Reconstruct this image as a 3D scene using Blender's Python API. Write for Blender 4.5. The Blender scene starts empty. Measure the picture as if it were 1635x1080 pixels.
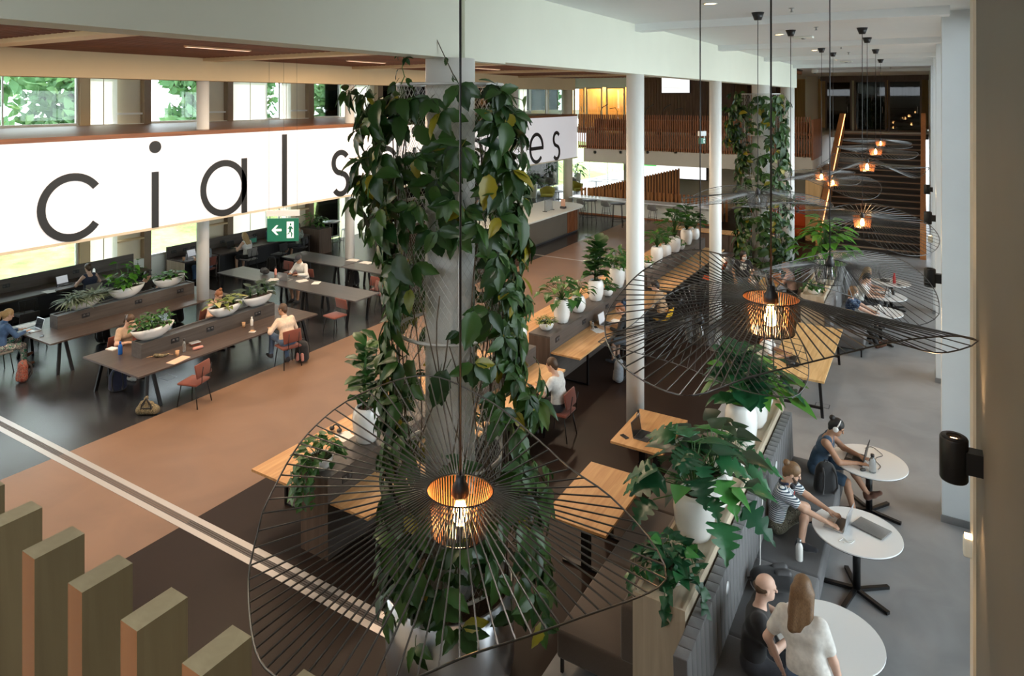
import bpy, bmesh, math, random
import numpy as np
from mathutils import Vector, Matrix
R = math.radians
random.seed(7)
S = bpy.context.scene
COL = S.collection
# ---------------------------------------------------------------- camera (24 mm shift lens, level)
F, HX, HY, EYE = 1090.0, 1475.0, 158.0, 6.0
TH = math.atan((HX - 817.5) / F)
_s, _c = math.sin(TH), math.cos(TH)
cam = bpy.data.cameras.new('camera'); cam_o = bpy.data.objects.new('camera', cam); COL.objects.link(cam_o)
cam.sensor_width = 36; cam.lens = 36 * F / 1635; cam.shift_y = -(540 - HY) / 1635
cam.clip_start = .05; cam.clip_end = 400
cam_o.location = (0, 0, EYE); cam_o.rotation_euler = (math.pi / 2, 0, TH)
S.camera = cam_o
# ---------------------------------------------------------------- world, sun, exposure
w = bpy.data.worlds.new('world'); S.world = w; w.use_nodes = True
bg = w.node_tree.nodes['Background']
bg.inputs[0].default_value = (.86, .94, 1, 1); bg.inputs[1].default_value = 5.0
sun = bpy.data.lights.new('sun', 'SUN'); sun.energy = 9; sun.angle = R(2); sun.color = (1, .95, .86)
sun_o = bpy.data.objects.new('sun', sun); COL.objects.link(sun_o)
sun_o.rotation_euler = Vector((.74, -.42, -.72)).to_track_quat('-Z', 'Y').to_euler()
S.view_settings.view_transform = 'Standard'; S.view_settings.look = 'None'
S.view_settings.gamma = 1; S.view_settings.use_curve_mapping = False
S.view_settings.exposure = .28
cy = S.cycles
cy.max_bounces = 8; cy.diffuse_bounces = 4; cy.glossy_bounces = 3; cy.transmission_bounces = 4; cy.transparent_max_bounces = 12
cy.use_denoising = True; cy.sample_clamp_indirect = 4; cy.caustics_reflective = False; cy.caustics_refractive = False


def area(name, loc, sx, sy, power, col=(1, 1, 1), rot=(0, 0, 0)):
    l = bpy.data.lights.new(name, 'AREA'); l.shape = 'RECTANGLE'; l.size = sx; l.size_y = sy; l.energy = power; l.color = col
    o = bpy.data.objects.new(name, l); COL.objects.link(o); o.location = loc; o.rotation_euler = rot
    return o


# ---------------------------------------------------------------- pixel helpers (a pixel is only a direction)
def ray(u):
    a = (u - 817.5) / F
    return (-_s + a * _c, _c + a * _s)


def at(u, v, z=0.0):                       # point on the horizontal plane z
    d = (EYE - z) * F / (v - HY); r = ray(u)
    return Vector((d * r[0], d * r[1], z))


def onX(u, v, X):                          # point on the vertical plane x = X
    r = ray(u); d = X / r[0]
    return Vector((X, d * r[1], EYE - (v - HY) * d / F))


def onY(u, v, Y):
    r = ray(u); d = Y / r[1]
    return Vector((d * r[0], Y, EYE - (v - HY) * d / F))


# ---------------------------------------------------------------- materials
M = {}


def mat(name, col, rough=.5, metal=0, var=0.0, scale=8, bump=0, spec=.5, rand=0.0, emis=None, estr=0, stretch=None, detail=4, trans=0, sheen=0, coat=0):
    m = bpy.data.materials.new(name); m.use_nodes = True
    nt = m.node_tree; b = nt.nodes['Principled BSDF']
    b.inputs['Base Color'].default_value = (*col, 1)
    b.inputs['Roughness'].default_value = rough; b.inputs['Metallic'].default_value = metal
    b.inputs['Specular IOR Level'].default_value = spec
    if sheen: b.inputs['Sheen Weight'].default_value = sheen
    if coat: b.inputs['Coat Weight'].default_value = coat; b.inputs['Coat Roughness'].default_value = .15
    if trans: b.inputs['Transmission Weight'].default_value = trans
    if emis: b.inputs['Emission Color'].default_value = (*emis, 1); b.inputs['Emission Strength'].default_value = estr
    colsock = None
    if var or bump:
        tc = nt.nodes.new('ShaderNodeTexCoord'); mp = nt.nodes.new('ShaderNodeMapping')
        nt.links.new(tc.outputs['Object'], mp.inputs[0])
        if stretch: mp.inputs['Scale'].default_value = stretch
        nz = nt.nodes.new('ShaderNodeTexNoise'); nz.inputs['Scale'].default_value = scale; nz.inputs['Detail'].default_value = detail
        nt.links.new(mp.outputs[0], nz.inputs['Vector'])
        if var:
            rp = nt.nodes.new('ShaderNodeValToRGB')
            rp.color_ramp.elements[0].position = .3; rp.color_ramp.elements[1].position = .7
            rp.color_ramp.elements[0].color = (*[max(0, c * (1 - var)) for c in col], 1)
            rp.color_ramp.elements[1].color = (*[min(1, c * (1 + var)) for c in col], 1)
            nt.links.new(nz.outputs[0], rp.inputs[0]); colsock = rp.outputs[0]
        if bump:
            bp = nt.nodes.new('ShaderNodeBump'); bp.inputs['Strength'].default_value = bump; bp.inputs['Distance'].default_value = .01
            nt.links.new(nz.outputs[0], bp.inputs['Height']); nt.links.new(bp.outputs[0], b.inputs['Normal'])
    if rand:
        oi = nt.nodes.new('ShaderNodeObjectInfo'); hs = nt.nodes.new('ShaderNodeHueSaturation')
        mr = nt.nodes.new('ShaderNodeMapRange'); mr.inputs[3].default_value = 1 - rand; mr.inputs[4].default_value = 1 + rand
        nt.links.new(oi.outputs['Random'], mr.inputs[0]); nt.links.new(mr.outputs[0], hs.inputs['Value'])
        if colsock: nt.links.new(colsock, hs.inputs['Color'])
        else: hs.inputs['Color'].default_value = (*col, 1)
        colsock = hs.outputs[0]
    if colsock: nt.links.new(colsock, b.inputs['Base Color'])
    M[name] = m
    return m


def wood(name, a, b_, rough=.5, axis='Y', scale=1.0, rand=.08, spec=.4):
    m = bpy.data.materials.new(name); m.use_nodes = True; nt = m.node_tree; p = nt.nodes['Principled BSDF']
    tc = nt.nodes.new('ShaderNodeTexCoord'); mp = nt.nodes.new('ShaderNodeMapping')
    nt.links.new(tc.outputs['Object'], mp.inputs[0])
    k = {'X': (.6, 9, 9), 'Y': (9, .6, 9), 'Z': (9, 9, .6)}[axis]
    mp.inputs['Scale'].default_value = [x * scale for x in k]
    nz = nt.nodes.new('ShaderNodeTexNoise'); nz.inputs['Scale'].default_value = 2.2; nz.inputs['Detail'].default_value = 6; nz.inputs['Distortion'].default_value = .6
    nt.links.new(mp.outputs[0], nz.inputs['Vector'])
    rp = nt.nodes.new('ShaderNodeValToRGB'); rp.color_ramp.elements[0].position = .33; rp.color_ramp.elements[1].position = .68
    rp.color_ramp.elements[0].color = (*a, 1); rp.color_ramp.elements[1].color = (*b_, 1)
    nt.links.new(nz.outputs[0], rp.inputs[0])
    oi = nt.nodes.new('ShaderNodeObjectInfo'); hs = nt.nodes.new('ShaderNodeHueSaturation'); mr = nt.nodes.new('ShaderNodeMapRange')
    mr.inputs[3].default_value = 1 - rand; mr.inputs[4].default_value = 1 + rand
    nt.links.new(oi.outputs['Random'], mr.inputs[0]); nt.links.new(mr.outputs[0], hs.inputs['Value'])
    nt.links.new(rp.outputs[0], hs.inputs['Color']); nt.links.new(hs.outputs[0], p.inputs['Base Color'])
    bp = nt.nodes.new('ShaderNodeBump'); bp.inputs['Strength'].default_value = .12; bp.inputs['Distance'].default_value = .004
    nt.links.new(nz.outputs[0], bp.inputs['Height']); nt.links.new(bp.outputs[0], p.inputs['Normal'])
    p.inputs['Roughness'].default_value = rough; p.inputs['Specular IOR Level'].default_value = spec
    M[name] = m
    return m


def floor_mat(name, col, rough, swirl=.12, scale=1.4, spec=.5):
    m = bpy.data.materials.new(name); m.use_nodes = True; nt = m.node_tree; p = nt.nodes['Principled BSDF']
    tc = nt.nodes.new('ShaderNodeTexCoord')
    nz = nt.nodes.new('ShaderNodeTexNoise'); nz.inputs['Scale'].default_value = scale; nz.inputs['Detail'].default_value = 4; nz.inputs['Distortion'].default_value = .8
    nt.links.new(tc.outputs['Object'], nz.inputs['Vector'])
    rp = nt.nodes.new('ShaderNodeValToRGB'); rp.color_ramp.elements[0].position = .36; rp.color_ramp.elements[1].position = .66
    rp.color_ramp.elements[0].color = (*[c * (1 - swirl) for c in col], 1); rp.color_ramp.elements[1].color = (*[min(1, c * (1 + swirl)) for c in col], 1)
    nt.links.new(nz.outputs[0], rp.inputs[0]); nt.links.new(rp.outputs[0], p.inputs['Base Color'])
    mr = nt.nodes.new('ShaderNodeMapRange'); mr.inputs[1].default_value = .3; mr.inputs[2].default_value = .7
    mr.inputs[3].default_value = rough * .95; mr.inputs[4].default_value = rough * 1.05
    nt.links.new(nz.outputs[0], mr.inputs[0]); nt.links.new(mr.outputs[0], p.inputs['Roughness'])
    p.inputs['Specular IOR Level'].default_value = spec
    M[name] = m
    return m


def leaf_mat(name, c1, c2, c3, rough=.34):
    """leaf green that varies from leaf to leaf, with paler veins and a little light coming through"""
    m = bpy.data.materials.new(name); m.use_nodes = True; nt = m.node_tree; p = nt.nodes['Principled BSDF']
    oi = nt.nodes.new('ShaderNodeObjectInfo'); rp = nt.nodes.new('ShaderNodeValToRGB')
    e = rp.color_ramp.elements; e[0].position = 0; e[0].color = (*c1, 1); e[1].position = .93; e[1].color = (*c2, 1)
    n = e.new(.97); n.color = (*c3, 1)
    g = nt.nodes.new('ShaderNodeNewGeometry'); ad = nt.nodes.new('ShaderNodeMath'); ad.operation = 'MULTIPLY_ADD'
    fr = nt.nodes.new('ShaderNodeMath'); fr.operation = 'FRACT'
    nt.links.new(g.outputs['Random Per Island'], ad.inputs[0]); ad.inputs[1].default_value = .98
    nt.links.new(oi.outputs['Random'], ad.inputs[2]); nt.links.new(ad.outputs[0], fr.inputs[0])
    nt.links.new(fr.outputs[0], rp.inputs[0])
    nt.links.new(rp.outputs[0], p.inputs['Base Color'])
    p.inputs['Roughness'].default_value = rough; p.inputs['Specular IOR Level'].default_value = .45
    tr = nt.nodes.new('ShaderNodeBsdfTranslucent'); nt.links.new(rp.outputs[0], tr.inputs[0])
    mx = nt.nodes.new('ShaderNodeMixShader'); mx.inputs[0].default_value = .22
    out = nt.nodes['Material Output']
    nt.links.new(p.outputs[0], mx.inputs[1]); nt.links.new(tr.outputs[0], mx.inputs[2]); nt.links.new(mx.outputs[0], out.inputs[0])
    M[name] = m
    return m


def glass_mat(name, tint, refl=.12):
    m = bpy.data.materials.new(name); m.use_nodes = True; nt = m.node_tree
    nt.nodes.remove(nt.nodes['Principled BSDF'])
    t = nt.nodes.new('ShaderNodeBsdfTransparent'); t.inputs[0].default_value = (*tint, 1)
    g = nt.nodes.new('ShaderNodeBsdfGlossy'); g.inputs['Roughness'].default_value = .02
    fr = nt.nodes.new('ShaderNodeFresnel'); fr.inputs[0].default_value = 1.45
    mx = nt.nodes.new('ShaderNodeMixShader')
    nt.links.new(fr.outputs[0], mx.inputs[0]); nt.links.new(t.outputs[0], mx.inputs[1]); nt.links.new(g.outputs[0], mx.inputs[2])
    nt.links.new(mx.outputs[0], nt.nodes['Material Output'].inputs[0])
    M[name] = m
    return m


def stripes(name, a, b_, freq, axis=2):
    m = bpy.data.materials.new(name); m.use_nodes = True; nt = m.node_tree; p = nt.nodes['Principled BSDF']
    tc = nt.nodes.new('ShaderNodeTexCoord'); sp = nt.nodes.new('ShaderNodeSeparateXYZ'); nt.links.new(tc.outputs['Object'], sp.inputs[0])
    mu = nt.nodes.new('ShaderNodeMath'); mu.operation = 'MULTIPLY'; mu.inputs[1].default_value = freq; nt.links.new(sp.outputs[axis], mu.inputs[0])
    fr = nt.nodes.new('ShaderNodeMath'); fr.operation = 'FRACT'; nt.links.new(mu.outputs[0], fr.inputs[0])
    gt = nt.nodes.new('ShaderNodeMath'); gt.operation = 'GREATER_THAN'; gt.inputs[1].default_value = .55; nt.links.new(fr.outputs[0], gt.inputs[0])
    mx = nt.nodes.new('ShaderNodeMix'); mx.data_type = 'RGBA'; mx.inputs[6].default_value = (*a, 1); mx.inputs[7].default_value = (*b_, 1)
    nt.links.new(gt.outputs[0], mx.inputs[0]); nt.links.new(mx.outputs[2], p.inputs['Base Color']); p.inputs['Roughness'].default_value = .85
    M[name] = m


def patches(name, cols, scale=14, rough=.85):
    m = bpy.data.materials.new(name); m.use_nodes = True; nt = m.node_tree; p = nt.nodes['Principled BSDF']
    tc = nt.nodes.new('ShaderNodeTexCoord'); nz = nt.nodes.new('ShaderNodeTexNoise'); nz.inputs['Scale'].default_value = scale; nz.inputs['Detail'].default_value = 1; nz.inputs['Distortion'].default_value = 1.5
    nt.links.new(tc.outputs['Object'], nz.inputs['Vector'])
    rp = nt.nodes.new('ShaderNodeValToRGB'); rp.color_ramp.interpolation = 'CONSTANT'; e = rp.color_ramp.elements
    ps = [.0, .44, .5, .57, .63]
    for i, c in enumerate(cols):
        if i < 2: e[i].position = ps[i]; e[i].color = (*c, 1)
        else: q = e.new(ps[i]); q.color = (*c, 1)
    nt.links.new(nz.outputs[0], rp.inputs[0]); nt.links.new(rp.outputs[0], p.inputs['Base Color']); p.inputs['Roughness'].default_value = rough
    M[name] = m


# ---------------------------------------------------------------- mesh building
class MB:
    def __init__(s): s.v = []; s.f = []; s.sm = []

    def add(s, vs, fs, smooth=False):
        o = len(s.v); s.v += [tuple(v) for v in vs]; s.f += [tuple(i + o for i in f) for f in fs]; s.sm += [smooth] * len(fs)
        return s

    def box(s, a, b):
        x0, y0, z0 = a; x1, y1, z1 = b
        return s.add([(x0, y0, z0), (x1, y0, z0), (x1, y1, z0), (x0, y1, z0), (x0, y0, z1), (x1, y0, z1), (x1, y1, z1), (x0, y1, z1)],
                     [(0, 3, 2, 1), (4, 5, 6, 7), (0, 1, 5, 4), (1, 2, 6, 5), (2, 3, 7, 6), (3, 0, 4, 7)])

    def cbox(s, c, d): return s.box([c[i] - d[i] / 2 for i in range(3)], [c[i] + d[i] / 2 for i in range(3)])

    def hexa(s, bot, top): return s.add(list(bot) + list(top), [(3, 2, 1, 0), (4, 5, 6, 7), (0, 1, 5, 4), (1, 2, 6, 5), (2, 3, 7, 6), (3, 0, 4, 7)])

    def rbox(s, a, b, r=.02, n=3):
        """box with rounded vertical edges and softened top and bottom"""
        x0, y0, z0 = a; x1, y1, z1 = b; r = min(r, (x1 - x0) / 2.01, (y1 - y0) / 2.01, (z1 - z0) / 2.01)
        def ring(ins, z):
            p = []
            for cx, cy, a0 in ((x1 - r, y1 - r, 0), (x0 + r, y1 - r, 90), (x0 + r, y0 + r, 180), (x1 - r, y0 + r, 270)):
                for k in range(n + 1):
                    t = R(a0 + 90 * k / n); p.append((cx + (r - ins) * math.cos(t), cy + (r - ins) * math.sin(t), z))
            return p
        lv = [(r * (1 - math.cos(R(q))), z0 + r * (1 - math.sin(R(q)))) for q in (0, 45)][::1]
        rings = [ring(r, z0), ring(r * .3, z0 + r * .3), ring(0, z0 + r), ring(0, z1 - r), ring(r * .3, z1 - r * .3), ring(r, z1)]
        m = len(rings[0]); vs = [v for q in rings for v in q]; fs = []
        for i in range(len(rings) - 1):
            for k in range(m): fs.append((i * m + k, i * m + (k + 1) % m, (i + 1) * m + (k + 1) % m, (i + 1) * m + k))
        fs.append(tuple(range(m))[::-1]); fs.append(tuple((len(rings) - 1) * m + k for k in range(m)))
        return s.add(vs, fs, True)

    def tube(s, path, r, n=6, closed=False, taper=None, smooth=True):
        P = [Vector(p) for p in path]; N = len(P); vs = []; fs = []
        up = None
        for i, p in enumerate(P):
            if closed: t = P[(i + 1) % N] - P[i - 1]
            else: t = P[min(i + 1, N - 1)] - P[max(i - 1, 0)]
            if t.length < 1e-9: t = Vector((0, 0, 1))
            t.normalize()
            if up is None:
                q = Vector((0, 0, 1)) if abs(t.z) < .9 else Vector((1, 0, 0))
                up = t.cross(q).normalized()
            else:
                up = (up - t * up.dot(t)); up = up.normalized() if up.length > 1e-6 else t.orthogonal().normalized()
            b = t.cross(up); rr = r if taper is None else r * (1 + (taper - 1) * i / max(1, N - 1))
            for k in range(n):
                a = 2 * math.pi * k / n; vs.append(p + up * (rr * math.cos(a)) + b * (rr * math.sin(a)))
        for i in range(N if closed else N - 1):
            j = (i + 1) % N
            for k in range(n): fs.append((i * n + k, i * n + (k + 1) % n, j * n + (k + 1) % n, j * n + k))
        if not closed: fs.append(tuple(range(n))[::-1]); fs.append(tuple((N - 1) * n + k for k in range(n)))
        return s.add(vs, fs, smooth)

    def bar(s, a, b, wx, wy=None, side=None):
        """square bar from a to b"""
        wy = wy or wx; a = Vector(a); b = Vector(b); t = (b - a).normalized()
        q = Vector(side) if side else (Vector((0, 0, 1)) if abs(t.z) < .9 else Vector((1, 0, 0)))
        x = t.cross(q).normalized(); y = t.cross(x)
        c = [(-1, -1), (1, -1), (1, 1), (-1, 1)]
        return s.hexa([a + x * (i * wx / 2) + y * (j * wy / 2) for i, j in c], [b + x * (i * wx / 2) + y * (j * wy / 2) for i, j in c])

    def lathe(s, prof, n=24, c=(0, 0, 0), smooth=True, sx=1, sy=1):
        vs = []; fs = []; m = len(prof)
        for k in range(n):
            a = 2 * math.pi * k / n
            for r, z in prof: vs.append((c[0] + r * sx * math.cos(a), c[1] + r * sy * math.sin(a), c[2] + z))
        for k in range(n):
            j = (k + 1) % n
            for i in range(m - 1): fs.append((k * m + i, j * m + i, j * m + i + 1, k * m + i + 1))
        return s.add(vs, fs, smooth)

    def cyl(s, c, r, z0, z1, n=24): return s.lathe([(0, z0), (r, z0), (r, z1), (0, z1)], n, (c[0], c[1], 0), False)

    def prism(s, pts, z0, z1):
        n = len(pts)
        return s.add([(x, y, z0) for x, y in pts] + [(x, y, z1) for x, y in pts],
                     [tuple(range(n))[::-1], tuple(range(n, 2 * n))] + [(i, (i + 1) % n, n + (i + 1) % n, n + i) for i in range(n)])

    def ball(s, c, r, n=10, sz=1.0, sx=1, sy=1):
        pr = [(r * math.sin(math.pi * i / n), -r * sz * math.cos(math.pi * i / n)) for i in range(n + 1)]
        pr[0] = (0, pr[0][1]); pr[-1] = (0, pr[-1][1])
        return s.lathe(pr, max(8, n + 2), c, True, sx, sy)

    def mesh(s, name, m=None):
        me = bpy.data.meshes.new(name); me.from_pydata(s.v, [], s.f)
        me.polygons.foreach_set('use_smooth', s.sm); me.update()
        if m: me.materials.append(M[m] if isinstance(m, str) else m)
        return me

    def obj(s, name, m=None, parent=None): return put(name, s.mesh(name, m), parent)


def put(name, me, parent=None, mw=None):
    o = bpy.data.objects.new(name, me); COL.objects.link(o)
    if parent: o.parent = parent
    if mw is not None: o.matrix_local = mw
    return o


def tag(o, label=None, cat=None, group=None, kind=None):
    if label: o['label'] = label
    if cat: o['category'] = cat
    if group: o['group'] = group
    if kind: o['kind'] = kind
    return o


def thing(name, label, cat, loc=(0, 0, 0), rz=0, group=None):
    o = bpy.data.objects.new(name, None); COL.objects.link(o); o.empty_display_size = .1
    o.location = loc; o.rotation_euler = (0, 0, rz)
    return tag(o, label, cat, group)


def struct(name, mb, m, label=None, parent=None):
    o = mb.obj(name, m, parent)
    if not parent: o['kind'] = 'structure'
    if label: o['label'] = label
    return o


def dup(o, loc=None, rz=None, label=None, parent=None):
    c = o.copy(); COL.objects.link(c)
    if parent: c.parent = parent
    for ch in o.children: dup(ch, parent=c)
    if loc is not None: c.location = loc
    if rz is not None: c.rotation_euler = (0, 0, rz)
    if label: c['label'] = label
    return c


_first = {}


def use(key, maker, loc, rz, label, cat, group=None):
    """first call builds the thing, later calls copy it with its parts"""
    if key not in _first:
        t = thing(maker.__name__ if False else key.split(':')[0], label, cat, loc, rz, group); maker(t); _first[key] = t
        return t
    t = dup(_first[key], loc, rz, label)
    if group: t['group'] = group
    return t


def smooth_by_angle(o, ang=35): pass
# ---------------------------------------------------------------- material library
floor_mat('floor_dark', (.034, .034, .037), .24, .12)
floor_mat('floor_tan', (.215, .132, .088), .36, .10, .9, .4)
floor_mat('floor_brown', (.022, .013, .010), .40, .10, 1.4, .14)
floor_mat('floor_grey', (.30, .31, .32), .36, .10)
mat('joint_metal', (.56, .54, .53), .35, .6)
mat('joint_groove', (.10, .09, .09), .6)
mat('white_paint', (.80, .82, .76), .6, var=.015, scale=3)
mat('fascia_paint', (.74, .76, .65), .6, var=.015, scale=2)
mat('cream_paint', (.66, .50, .29), .6, var=.02, scale=2)
mat('soffit_paint', (.66, .60, .50), .6, var=.02, scale=2)
mat('column_paint', (.80, .80, .77), .38, var=.01, scale=3)
mat('column_cream', (.76, .68, .54), .45, var=.01, scale=3)
mat('ceiling_paint', (.80, .82, .82), .7, var=.01, scale=2)
mat('pier_paint', (.74, .78, .80), .5, var=.02, scale=2)
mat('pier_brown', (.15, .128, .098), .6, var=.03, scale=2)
mat('alu_white', (.82, .83, .82), .4, .0)
mat('beige_panel', (.66, .58, .44), .55, var=.02, scale=3)
m_ = mat('blind', (.85, .85, .83), .8)
_t = m_.node_tree.nodes.new('ShaderNodeBsdfTranslucent'); _t.inputs[0].default_value = (.85, .85, .83, 1); _x = m_.node_tree.nodes.new('ShaderNodeMixShader'); _x.inputs[0].default_value = .5
m_.node_tree.links.new(m_.node_tree.nodes['Principled BSDF'].outputs[0], _x.inputs[1]); m_.node_tree.links.new(_t.outputs[0], _x.inputs[2]); m_.node_tree.links.new(_x.outputs[0], m_.node_tree.nodes['Material Output'].inputs[0])
mat('brown_jamb', (.24, .17, .11), .5, var=.05, scale=6)
mat('black_metal', (.012, .012, .013), .38, .3)
mat('black_plastic', (.016, .016, .018), .4)
mat('dark_grey', (.06, .06, .065), .5)
mat('grey_metal', (.36, .37, .38), .35, .8)
mat('spoke_grey', (.045, .042, .040), .30, 0, spec=.9)
mat('steel', (.52, .53, .56), .30, .95, var=.05, scale=30, stretch=(40, 40, .5))
mat('white_gloss', (.84, .83, .80), .18, coat=.4)
mat('white_top', (.80, .82, .83), .28)
mat('white_ceramic', (.83, .82, .79), .25, coat=.3)
mat('soil', (.055, .030, .018), .95, var=.5, scale=60, bump=.6)
mat('paper', (.80, .79, .76), .8)
mat('paper_peach', (.72, .45, .34), .8)
mat('kraft', (.55, .33, .18), .8)
mat('felt_grey', (.115, .115, .12), .95, var=.12, scale=180, sheen=.3)
mat('felt_brown', (.10, .075, .06), .95, var=.12, scale=180, sheen=.3)
mat('red_fabric', (.16, .036, .020), .92, var=.12, scale=150, sheen=.3)
mat('grey_fabric', (.20, .19, .18), .92, var=.12, scale=150, sheen=.3)
mat('black_fabric', (.018, .018, .020), .9, var=.2, scale=120, sheen=.2)
mat('yellow_plastic', (.78, .46, .02), .35)
mat('yellow_fabric', (.42, .36, .07), .9)
mat('orange_panel', (.62, .10, .02), .6)
mat('exit_green', (.012, .15, .095), .4, emis=(.015, .2, .12), estr=.10)
mat('exit_white', (.85, .9, .87), .4, emis=(.8, .9, .85), estr=.4)
mat('sign_white', (.80, .80, .82), .5, emis=(.93, .91, .96), estr=.28)
mat('sign_black', (.012, .012, .012), .5)
mat('screen_white', (.8, .8, .8), .4, emis=(1, 1, 1), estr=1.0)
mat('screen_green', (.1, .7, .15), .4, emis=(.12, .75, .16), estr=.8)
mat('screen_blue', (.1, .2, .75), .4, emis=(.12, .2, .75), estr=.8)
mat('screen_dark', (.03, .035, .04), .15)
mat('screen_lit', (.5, .52, .55), .3, emis=(.55, .58, .62), estr=.5)
mat('bulb', (1, .7, .4), .3, emis=(1, .55, .20), estr=38)
mat('led_warm', (1, .75, .5), .3, emis=(1, .62, .30), estr=10)
mat('led_stair', (1, .75, .5), .3, emis=(1, .50, .18), estr=3)
mat('strip_lamp', (1, .8, .6), .3, emis=(1, .62, .42), estr=1.2)
mat('copper_tone', (.50, .22, .10), .4, .5)
mat('wire_white', (.62, .62, .60), .45, .3)
mat('red_plastic', (.55, .02, .02), .3)
mat('blue_bottle', (.01, .12, .5), .12, coat=.5)
mat('clear_plastic', (.72, .76, .78), .08, trans=.75)
mat('pink_case', (.62, .27, .22), .8)
mat('green_cover', (.01, .12, .06), .5)
mat('laptop_silver', (.55, .56, .58), .35, .7)
mat('stair_dark', (.022, .018, .016), .5, var=.1, scale=4)
mat('stair_nose', (.28, .20, .14), .5)
mat('grass', (.24, .34, .09), .9, var=.25, scale=3, bump=.3)
mat('bark', (.10, .075, .05), .9, var=.3, scale=10)
mat('far_white', (.40, .40, .39), .7)
wood('oak_orange', (.52, .27, .11), (.68, .40, .18), .42, 'Y', .8)
wood('oak_light', (.58, .36, .15), (.76, .53, .26), .42, 'Y', .8)
wood('ash_pale', (.50, .41, .30), (.62, .53, .40), .5, 'Z', .7)
wood('ash_pale_y', (.50, .41, .30), (.62, .53, .40), .5, 'Y', .7)
wood('wood_dark', (.070, .058, .050), (.105, .088, .078), .45, 'Y', .8)
wood('wood_dark_z', (.085, .055, .040), (.13, .088, .066), .5, 'Z', .8)
wood('desk_brown', (.060, .045, .040), (.095, .070, .060), .34, 'Y', .6)
wood('desk_brown_x', (.085, .082, .085), (.115, .11, .112), .36, 'X', .6)
wood('slat_red', (.24, .085, .034), (.36, .140, .060), .5, 'Z', 1.2, .15)
wood('ceil_slat', (.15, .050, .020), (.21, .078, .034), .6, 'Y', 1.0, .18, .15)
wood('cap_red', (.19, .070, .026), (.28, .11, .040), .42, 'Y', .8)
wood('slat_edge_lit', (.20, .068, .018), (.27, .10, .03), .5, 'Z', .8)
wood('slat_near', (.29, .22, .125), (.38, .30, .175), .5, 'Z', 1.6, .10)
wood('wall_walnut', (.10, .052, .032), (.16, .085, .055), .55, 'Z', .9)
wood('orange_board', (.44, .17, .055), (.56, .24, .085), .5, 'Z', .8)
wood('warm_room', (.60, .36, .15), (.72, .46, .21), .5, 'Z', .6)
leaf_mat('leaf_vine', (.010, .040, .012), (.046, .115, .022), (.26, .22, .015))
leaf_mat('leaf_fig', (.020, .070, .018), (.038, .12, .026), (.06, .15, .02))
leaf_mat('leaf_monstera', (.010, .060, .028), (.026, .13, .045), (.05, .20, .04), .30)
leaf_mat('leaf_bright', (.045, .16, .02), (.09, .27, .03), (.16, .34, .04))
leaf_mat('leaf_mid', (.022, .085, .018), (.05, .15, .03), (.09, .20, .03))
leaf_mat('leaf_grey', (.14, .20, .12), (.26, .31, .20), (.40, .42, .33))
leaf_mat('leaf_lime', (.10, .15, .03), (.24, .28, .07), (.40, .38, .14))
leaf_mat('leaf_dark', (.012, .030, .014), (.028, .055, .024), (.07, .045, .02))
leaf_mat('leaf_tree', (.08, .20, .08), (.18, .34, .15), (.26, .42, .18), .7)
glass_mat('glass', (.97, .99, .985))
glass_mat('glass_dark', (.16, .17, .17))
glass_mat('glass_grey', (.62, .68, .66))
for n_, c_ in dict(skin_a=(.56, .32, .21), skin_b=(.62, .38, .27), skin_c=(.46, .25, .155), skin_d=(.66, .43, .33)).items():
    mat(n_, c_, .5, var=.06, scale=14)
for n_, c_ in dict(hair_dark=(.020, .013, .010), hair_brown=(.075, .040, .020), hair_light=(.17, .095, .045), hair_blond=(.42, .27, .12),
                   hair_red=(.26, .10, .04), hair_black=(.010, .009, .009), hair_pink=(.42, .06, .08)).items():
    mat(n_, c_, .5, var=.35, scale=60, stretch=(3, 3, .5))
for n_, c_ in dict(c_black=(.014, .014, .016), c_white=(.72, .71, .68), c_cream=(.66, .50, .38), c_beige=(.52, .37, .26), c_navy=(.022, .028, .065),
                   c_denim=(.055, .12, .26), c_jeans=(.09, .15, .26), c_greyjeans=(.20, .24, .29), c_tee_grey=(.20, .22, .25), c_teal=(.045, .085, .14),
                   c_dark=(.03, .032, .04), c_tan=(.42, .27, .15), c_pink=(.55, .40, .38), c_brownshoe=(.12, .05, .03), c_whiteshoe=(.6, .58, .56), c_red=(.35, .03, .03)).items():
    mat(n_, c_, .88, var=.12, scale=25, sheen=.15, bump=.15)
stripes('c_striped', (.72, .75, .76), (.03, .06, .10), 42)
patches('c_floral', ((.03, .20, .13), (.75, .72, .68), (.05, .06, .08), (.45, .38, .36), (.02, .10, .07)), 13)
patches('c_camo', ((.13, .12, .08), (.25, .23, .17), (.05, .05, .04), (.32, .29, .22), (.10, .09, .06)), 22)
patches('c_navyfloral', ((.012, .022, .06), (.02, .035, .09), (.05, .12, .22), (.012, .022, .06), (.25, .30, .36)), 26)
patches('c_leafshirt', ((.10, .14, .12), (.42, .46, .42), (.06, .09, .08), (.55, .56, .52), (.16, .22, .18)), 30)
patches('c_redfloral', ((.20, .03, .02), (.45, .22, .16), (.05, .03, .03), (.50, .10, .06), (.10, .12, .12)), 22)
patches('c_goldfloral', ((.05, .045, .03), (.32, .24, .12), (.10, .09, .05), (.45, .38, .24), (.04, .04, .03)), 45)
# ================================================================ THE SETTING
def slab(name, x0, x1, y0, y1, m, label): return struct(name, MB().box((x0, y0, -.12), (x1, y1, 0)), m, label)


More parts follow.
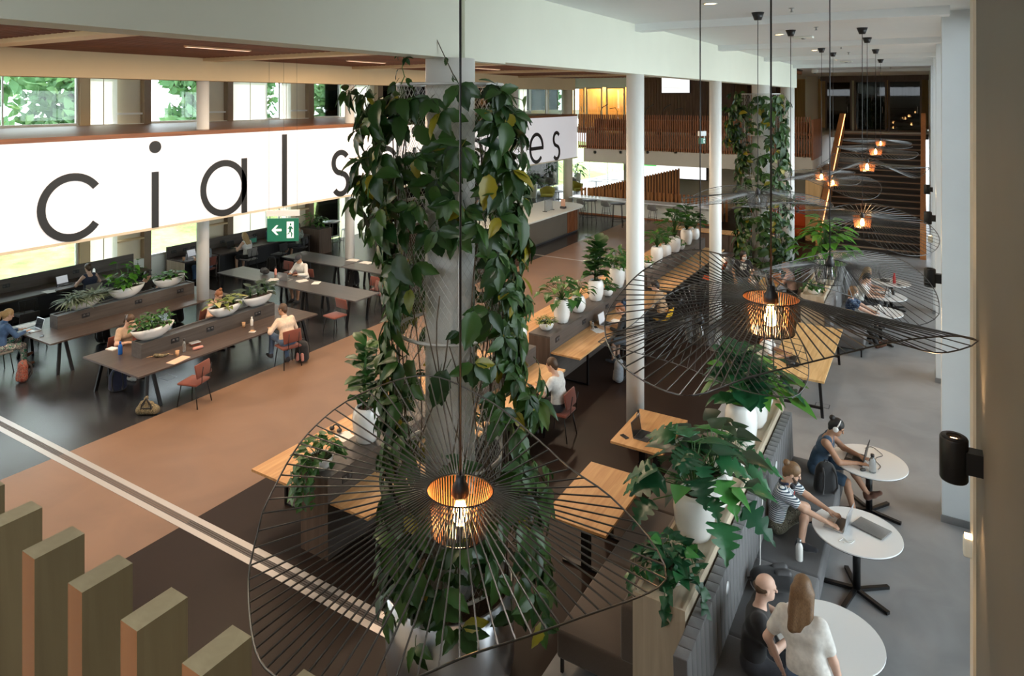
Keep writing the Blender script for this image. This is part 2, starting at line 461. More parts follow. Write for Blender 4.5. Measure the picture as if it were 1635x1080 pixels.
slab('floor', -21.7, -12.44, -2, 47, 'floor_dark', 'dark grey polished floor under the study tables')
slab('floor', -12.44, -8.92, -2, 47, 'floor_tan', 'tan polished floor running through the hall')
slab('floor', -8.92, -3.4, -2, 47, 'floor_brown', 'dark brown polished floor around the columns')
slab('floor', -3.4, 1.1, -2, 47, 'floor_grey', 'grey polished floor of the lounge aisle')
j = struct('trim_1', MB().box((-21.5, 5.775, -.02), (-3.4, 5.865, .004)).box((-21.5, 5.965, -.02), (-3.4, 6.055, .004)), 'joint_metal', 'double metal expansion joint across the hall floor')
g_ = MB()
for k in range(3): g_.box((-21.5, 5.871 + k * .032, -.02), (-3.4, 5.893 + k * .032, .002))
g_.obj('groove', 'joint_groove', j)
struct('trim_2', MB().box((-21.5, 22.93, -.02), (-8.92, 23.03, .004)), 'joint_metal', 'thin pale joint line across the tan floor')

# ceiling and beams
ceil = struct('ceiling', MB().box((-21.7, -1.5, 7.25), (1.1, 47, 7.45)), 'ceiling_paint', 'flat white ceiling over the hall')
MB().box((-15.9, -1.4, 7.20), (-4.46, 31.6, 7.245)).obj('slat_gap_shade', 'black_plastic', ceil)  # black sheet added so the gaps between slats read as shade
sl = MB().box((-.045, 0, 0), (.045, 33, .13)).mesh('ceiling_slat', 'ceil_slat')
x = -15.82
while x < -4.5:
    o = put('slat', sl, ceil, Matrix.Translation((x, -1.4, 7.05))); x += .185
struct('trim_3', MB().box((-4.45, -1.5, 6.42), (-4.12, 27.7, 7.25)), 'fascia_paint', 'deep white fascia beam resting on the round columns')
a_, b_ = onX(738, 0, -4.12).y, onX(803, 0, -4.12).y
struct('trim_4', MB().box((-4.12, a_, 6.40), (-4.085, b_, 7.25)), 'fascia_paint', 'shallow white cover panel on the fascia above the leafy column')
struct('trim_5', MB().box((-16.5, -1.5, 6.47), (-15.9, 32.9, 7.25)), 'cream_paint', 'cream beam over the window side columns')
for k, yy in enumerate((5.6, 10.95, 16.3, 21.6, 26.9)):
    struct('trim_%d' % (6 + k), MB().box((-15.9, yy, 6.97), (-4.45, yy + .42, 7.25)), 'cream_paint', 'cream cross beam breaking the slatted ceiling')
    struct('trim_%d' % (12 + k), MB().box((-4.12, yy + 5.2, 7.13), (.3, yy + 5.5, 7.25)), 'ceiling_paint', 'low white cross beam under the aisle ceiling')
for i, (yy, xx) in enumerate(((3.4, -13.5), (4.1, -12.2), (8.6, -9.0), (8.9, -12.4), (13.4, -10.4), (14.2, -13.3), (18.9, -9.2), (19.6, -12.8))):
    lo = thing('ceiling_strip_lamp', 'slim warm linear lamp set between the wooden ceiling slats', 'lamp', (xx, yy, 7.03), 0, 'strip lamps in the slatted ceiling')
    MB().box((-.05, -.75, -.01), (.05, .75, .03)).obj('housing', 'kraft', lo)
    MB().box((-.04, -.73, -.014), (.04, .73, -.009)).obj('diffuser', 'strip_lamp', lo)

# columns
def column(x, y, r, m, z1=6.45, label=''):
    return struct('column', MB().lathe([(0, 0), (r, 0), (r, z1), (0, z1)], 40, (x, y, 0)), m, label)


def flatcaps(o):
    for p in o.data.polygons:
        if abs(p.normal.z) > .9: p.use_smooth = False


CX = -4.27
for (x, y, r, m, lb) in ((CX, 5.82, .26, 'column_paint', 'thick white round column inside the nearest leafy cage'), (CX, 11.2, .152, 'column_paint', 'slim white round column beside the wooden tables'),
                         (CX, 16.5, .142, 'column_paint', 'slim white round column behind the wire lamps'), (CX, 21.8, .26, 'column_paint', 'thick white round column inside the far leafy cage'),
                         (-16.2, 11.15, .155, 'column_paint', 'slim white column between the study tables and the window desks'), (-16.2, 16.5, .155, 'column_paint', 'slim white column beside the high bar table'),
                         (-16.2, 21.8, .155, 'column_paint', 'slim white column behind the leafy cage'), (-16.2, 27.1, .155, 'column_paint', 'slim white column behind the bar'), (-16.2, 32.6, .25, 'column_cream', 'cream round column at the end of the lit sign')):
    flatcaps(column(x, y, r, m, 6.47 if x < -10 else 6.42, lb))
flatcaps(column(-4.35, 27.1, .24, 'column_paint', 6.42, 'thick white round column beyond the far leafy cage'))

# lit sign band
SX = -15.6
sg = thing('illuminated_sign', 'long white backlit sign band with black lettering above the study area', 'sign', (SX, 3, 2.93))
sg['kind'] = 'structure'; sg.name = 'wall_sign'
del sg['category']
MB().box((-.35, 0, 0), (-.04, 29.53, 2.25)).obj('sign_body', 'white_paint', sg)
MB().box((-.04, .02, .03), (0, 29.50, 2.24)).obj('light_panel', 'sign_white', sg)
MB().box((-.36, 0, -.03), (.012, 29.53, .03)).obj('bottom_frame', 'beige_panel', sg)
MB().box((-.36, 0, 2.24), (.012, 29.53, 2.262)).obj('top_frame', 'soffit_paint', sg)
struct('floor_gallery', MB().box((-21.45, 2, 5.10), (SX + .015, 32.5, 5.20)), 'cap_red', 'reddish wooden ledge above the lit sign')


def letter(ch, y0, h=1.46, st=.165):
    """single storey geometric letters, drawn in the y z plane and set proud of the panel"""
    mb = MB(); r = h / 2; ri = r - st
    def arc(cy, cz, ro, rin, a0, a1, n=40, sy=1.0):
        vs = []; fs = []
        for k in range(n + 1):
            t = R(a0 + (a1 - a0) * k / n)
            for rr in (ro, rin):
                for xx in (0, .02): vs.append((xx, cy + rr * sy * math.cos(t), cz + rr * math.sin(t)))
        for k in range(n):
            o = k * 4; p = o + 4
            fs += [(o + 1, p + 1, p + 3, o + 3), (o, o + 2, p + 2, p), (o, p, p + 1, o + 1), (o + 2, o + 3, p + 3, p + 2)]
        if abs(a1 - a0) < 359: fs += [(0, 1, 3, 2), (n * 4, n * 4 + 2, n * 4 + 3, n * 4 + 1)]
        mb.add(vs, fs)
    def stem(ya, yb, za, zb): mb.box((0, ya, za), (.02, yb, zb))
    w = .94
    if ch == 'c': arc(y0 + r, r, r, ri, 38, 322, 40, w)
    elif ch == 'o': arc(y0 + r, r, r, ri, 0, 360, 48, w)
    elif ch == 'i': stem(y0, y0 + st, 0, h - .14); arc(y0 + st / 2, h + .45, .145, .001, 0, 360, 24)
    elif ch == 'l': stem(y0, y0 + st, 0, 2.04)
    elif ch == 'a': arc(y0 + r, r, r, ri, 0, 360, 48, w); stem(y0 + 2 * r - st - .04, y0 + 2 * r - .04, 0, h)
    elif ch == 'n': stem(y0, y0 + st, 0, h); arc(y0 + .56, h - .56, .56, .56 - st, 0, 180, 28); stem(y0 + 1.12 - st, y0 + 1.12, 0, h - .56)
    elif ch == 'e': arc(y0 + r, r, r, ri, 0, 318, 44, w); stem(y0 + .1, y0 + 2 * r * w + .03, r - st * .55, r + st * .45)
    elif ch == 's':
        q = .40; cy = y0 + .40
        arc(cy, h - q, q, q - st, 35, 270, 30, .98); arc(cy, q, q, q - st, -145, 90, 30, .98)
    return mb


for ch, y0 in (('s', 3.05), ('o', 4.7), ('c', 6.92), ('i', 9.40), ('a', 10.62), ('l', 13.22), ('s', 15.1), ('c', 16.84), ('i', 19.0), ('e', 20.2), ('n', 22.4), ('c', 24.3), ('e', 26.6 + .75), ('s', 29.72)):
    if y0 < 4: continue
    o = letter(ch, y0 - 3).obj('letter', 'sign_black', sg); o.location.z = .02
    o['label'] = 'black letter %s on the lit sign' % ch

# left glazed facade -------------------------------------------------------------------------
WX = -21.5
def yl(u): return onX(u, 158, WX).y


wl = struct('wall_left', MB().box((WX - .25, 2, 6.75), (WX, 47, 7.25)).box((WX - .25, 2, 4.55), (WX, 47, 5.22)).box((WX - .25, 2, 0), (WX, 19.2, .86)).box((WX - .25, -1, 0), (WX, 2, 7.25)), 'white_paint', 'glazed facade wall with white bands along the study area')
nwin = [0]
def window(y0, y1, z0, z1, X=WX, bars=(), label=None, gm='glass', fm='alu_white', fw=.05):
    nwin[0] += 1
    o = thing('window_%d' % nwin[0], label or 'white framed window', None, (X - .12, y0, z0)); o['kind'] = 'structure'
    w_, h_ = y1 - y0, z1 - z0
    MB().box((-.01, fw, fw), (.01, w_ - fw, h_ - fw)).obj('pane', gm, o)
    f = MB().box((-.05, 0, 0), (.05, fw, h_)).box((-.05, w_ - fw, 0), (.05, w_, h_)).box((-.05, fw, 0), (.05, w_ - fw, fw)).box((-.05, fw, h_ - fw), (.05, w_ - fw, h_))
    for b in bars: f.box((-.03, b - y0 - .02, fw), (.03, b - y0 + .02, h_ - fw))
    f.obj('window_frame', fm, o)
    return o


segs = ((-460, 127, 'g'), (127, 143, 'm'), (143, 188, 'w'), (188, 230, 'v'), (230, 241, 'j'), (241, 333, 'g'), (333, 363, 'v'), (363, 372, 'j'), (372, 427, 'w'), (427, 450, 'g'), (450, 465, 'w'),
        (465, 493, 'v'), (493, 501, 'j'), (501, 545, 'g'), (545, 591, 'w'), (591, 603, 'v'), (603, 611, 'j'), (611, 690, 'g'), (690, 720, 'w'), (720, 830, 'g'), (830, 842, 'w'), (842, 893, 'g'))
for u0, u1, t in segs:
    y0 = max(2.0, yl(u0)); y1 = yl(u1)
    low = .86 if y1 < 19.3 else .08
    if t == 'g':
        window(y0, y1, 5.22, 6.75, bars=((yl(7),) if u1 == 127 else ()), label='upper window with trees behind, above the lit sign')
        window(y0, y1, low, 4.55, label='lower window onto the lawn behind the study desks')
    elif t in 'wm':
        if t == 'w': MB().box((WX - .03, y0, .0), (WX - .022, y1, 6.75)).obj('blind', 'blind', wl)
        else: MB().box((WX - .2, y0, .0), (WX + .05, y1, 6.75)).obj('panel', 'cream_paint', wl)
        if t == 'w': MB().box((WX - .021, (y0 + y1) / 2 - .012, .86), (WX - .012, (y0 + y1) / 2 + .012, 6.75)).obj('joint', 'beige_panel', wl)
    elif t == 'v':
        MB().box((WX - .3, y0, .0), (WX - .2, y1, 6.75)).obj('panel', 'beige_panel', wl)
        MB().box((WX - .22, y0, 5.50), (WX - .08, y1, 5.56)).obj('rail', 'alu_white', wl)
        v = MB(); v.box((WX - .2, y0 + .08, 1.75), (WX - .1, y1 - .05, 1.82)).box((WX - .2, y0 + .08, 1.82), (WX - .14, y0 + .14, 2.9)).box((WX - .2, y1 - .1, 1.82), (WX - .14, y1 - .05, 2.9)).box((WX - .2, y0, 1.5), (WX + .02, y1, 1.55))
        v.obj('vent_sash', 'cream_paint', wl)
    else:
        MB().box((WX - .3, y0, .0), (WX + .02, y1, 6.75)).obj('jamb', 'brown_jamb', wl)

# right wall, piers and windows ---------------------------------------------------------------
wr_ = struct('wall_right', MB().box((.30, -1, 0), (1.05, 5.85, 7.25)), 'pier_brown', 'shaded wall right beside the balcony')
MB().box((.282, 5.50, 0), (.30, 5.85, 7.25)).obj('edge_glow', 'column_cream', wr_)  # pale strip stands in for the lamp glow along the wall edge
py_ = (11.45, 17.0, 22.4, 27.8)
for i, yy in enumerate(py_):
    p = struct('wall_pier', MB().box((.22, yy, 0), (.90, yy + .5, 7.25)), 'pier_paint', 'grey white wall pier between the tall windows')
    MB().box((.205, yy - .015, 0), (.9, yy + .515, .10)).obj('skirting', 'grey_metal', p)
struct('wall_far', MB().box((.22, 30.2, 0), (.9, 47, 7.25)), 'pier_paint', 'plain wall beside the dark staircase')
for a, b in ((5.85, 11.45), (11.95, 17.0), (17.5, 22.4), (22.9, 27.8), (28.3, 30.2)):
    window(a, b, .06, 7.1, X=.97, bars=[a + (b - a) * q / 3 for q in (1, 2)], label='tall window between wall piers', fm='grey_metal')
MB().box((.8, 5.85, 0), (1.05, 30.2, .06)).obj('sill', 'grey_metal', bpy.data.objects['wall_right'])
struct('wall_lintel', MB().box((.8, 5.85, 7.1), (1.05, 30.2, 7.25)), 'pier_paint', 'narrow wall strip above the tall windows')

struct('wall_near', MB().box((-21.7, -1.7, 0), (1.05, -1.5, 6.35)), 'white_paint', 'wall behind the near balcony')  # unseen wall, its height set so the gap above lights the near side
# mezzanine -----------------------------------------------------------------------------------
MY = 32.5
mz = struct('floor_mezzanine', MB().box((-15.25, MY + .05, 2.72), (-4.2, 47, 3.42)).box((-15.25, MY + .35, 3.42), (-4.2, 47, 4.2)).box((-4.2, 39, 4.0), (.2, 47, 4.26)).box((-21.4, 36.5, 4.0), (-15.25, 47, 4.2)), 'soffit_paint', 'cream edge of the upper floor')
for u in (950, 991, 1034, 1079, 1125, 1278):
    p = onY(u, 243, MY + .04)
    d = thing('ceiling_speaker', 'small round black nozzle set in the cream balcony edge', 'nozzle', (p.x, MY + .05, p.z), 0, 'nozzles in the balcony edge')
    m_ = MB().lathe([(0, 0), (.10, 0), (.10, .012), (.085, .02)], 16); m2 = MB().lathe([(0, .02), (.05, .02), (.05, .035), (0, .035)], 12)
    for nm, q, mm in (('ring', m_, 'soffit_paint'), ('opening', m2, 'black_plastic')):
        o = q.obj(nm, mm, d); o.rotation_euler = (R(90), 0, 0)
slat = MB().box((-.027, -.04, 0), (.027, .04, 1.78)).mesh('slat', 'slat_red')
bal = thing('balcony_screen', 'red brown slatted wooden balustrade of the opposite upper floor', 'balustrade', (0, MY, 3.42))
x = -15.5
while x < -4.25:
    put('slat', slat, bal, Matrix.Translation((x, 0, 0))); x += .112
MB().box((-15.5, .04, .95), (-4.25, .10, 1.05)).obj('rail', 'slat_red', bal)
MB().box((-15.5, .04, .05), (-4.25, .10, .15)).obj('rail', 'slat_red', bal)
sp_ = MB().box((-.04, -.027, 0), (.04, .027, 1.78)).mesh('slat', 'slat_red')
b2 = thing('stair_balustrade', 'wooden board balustrade turning towards the dark staircase', 'balustrade', (-4.2, MY, 3.42))
for k in range(44): put('board', sp_, b2, Matrix.Translation((0, .05 + k * .07, -.12)))
# benches behind the balcony slats with reading lamps
for k in range(6):
    xx = -14.9 + k * 1.75
    t = thing('balcony_desk', 'wooden study desk behind the balcony slats', 'desk', (xx, MY + .55, 4.2), 0, 'desks behind the balcony slats')
    MB().box((0, 0, .70), (1.68, .6, .74)).obj('desk_top', 'oak_orange', t); MB().box((0, 0, .28), (1.68, .04, .70)).obj('front_panel', 'orange_board', t)
    MB().box((0, .05, 0), (.04, .55, .70)).obj('side_panel', 'wood_dark', t); MB().box((1.64, .05, 0), (1.68, .55, .70)).obj('side_panel', 'wood_dark', t)
for k, (u, up) in enumerate(((958, 1), (985, -1), (1030, 1), (1057, 1), (1092, -1), (1130, 1), (1158, -1))):
    p = onY(u, 180, MY + .75)
    t = thing('reading_lamp', 'slim black reading lamp standing on a balcony desk', 'lamp', (p.x, MY + .8, 4.94), 0, 'reading lamps on the balcony desks')
    MB().cyl((0, 0), .06, 0, .02, 12).obj('base', 'black_metal', t)
    MB().tube([(0, 0, .02), (0, 0, .42), (.14 * up, 0, .62)], .012, 6).obj('arm', 'black_metal', t)
    MB().bar((.10 * up, 0, .60), (.42 * up, 0, .66 + .12 * up), .06, .03).obj('head', 'black_metal', t)

# mezzanine back wall: glazed doors, warm rooms, walnut wall with screen
BY = 38.0
def bx(u): return onY(u, 158, BY).x


wbk = struct('wall_back', MB().box((bx(1026), BY, 4.2), (bx(1172), BY + .2, 7.25)).box((bx(1172), BY + 2.2, 4.2), (bx(1240), BY + 2.4, 7.25)), 'wall_walnut', 'walnut wall of the upper floor')
for k in range(30):
    xx = bx(1030) + (bx(1170) - bx(1030)) * k / 29
    MB().box((xx - .012, BY - .02, 4.2), (xx + .012, BY, 7.25)).obj('batten', 'wall_walnut', wbk)
for k in range(6):
    xx = bx(1176) + k * .38
    MB().box((xx, BY + 1.9, 4.2), (xx + .16, BY + 2.2, 7.25)).obj('post', 'warm_room' if k % 2 else 'wood_dark_z', wbk)
p0, p1 = onY(1057, 100, BY - .1), onY(1101, 148, BY - .1)
sc_ = thing('wall_screen', 'bright white information screen on the walnut wall', 'screen', (p0.x, BY - .12, p1.z))
w_ = p1.x - p0.x
MB().box((-.04, .0, -.04), (w_ + .04, .08, 1.12)).obj('housing', 'black_plastic', sc_); MB().box((0, -.012, 0), (w_, 0, 1.08)).obj('display', 'screen_white', sc_)
for (xa, xb, za, zb) in ((.05, .3, .95, .98), (.05, .55, .84, .87), (.05, 1.2, .30, .315), (.05, 1.2, .22, .235), (.05, 1.2, .14, .155)):
    MB().box((xa, -.014, za), (xb, -.012, zb)).obj('text_line', 'grey_metal', sc_)
ndoor = [0]
def door(u0, u1, gm, fm, z0=4.2, z1=6.7, Y=BY, lab='glazed door'):
    ndoor[0] += 1
    xa, xb = onY(u0, 158, Y).x, onY(u1, 158, Y).x
    d = thing('door_%d' % ndoor[0], lab, None, (xa, Y, z0)); d['kind'] = 'structure'; w_ = xb - xa; h_ = z1 - z0; f = .09
    MB().box((f, -.01, f), (w_ - f, .01, h_ - f)).obj('pane', gm, d)
    MB().box((0, -.05, 0), (f, .05, h_)).box((w_ - f, -.05, 0), (w_, .05, h_)).box((f, -.05, 0), (w_ - f, .05, f)).box((f, -.05, h_ - f), (w_ - f, .05, h_)).obj('door_frame', fm, d)
    h = MB().tube([(w_ - .2, -.05, 1.0), (w_ - .2, -.1, 1.02), (w_ - .2, -.1, 1.3), (w_ - .2, -.05, 1.32)], .016, 6).obj('door_handle', 'grey_metal', d)
    return d


door(846, 873, 'glass_grey', 'alu_white', lab='left glazed door of the upper corridor'); door(874, 899, 'glass_grey', 'alu_white', lab='right glazed door of the upper corridor')
struct('wall_back', MB().box((bx(838), BY - .05, 6.7), (bx(1026), BY + .15, 7.25)).box((bx(838), BY - .05, 4.2), (bx(846), BY + .1, 6.7)).box((bx(899), BY - .05, 4.2), (bx(914), BY + .1, 6.7)), 'white_paint', 'white wall above the glazed upper doors')
for a, b in ((916, 934), (936, 962), (968, 998)):
    door(a, b, 'glass', 'beige_panel', lab='glazed door onto a warmly lit wooden room')
struct('wall_back', MB().box((bx(910), BY + 1.3, 4.2), (bx(1030), BY + 1.5, 7.2)), 'warm_room', 'golden wooden wall of the lit upper rooms')
l = bpy.data.lights.new('room_light', 'POINT'); l.energy = 170; l.color = (1, .62, .24); l.shadow_soft_size = .2
o = bpy.data.objects.new('room_light', l); COL.objects.link(o); o.location = (bx(950), BY + .7, 6.9)
l = bpy.data.lights.new('room_light', 'POINT'); l.energy = 110; l.color = (1, .62, .24); l.shadow_soft_size = .2
o = bpy.data.objects.new('room_light', l); COL.objects.link(o); o.location = (bx(990), BY + .7, 6.9)
flatcaps(column(-5.35, 41.2, .33, 'column_cream', 7.25, 'cream round column on the upper floor beside the stairs'))
flatcaps(column(-3.2, 43.0, .33, 'column_cream', 7.25, 'cream round column behind the dark glass doors'))

# lower back wall with long screen, wooden ramp
struct('wall_back', MB().box((-15.3, 38.2, 0), (-4.2, 38.4, 2.72)), 'soffit_paint', 'cream wall below the balcony')
p0, p1 = onY(1012, 262, 37.9), onY(1127, 288, 37.9)
t = thing('media_wall', 'long white screen with a green and blue picture under the balcony', 'screen', (p0.x, 37.95, 1.5)); w_ = p1.x - p0.x
MB().box((-.05, 0, -.05), (w_ + .05, .1, 1.25)).obj('housing', 'black_plastic', t); MB().box((0, -.012, 0), (w_, 0, 1.2)).obj('display', 'screen_white', t)
MB().box((.1, -.016, .62), (1.35, -.012, 1.2)).obj('picture', 'screen_green', t); MB().prism([(.1, 0), (.75, 0), (.3, .004)], .75, 1.2).obj('picture', 'screen_blue', t).location.y = -.02
rp_ = thing('wooden_ramp', 'sloping wooden balustrade of the ramp behind the white counter', 'ramp', (0, 35.2, 0))
xa, xb = -16.2, -11.0
MB().add([(xa, 0, 0), (xb, 0, 0), (xb, 0, 2.3), (xa, 0, .9), (xa, .1, 0), (xb, .1, 0), (xb, .1, 2.3), (xa, .1, .9)], [(0, 1, 2, 3), (7, 6, 5, 4), (0, 4, 5, 1), (1, 5, 6, 2), (2, 6, 7, 3), (3, 7, 4, 0)]).obj('panel', 'wall_walnut', rp_)
for k in range(34):
    q = k / 33; xx = xa + (xb - xa) * q
    MB().box((xx - .04, -.06, .2), (xx + .04, 0, .95 + 1.4 * q)).obj('slat', 'orange_board', rp_)
ls = thing('counter_slat_screen', 'low row of wooden slats behind the white counter', 'screen', (0, 33.9, 0))
q_ = MB().box((-.05, -.04, 0), (.05, .04, 1.18)).mesh('slat', 'orange_board')
x = -16.0
while x < -8.2:
    put('slat', q_, ls, Matrix.Translation((x, 0, 0))); x += .21
MB().box((-16.1, .04, .1), (-8.1, .08, .3)).obj('rail', 'wood_dark', ls)

# staircase ------------------------------------------------------------------------------------
st = thing('staircase', 'wide dark staircase rising to the upper floor', None, (0, 30.0, 0)); st['kind'] = 'structure'; st.name = 'stairs'
NS = 20
for k in range(NS):
    z1 = 4.26 * (k + 1) / NS; y0 = 9.0 * k / NS
    s_ = MB().box((-3.5, y0, 0 if k < 2 else z1 - .45), (-.12, y0 + 9.0 / NS + .02, z1)).obj('step', 'stair_dark', st)
    MB().box((-3.5, y0 - .012, z1 - .05), (-.12, y0 + .03, z1 + .003)).obj('nosing', 'stair_nose', s_)
def board(x0, x1, name, lab, h0, h1):
    v = [(x0, 29.7, 0), (x1, 29.7, 0), (x1, 39, 4.0), (x0, 39, 4.0), (x0, 29.7, h0), (x1, 29.7, h0), (x1, 39, h1), (x0, 39, h1)]
    return struct(name, MB().add(v, [(3, 2, 1, 0), (4, 5, 6, 7), (0, 1, 5, 4), (1, 2, 6, 5), (2, 3, 7, 6), (3, 0, 4, 7)]), 'orange_board', lab)


bl = board(-3.72, -3.5, 'wall_stair', 'glowing orange wooden side wall left of the staircase', 1.0, 5.25)
MB().bar((-3.47, 29.72, .96), (-3.47, 39, 5.21), .03, .03).obj('light_strip', 'led_stair', bl)
br = board(-.12, .08, 'wall_stair', 'orange wooden side wall right of the staircase', 1.0, 5.3)
struct('wall_under', MB().box((-4.3, 31.2, 0), (-3.75, 38.2, 2.7)), 'warm_room', 'light wooden wall beside the foot of the stairs')
DY = 41.5
for a, b in ((1318, 1360), (1364, 1416), (1418, 1472)):
    door(a, b, 'glass_dark', 'wood_dark_z', 4.26, 7.0, DY, 'dark framed glass door at the top of the stairs')
struct('wall_back', MB().box((onY(1310, 158, DY).x, DY - .1, 7.0), (.3, DY + .2, 7.25)), 'wood_dark_z', 'dark wall above the glass doors')
struct('wall_back', MB().box((-15.2, 46.5, 0), (-8, 46.7, 7.25)), 'wall_walnut', 'walnut wall at the far end of the upper floor')
struct('wall_back', MB().box((-8, 46.5, 4.2), (.9, 46.7, 7.25)), 'warm_room', 'wooden wall behind the dark glass doors')
# glazed end wall of the ground floor lounge and of the upper corridor
for a, b in ((-21.4, -18.4), (-18.3, -15.3)):
    o = window(0, b - a, .05, 3.6, X=0, label='tall glazed end wall of the lounge', bars=((b - a) / 2,)); o.location = (a, 46.6, .05); o.rotation_euler = (0, 0, R(-90))
    o = window(0, b - a, 4.3, 7.2, X=0, label='upper window at the end of the corridor', bars=((b - a) / 2,)); o.location = (a, 46.6, 4.3); o.rotation_euler = (0, 0, R(-90))

# balcony the photographer stands on: only its edge and the slats
struct('floor_balcony', MB().box((-9, -1.0, 4.15), (.3, .46, 4.4)), 'soffit_paint', 'edge of the near balcony floor')
nb = thing('balcony_railing', 'olive brown wooden slat railing of the nearest balcony', 'railing', (0, .44, 4.4))
sn = MB().box((0, 0, -.22), (.033, .062, 1.0)).mesh('slat', 'slat_near'); sn.materials.append(M['slat_edge_lit'])
for p in sn.polygons: p.material_index = 1 if p.normal.y < -.9 else 0  # camera side face is coloured orange for the warm light on it
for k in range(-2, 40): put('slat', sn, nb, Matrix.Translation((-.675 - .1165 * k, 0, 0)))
MB().box((-5.4, .064, .55), (-.2, .09, .62)).obj('rail', 'wood_dark', nb); MB().box((-5.4, .064, -.12), (-.2, .09, -.05)).obj('rail', 'wood_dark', nb)

# outside: lawn, hedge trees, a low white building
struct('ground_lawn', MB().add([(-70, -20, -.3), (-21.9, -20, -.3), (-21.9, 75, -.3), (-70, 75, -.3), (-70, -20, 3.4), (-21.9, -20, -.12), (-21.9, 75, -.12), (-70, 75, 3.4)], [(3, 2, 1, 0), (4, 5, 6, 7), (0, 1, 5, 4), (1, 2, 6, 5), (2, 3, 7, 6), (3, 0, 4, 7)]), 'grass', 'sunlit lawn outside the windows')
struct('ground_terrace', MB().box((-21.9, 47, -.3), (20, 75, -.1)), 'far_white', 'pale paving outside the end windows')
struct('ground_terrace', MB().box((1.1, -5, -.3), (20, 47, -.1)), 'far_white', 'pale paving outside the right windows')
# ================================================================ FURNITURE
def mk_chair(fab):
    def make(t):
        MB().rbox((-.225, -.22, .425), (.225, .22, .475), .035).obj('seat', fab, t)
        b = MB().rbox((-.215, -.012, 0), (.215, .022, .27), .03).obj('backrest', fab, t); b.location = (0, -.235, .575); b.rotation_euler = (R(-12), 0, 0)
        for sx in (-1, 1):
            MB().tube([(sx * .17, .16, .425), (sx * .21, .215, 0)], .011, 6).obj('leg', 'black_metal', t)
            MB().tube([(sx * .17, -.16, .425), (sx * .21, -.235, 0)], .011, 6).obj('leg', 'black_metal', t)
        f = MB()
        for sx in (-1, 1): f.tube([(sx * .12, .10, .42), (sx * .12, -.21, .42), (sx * .12, -.265, .47), (sx * .12, -.272, .62), (sx * .12, -.30, .80)], .008, 6)
        f.tube([(-.17, .16, .42), (.17, .16, .42)], .008, 5); f.tube([(-.17, -.16, .42), (.17, -.16, .42)], .008, 5)
        f.obj('frame', 'black_metal', t)
    return make


def chair(x, y, face, label, fab='red_fabric', group='upholstered chairs at the study tables'):
    return use('upholstered_chair:' + fab, mk_chair(fab), (x, y, 0), R(face), label, 'chair', group)


def mk_barstool(fab, back=True, h=.72):
    def make(t):
        if back:
            v = MB(); n = 9; prof = [(.20, .0), (.21, -.12), (.16, -.19), (.06, -.215), (-.0, -.2)]
            # bucket shell: swept seat that turns up into a low back
            rows = [(.19, .0, .19), (.10, -.02, .215), (-.02, -.02, .22), (-.12, .01, .22), (-.18, .09, .215), (-.215, .20, .20), (-.235, .29, .15)]
            vs = []; fs = []
            for y, z, w in rows:
                for k in range(n):
                    q = -1 + 2 * k / (n - 1); vs.append((q * w, y + .05 * q * q * (1 if z > .05 else .2), h + z + .05 * q * q * (1 if z < .1 else .1)))
            m = len(vs)
            vs += [(a, b - .018 if c > h + .05 else b, c - .02) for a, b, c in vs]
            for i in range(len(rows) - 1):
                for k in range(n - 1):
                    a = i * n + k; fs.append((a, a + 1, a + n + 1, a + n)); fs.append((m + a, m + a + n, m + a + n + 1, m + a + 1))
            for i in range(len(rows) - 1):
                a = i * n; fs.append((a, a + n, m + a + n, m + a)); b = a + n - 1; fs.append((b, m + b, m + b + n, b + n))
            for k in range(n - 1): fs.append((k, m + k, m + k + 1, k + 1)); a = (len(rows) - 1) * n + k; fs.append((a, a + 1, m + a + 1, m + a))
            v.add(vs, fs, True).obj('seat_shell', fab, t)
        else:
            MB().lathe([(0, h - .03), (.16, h - .03), (.17, h - .01), (.16, h), (0, h)], 20).obj('seat', fab, t)
        for sx in (-1, 1):
            for sy in (-1, 1): MB().tube([(sx * .11, sy * .11, h - .03), (sx * .19, sy * .19, 0)], .011, 6).obj('leg', 'black_metal', t)
        r = .163
        MB().tube([(r, r, .27), (-r, r, .27), (-r, -r, .27), (r, -r, .27)], .008, 5, True).obj('footrest', 'black_metal', t)
    return make


def barstool(x, y, face, label, fab='black_plastic', back=True, group='bar stools', h=.72):
    return use('bar_stool:%s%d%.2f' % (fab, back, h), mk_barstool(fab, back, h), (x, y, 0), R(face), label, 'stool', group)


def aleg(mb, x, y, dx, dy, h, wdt=.06):
    """one splayed flat bar leg"""
    return mb.bar((x, y, h), (x + dx, y + dy, 0), wdt, .045)


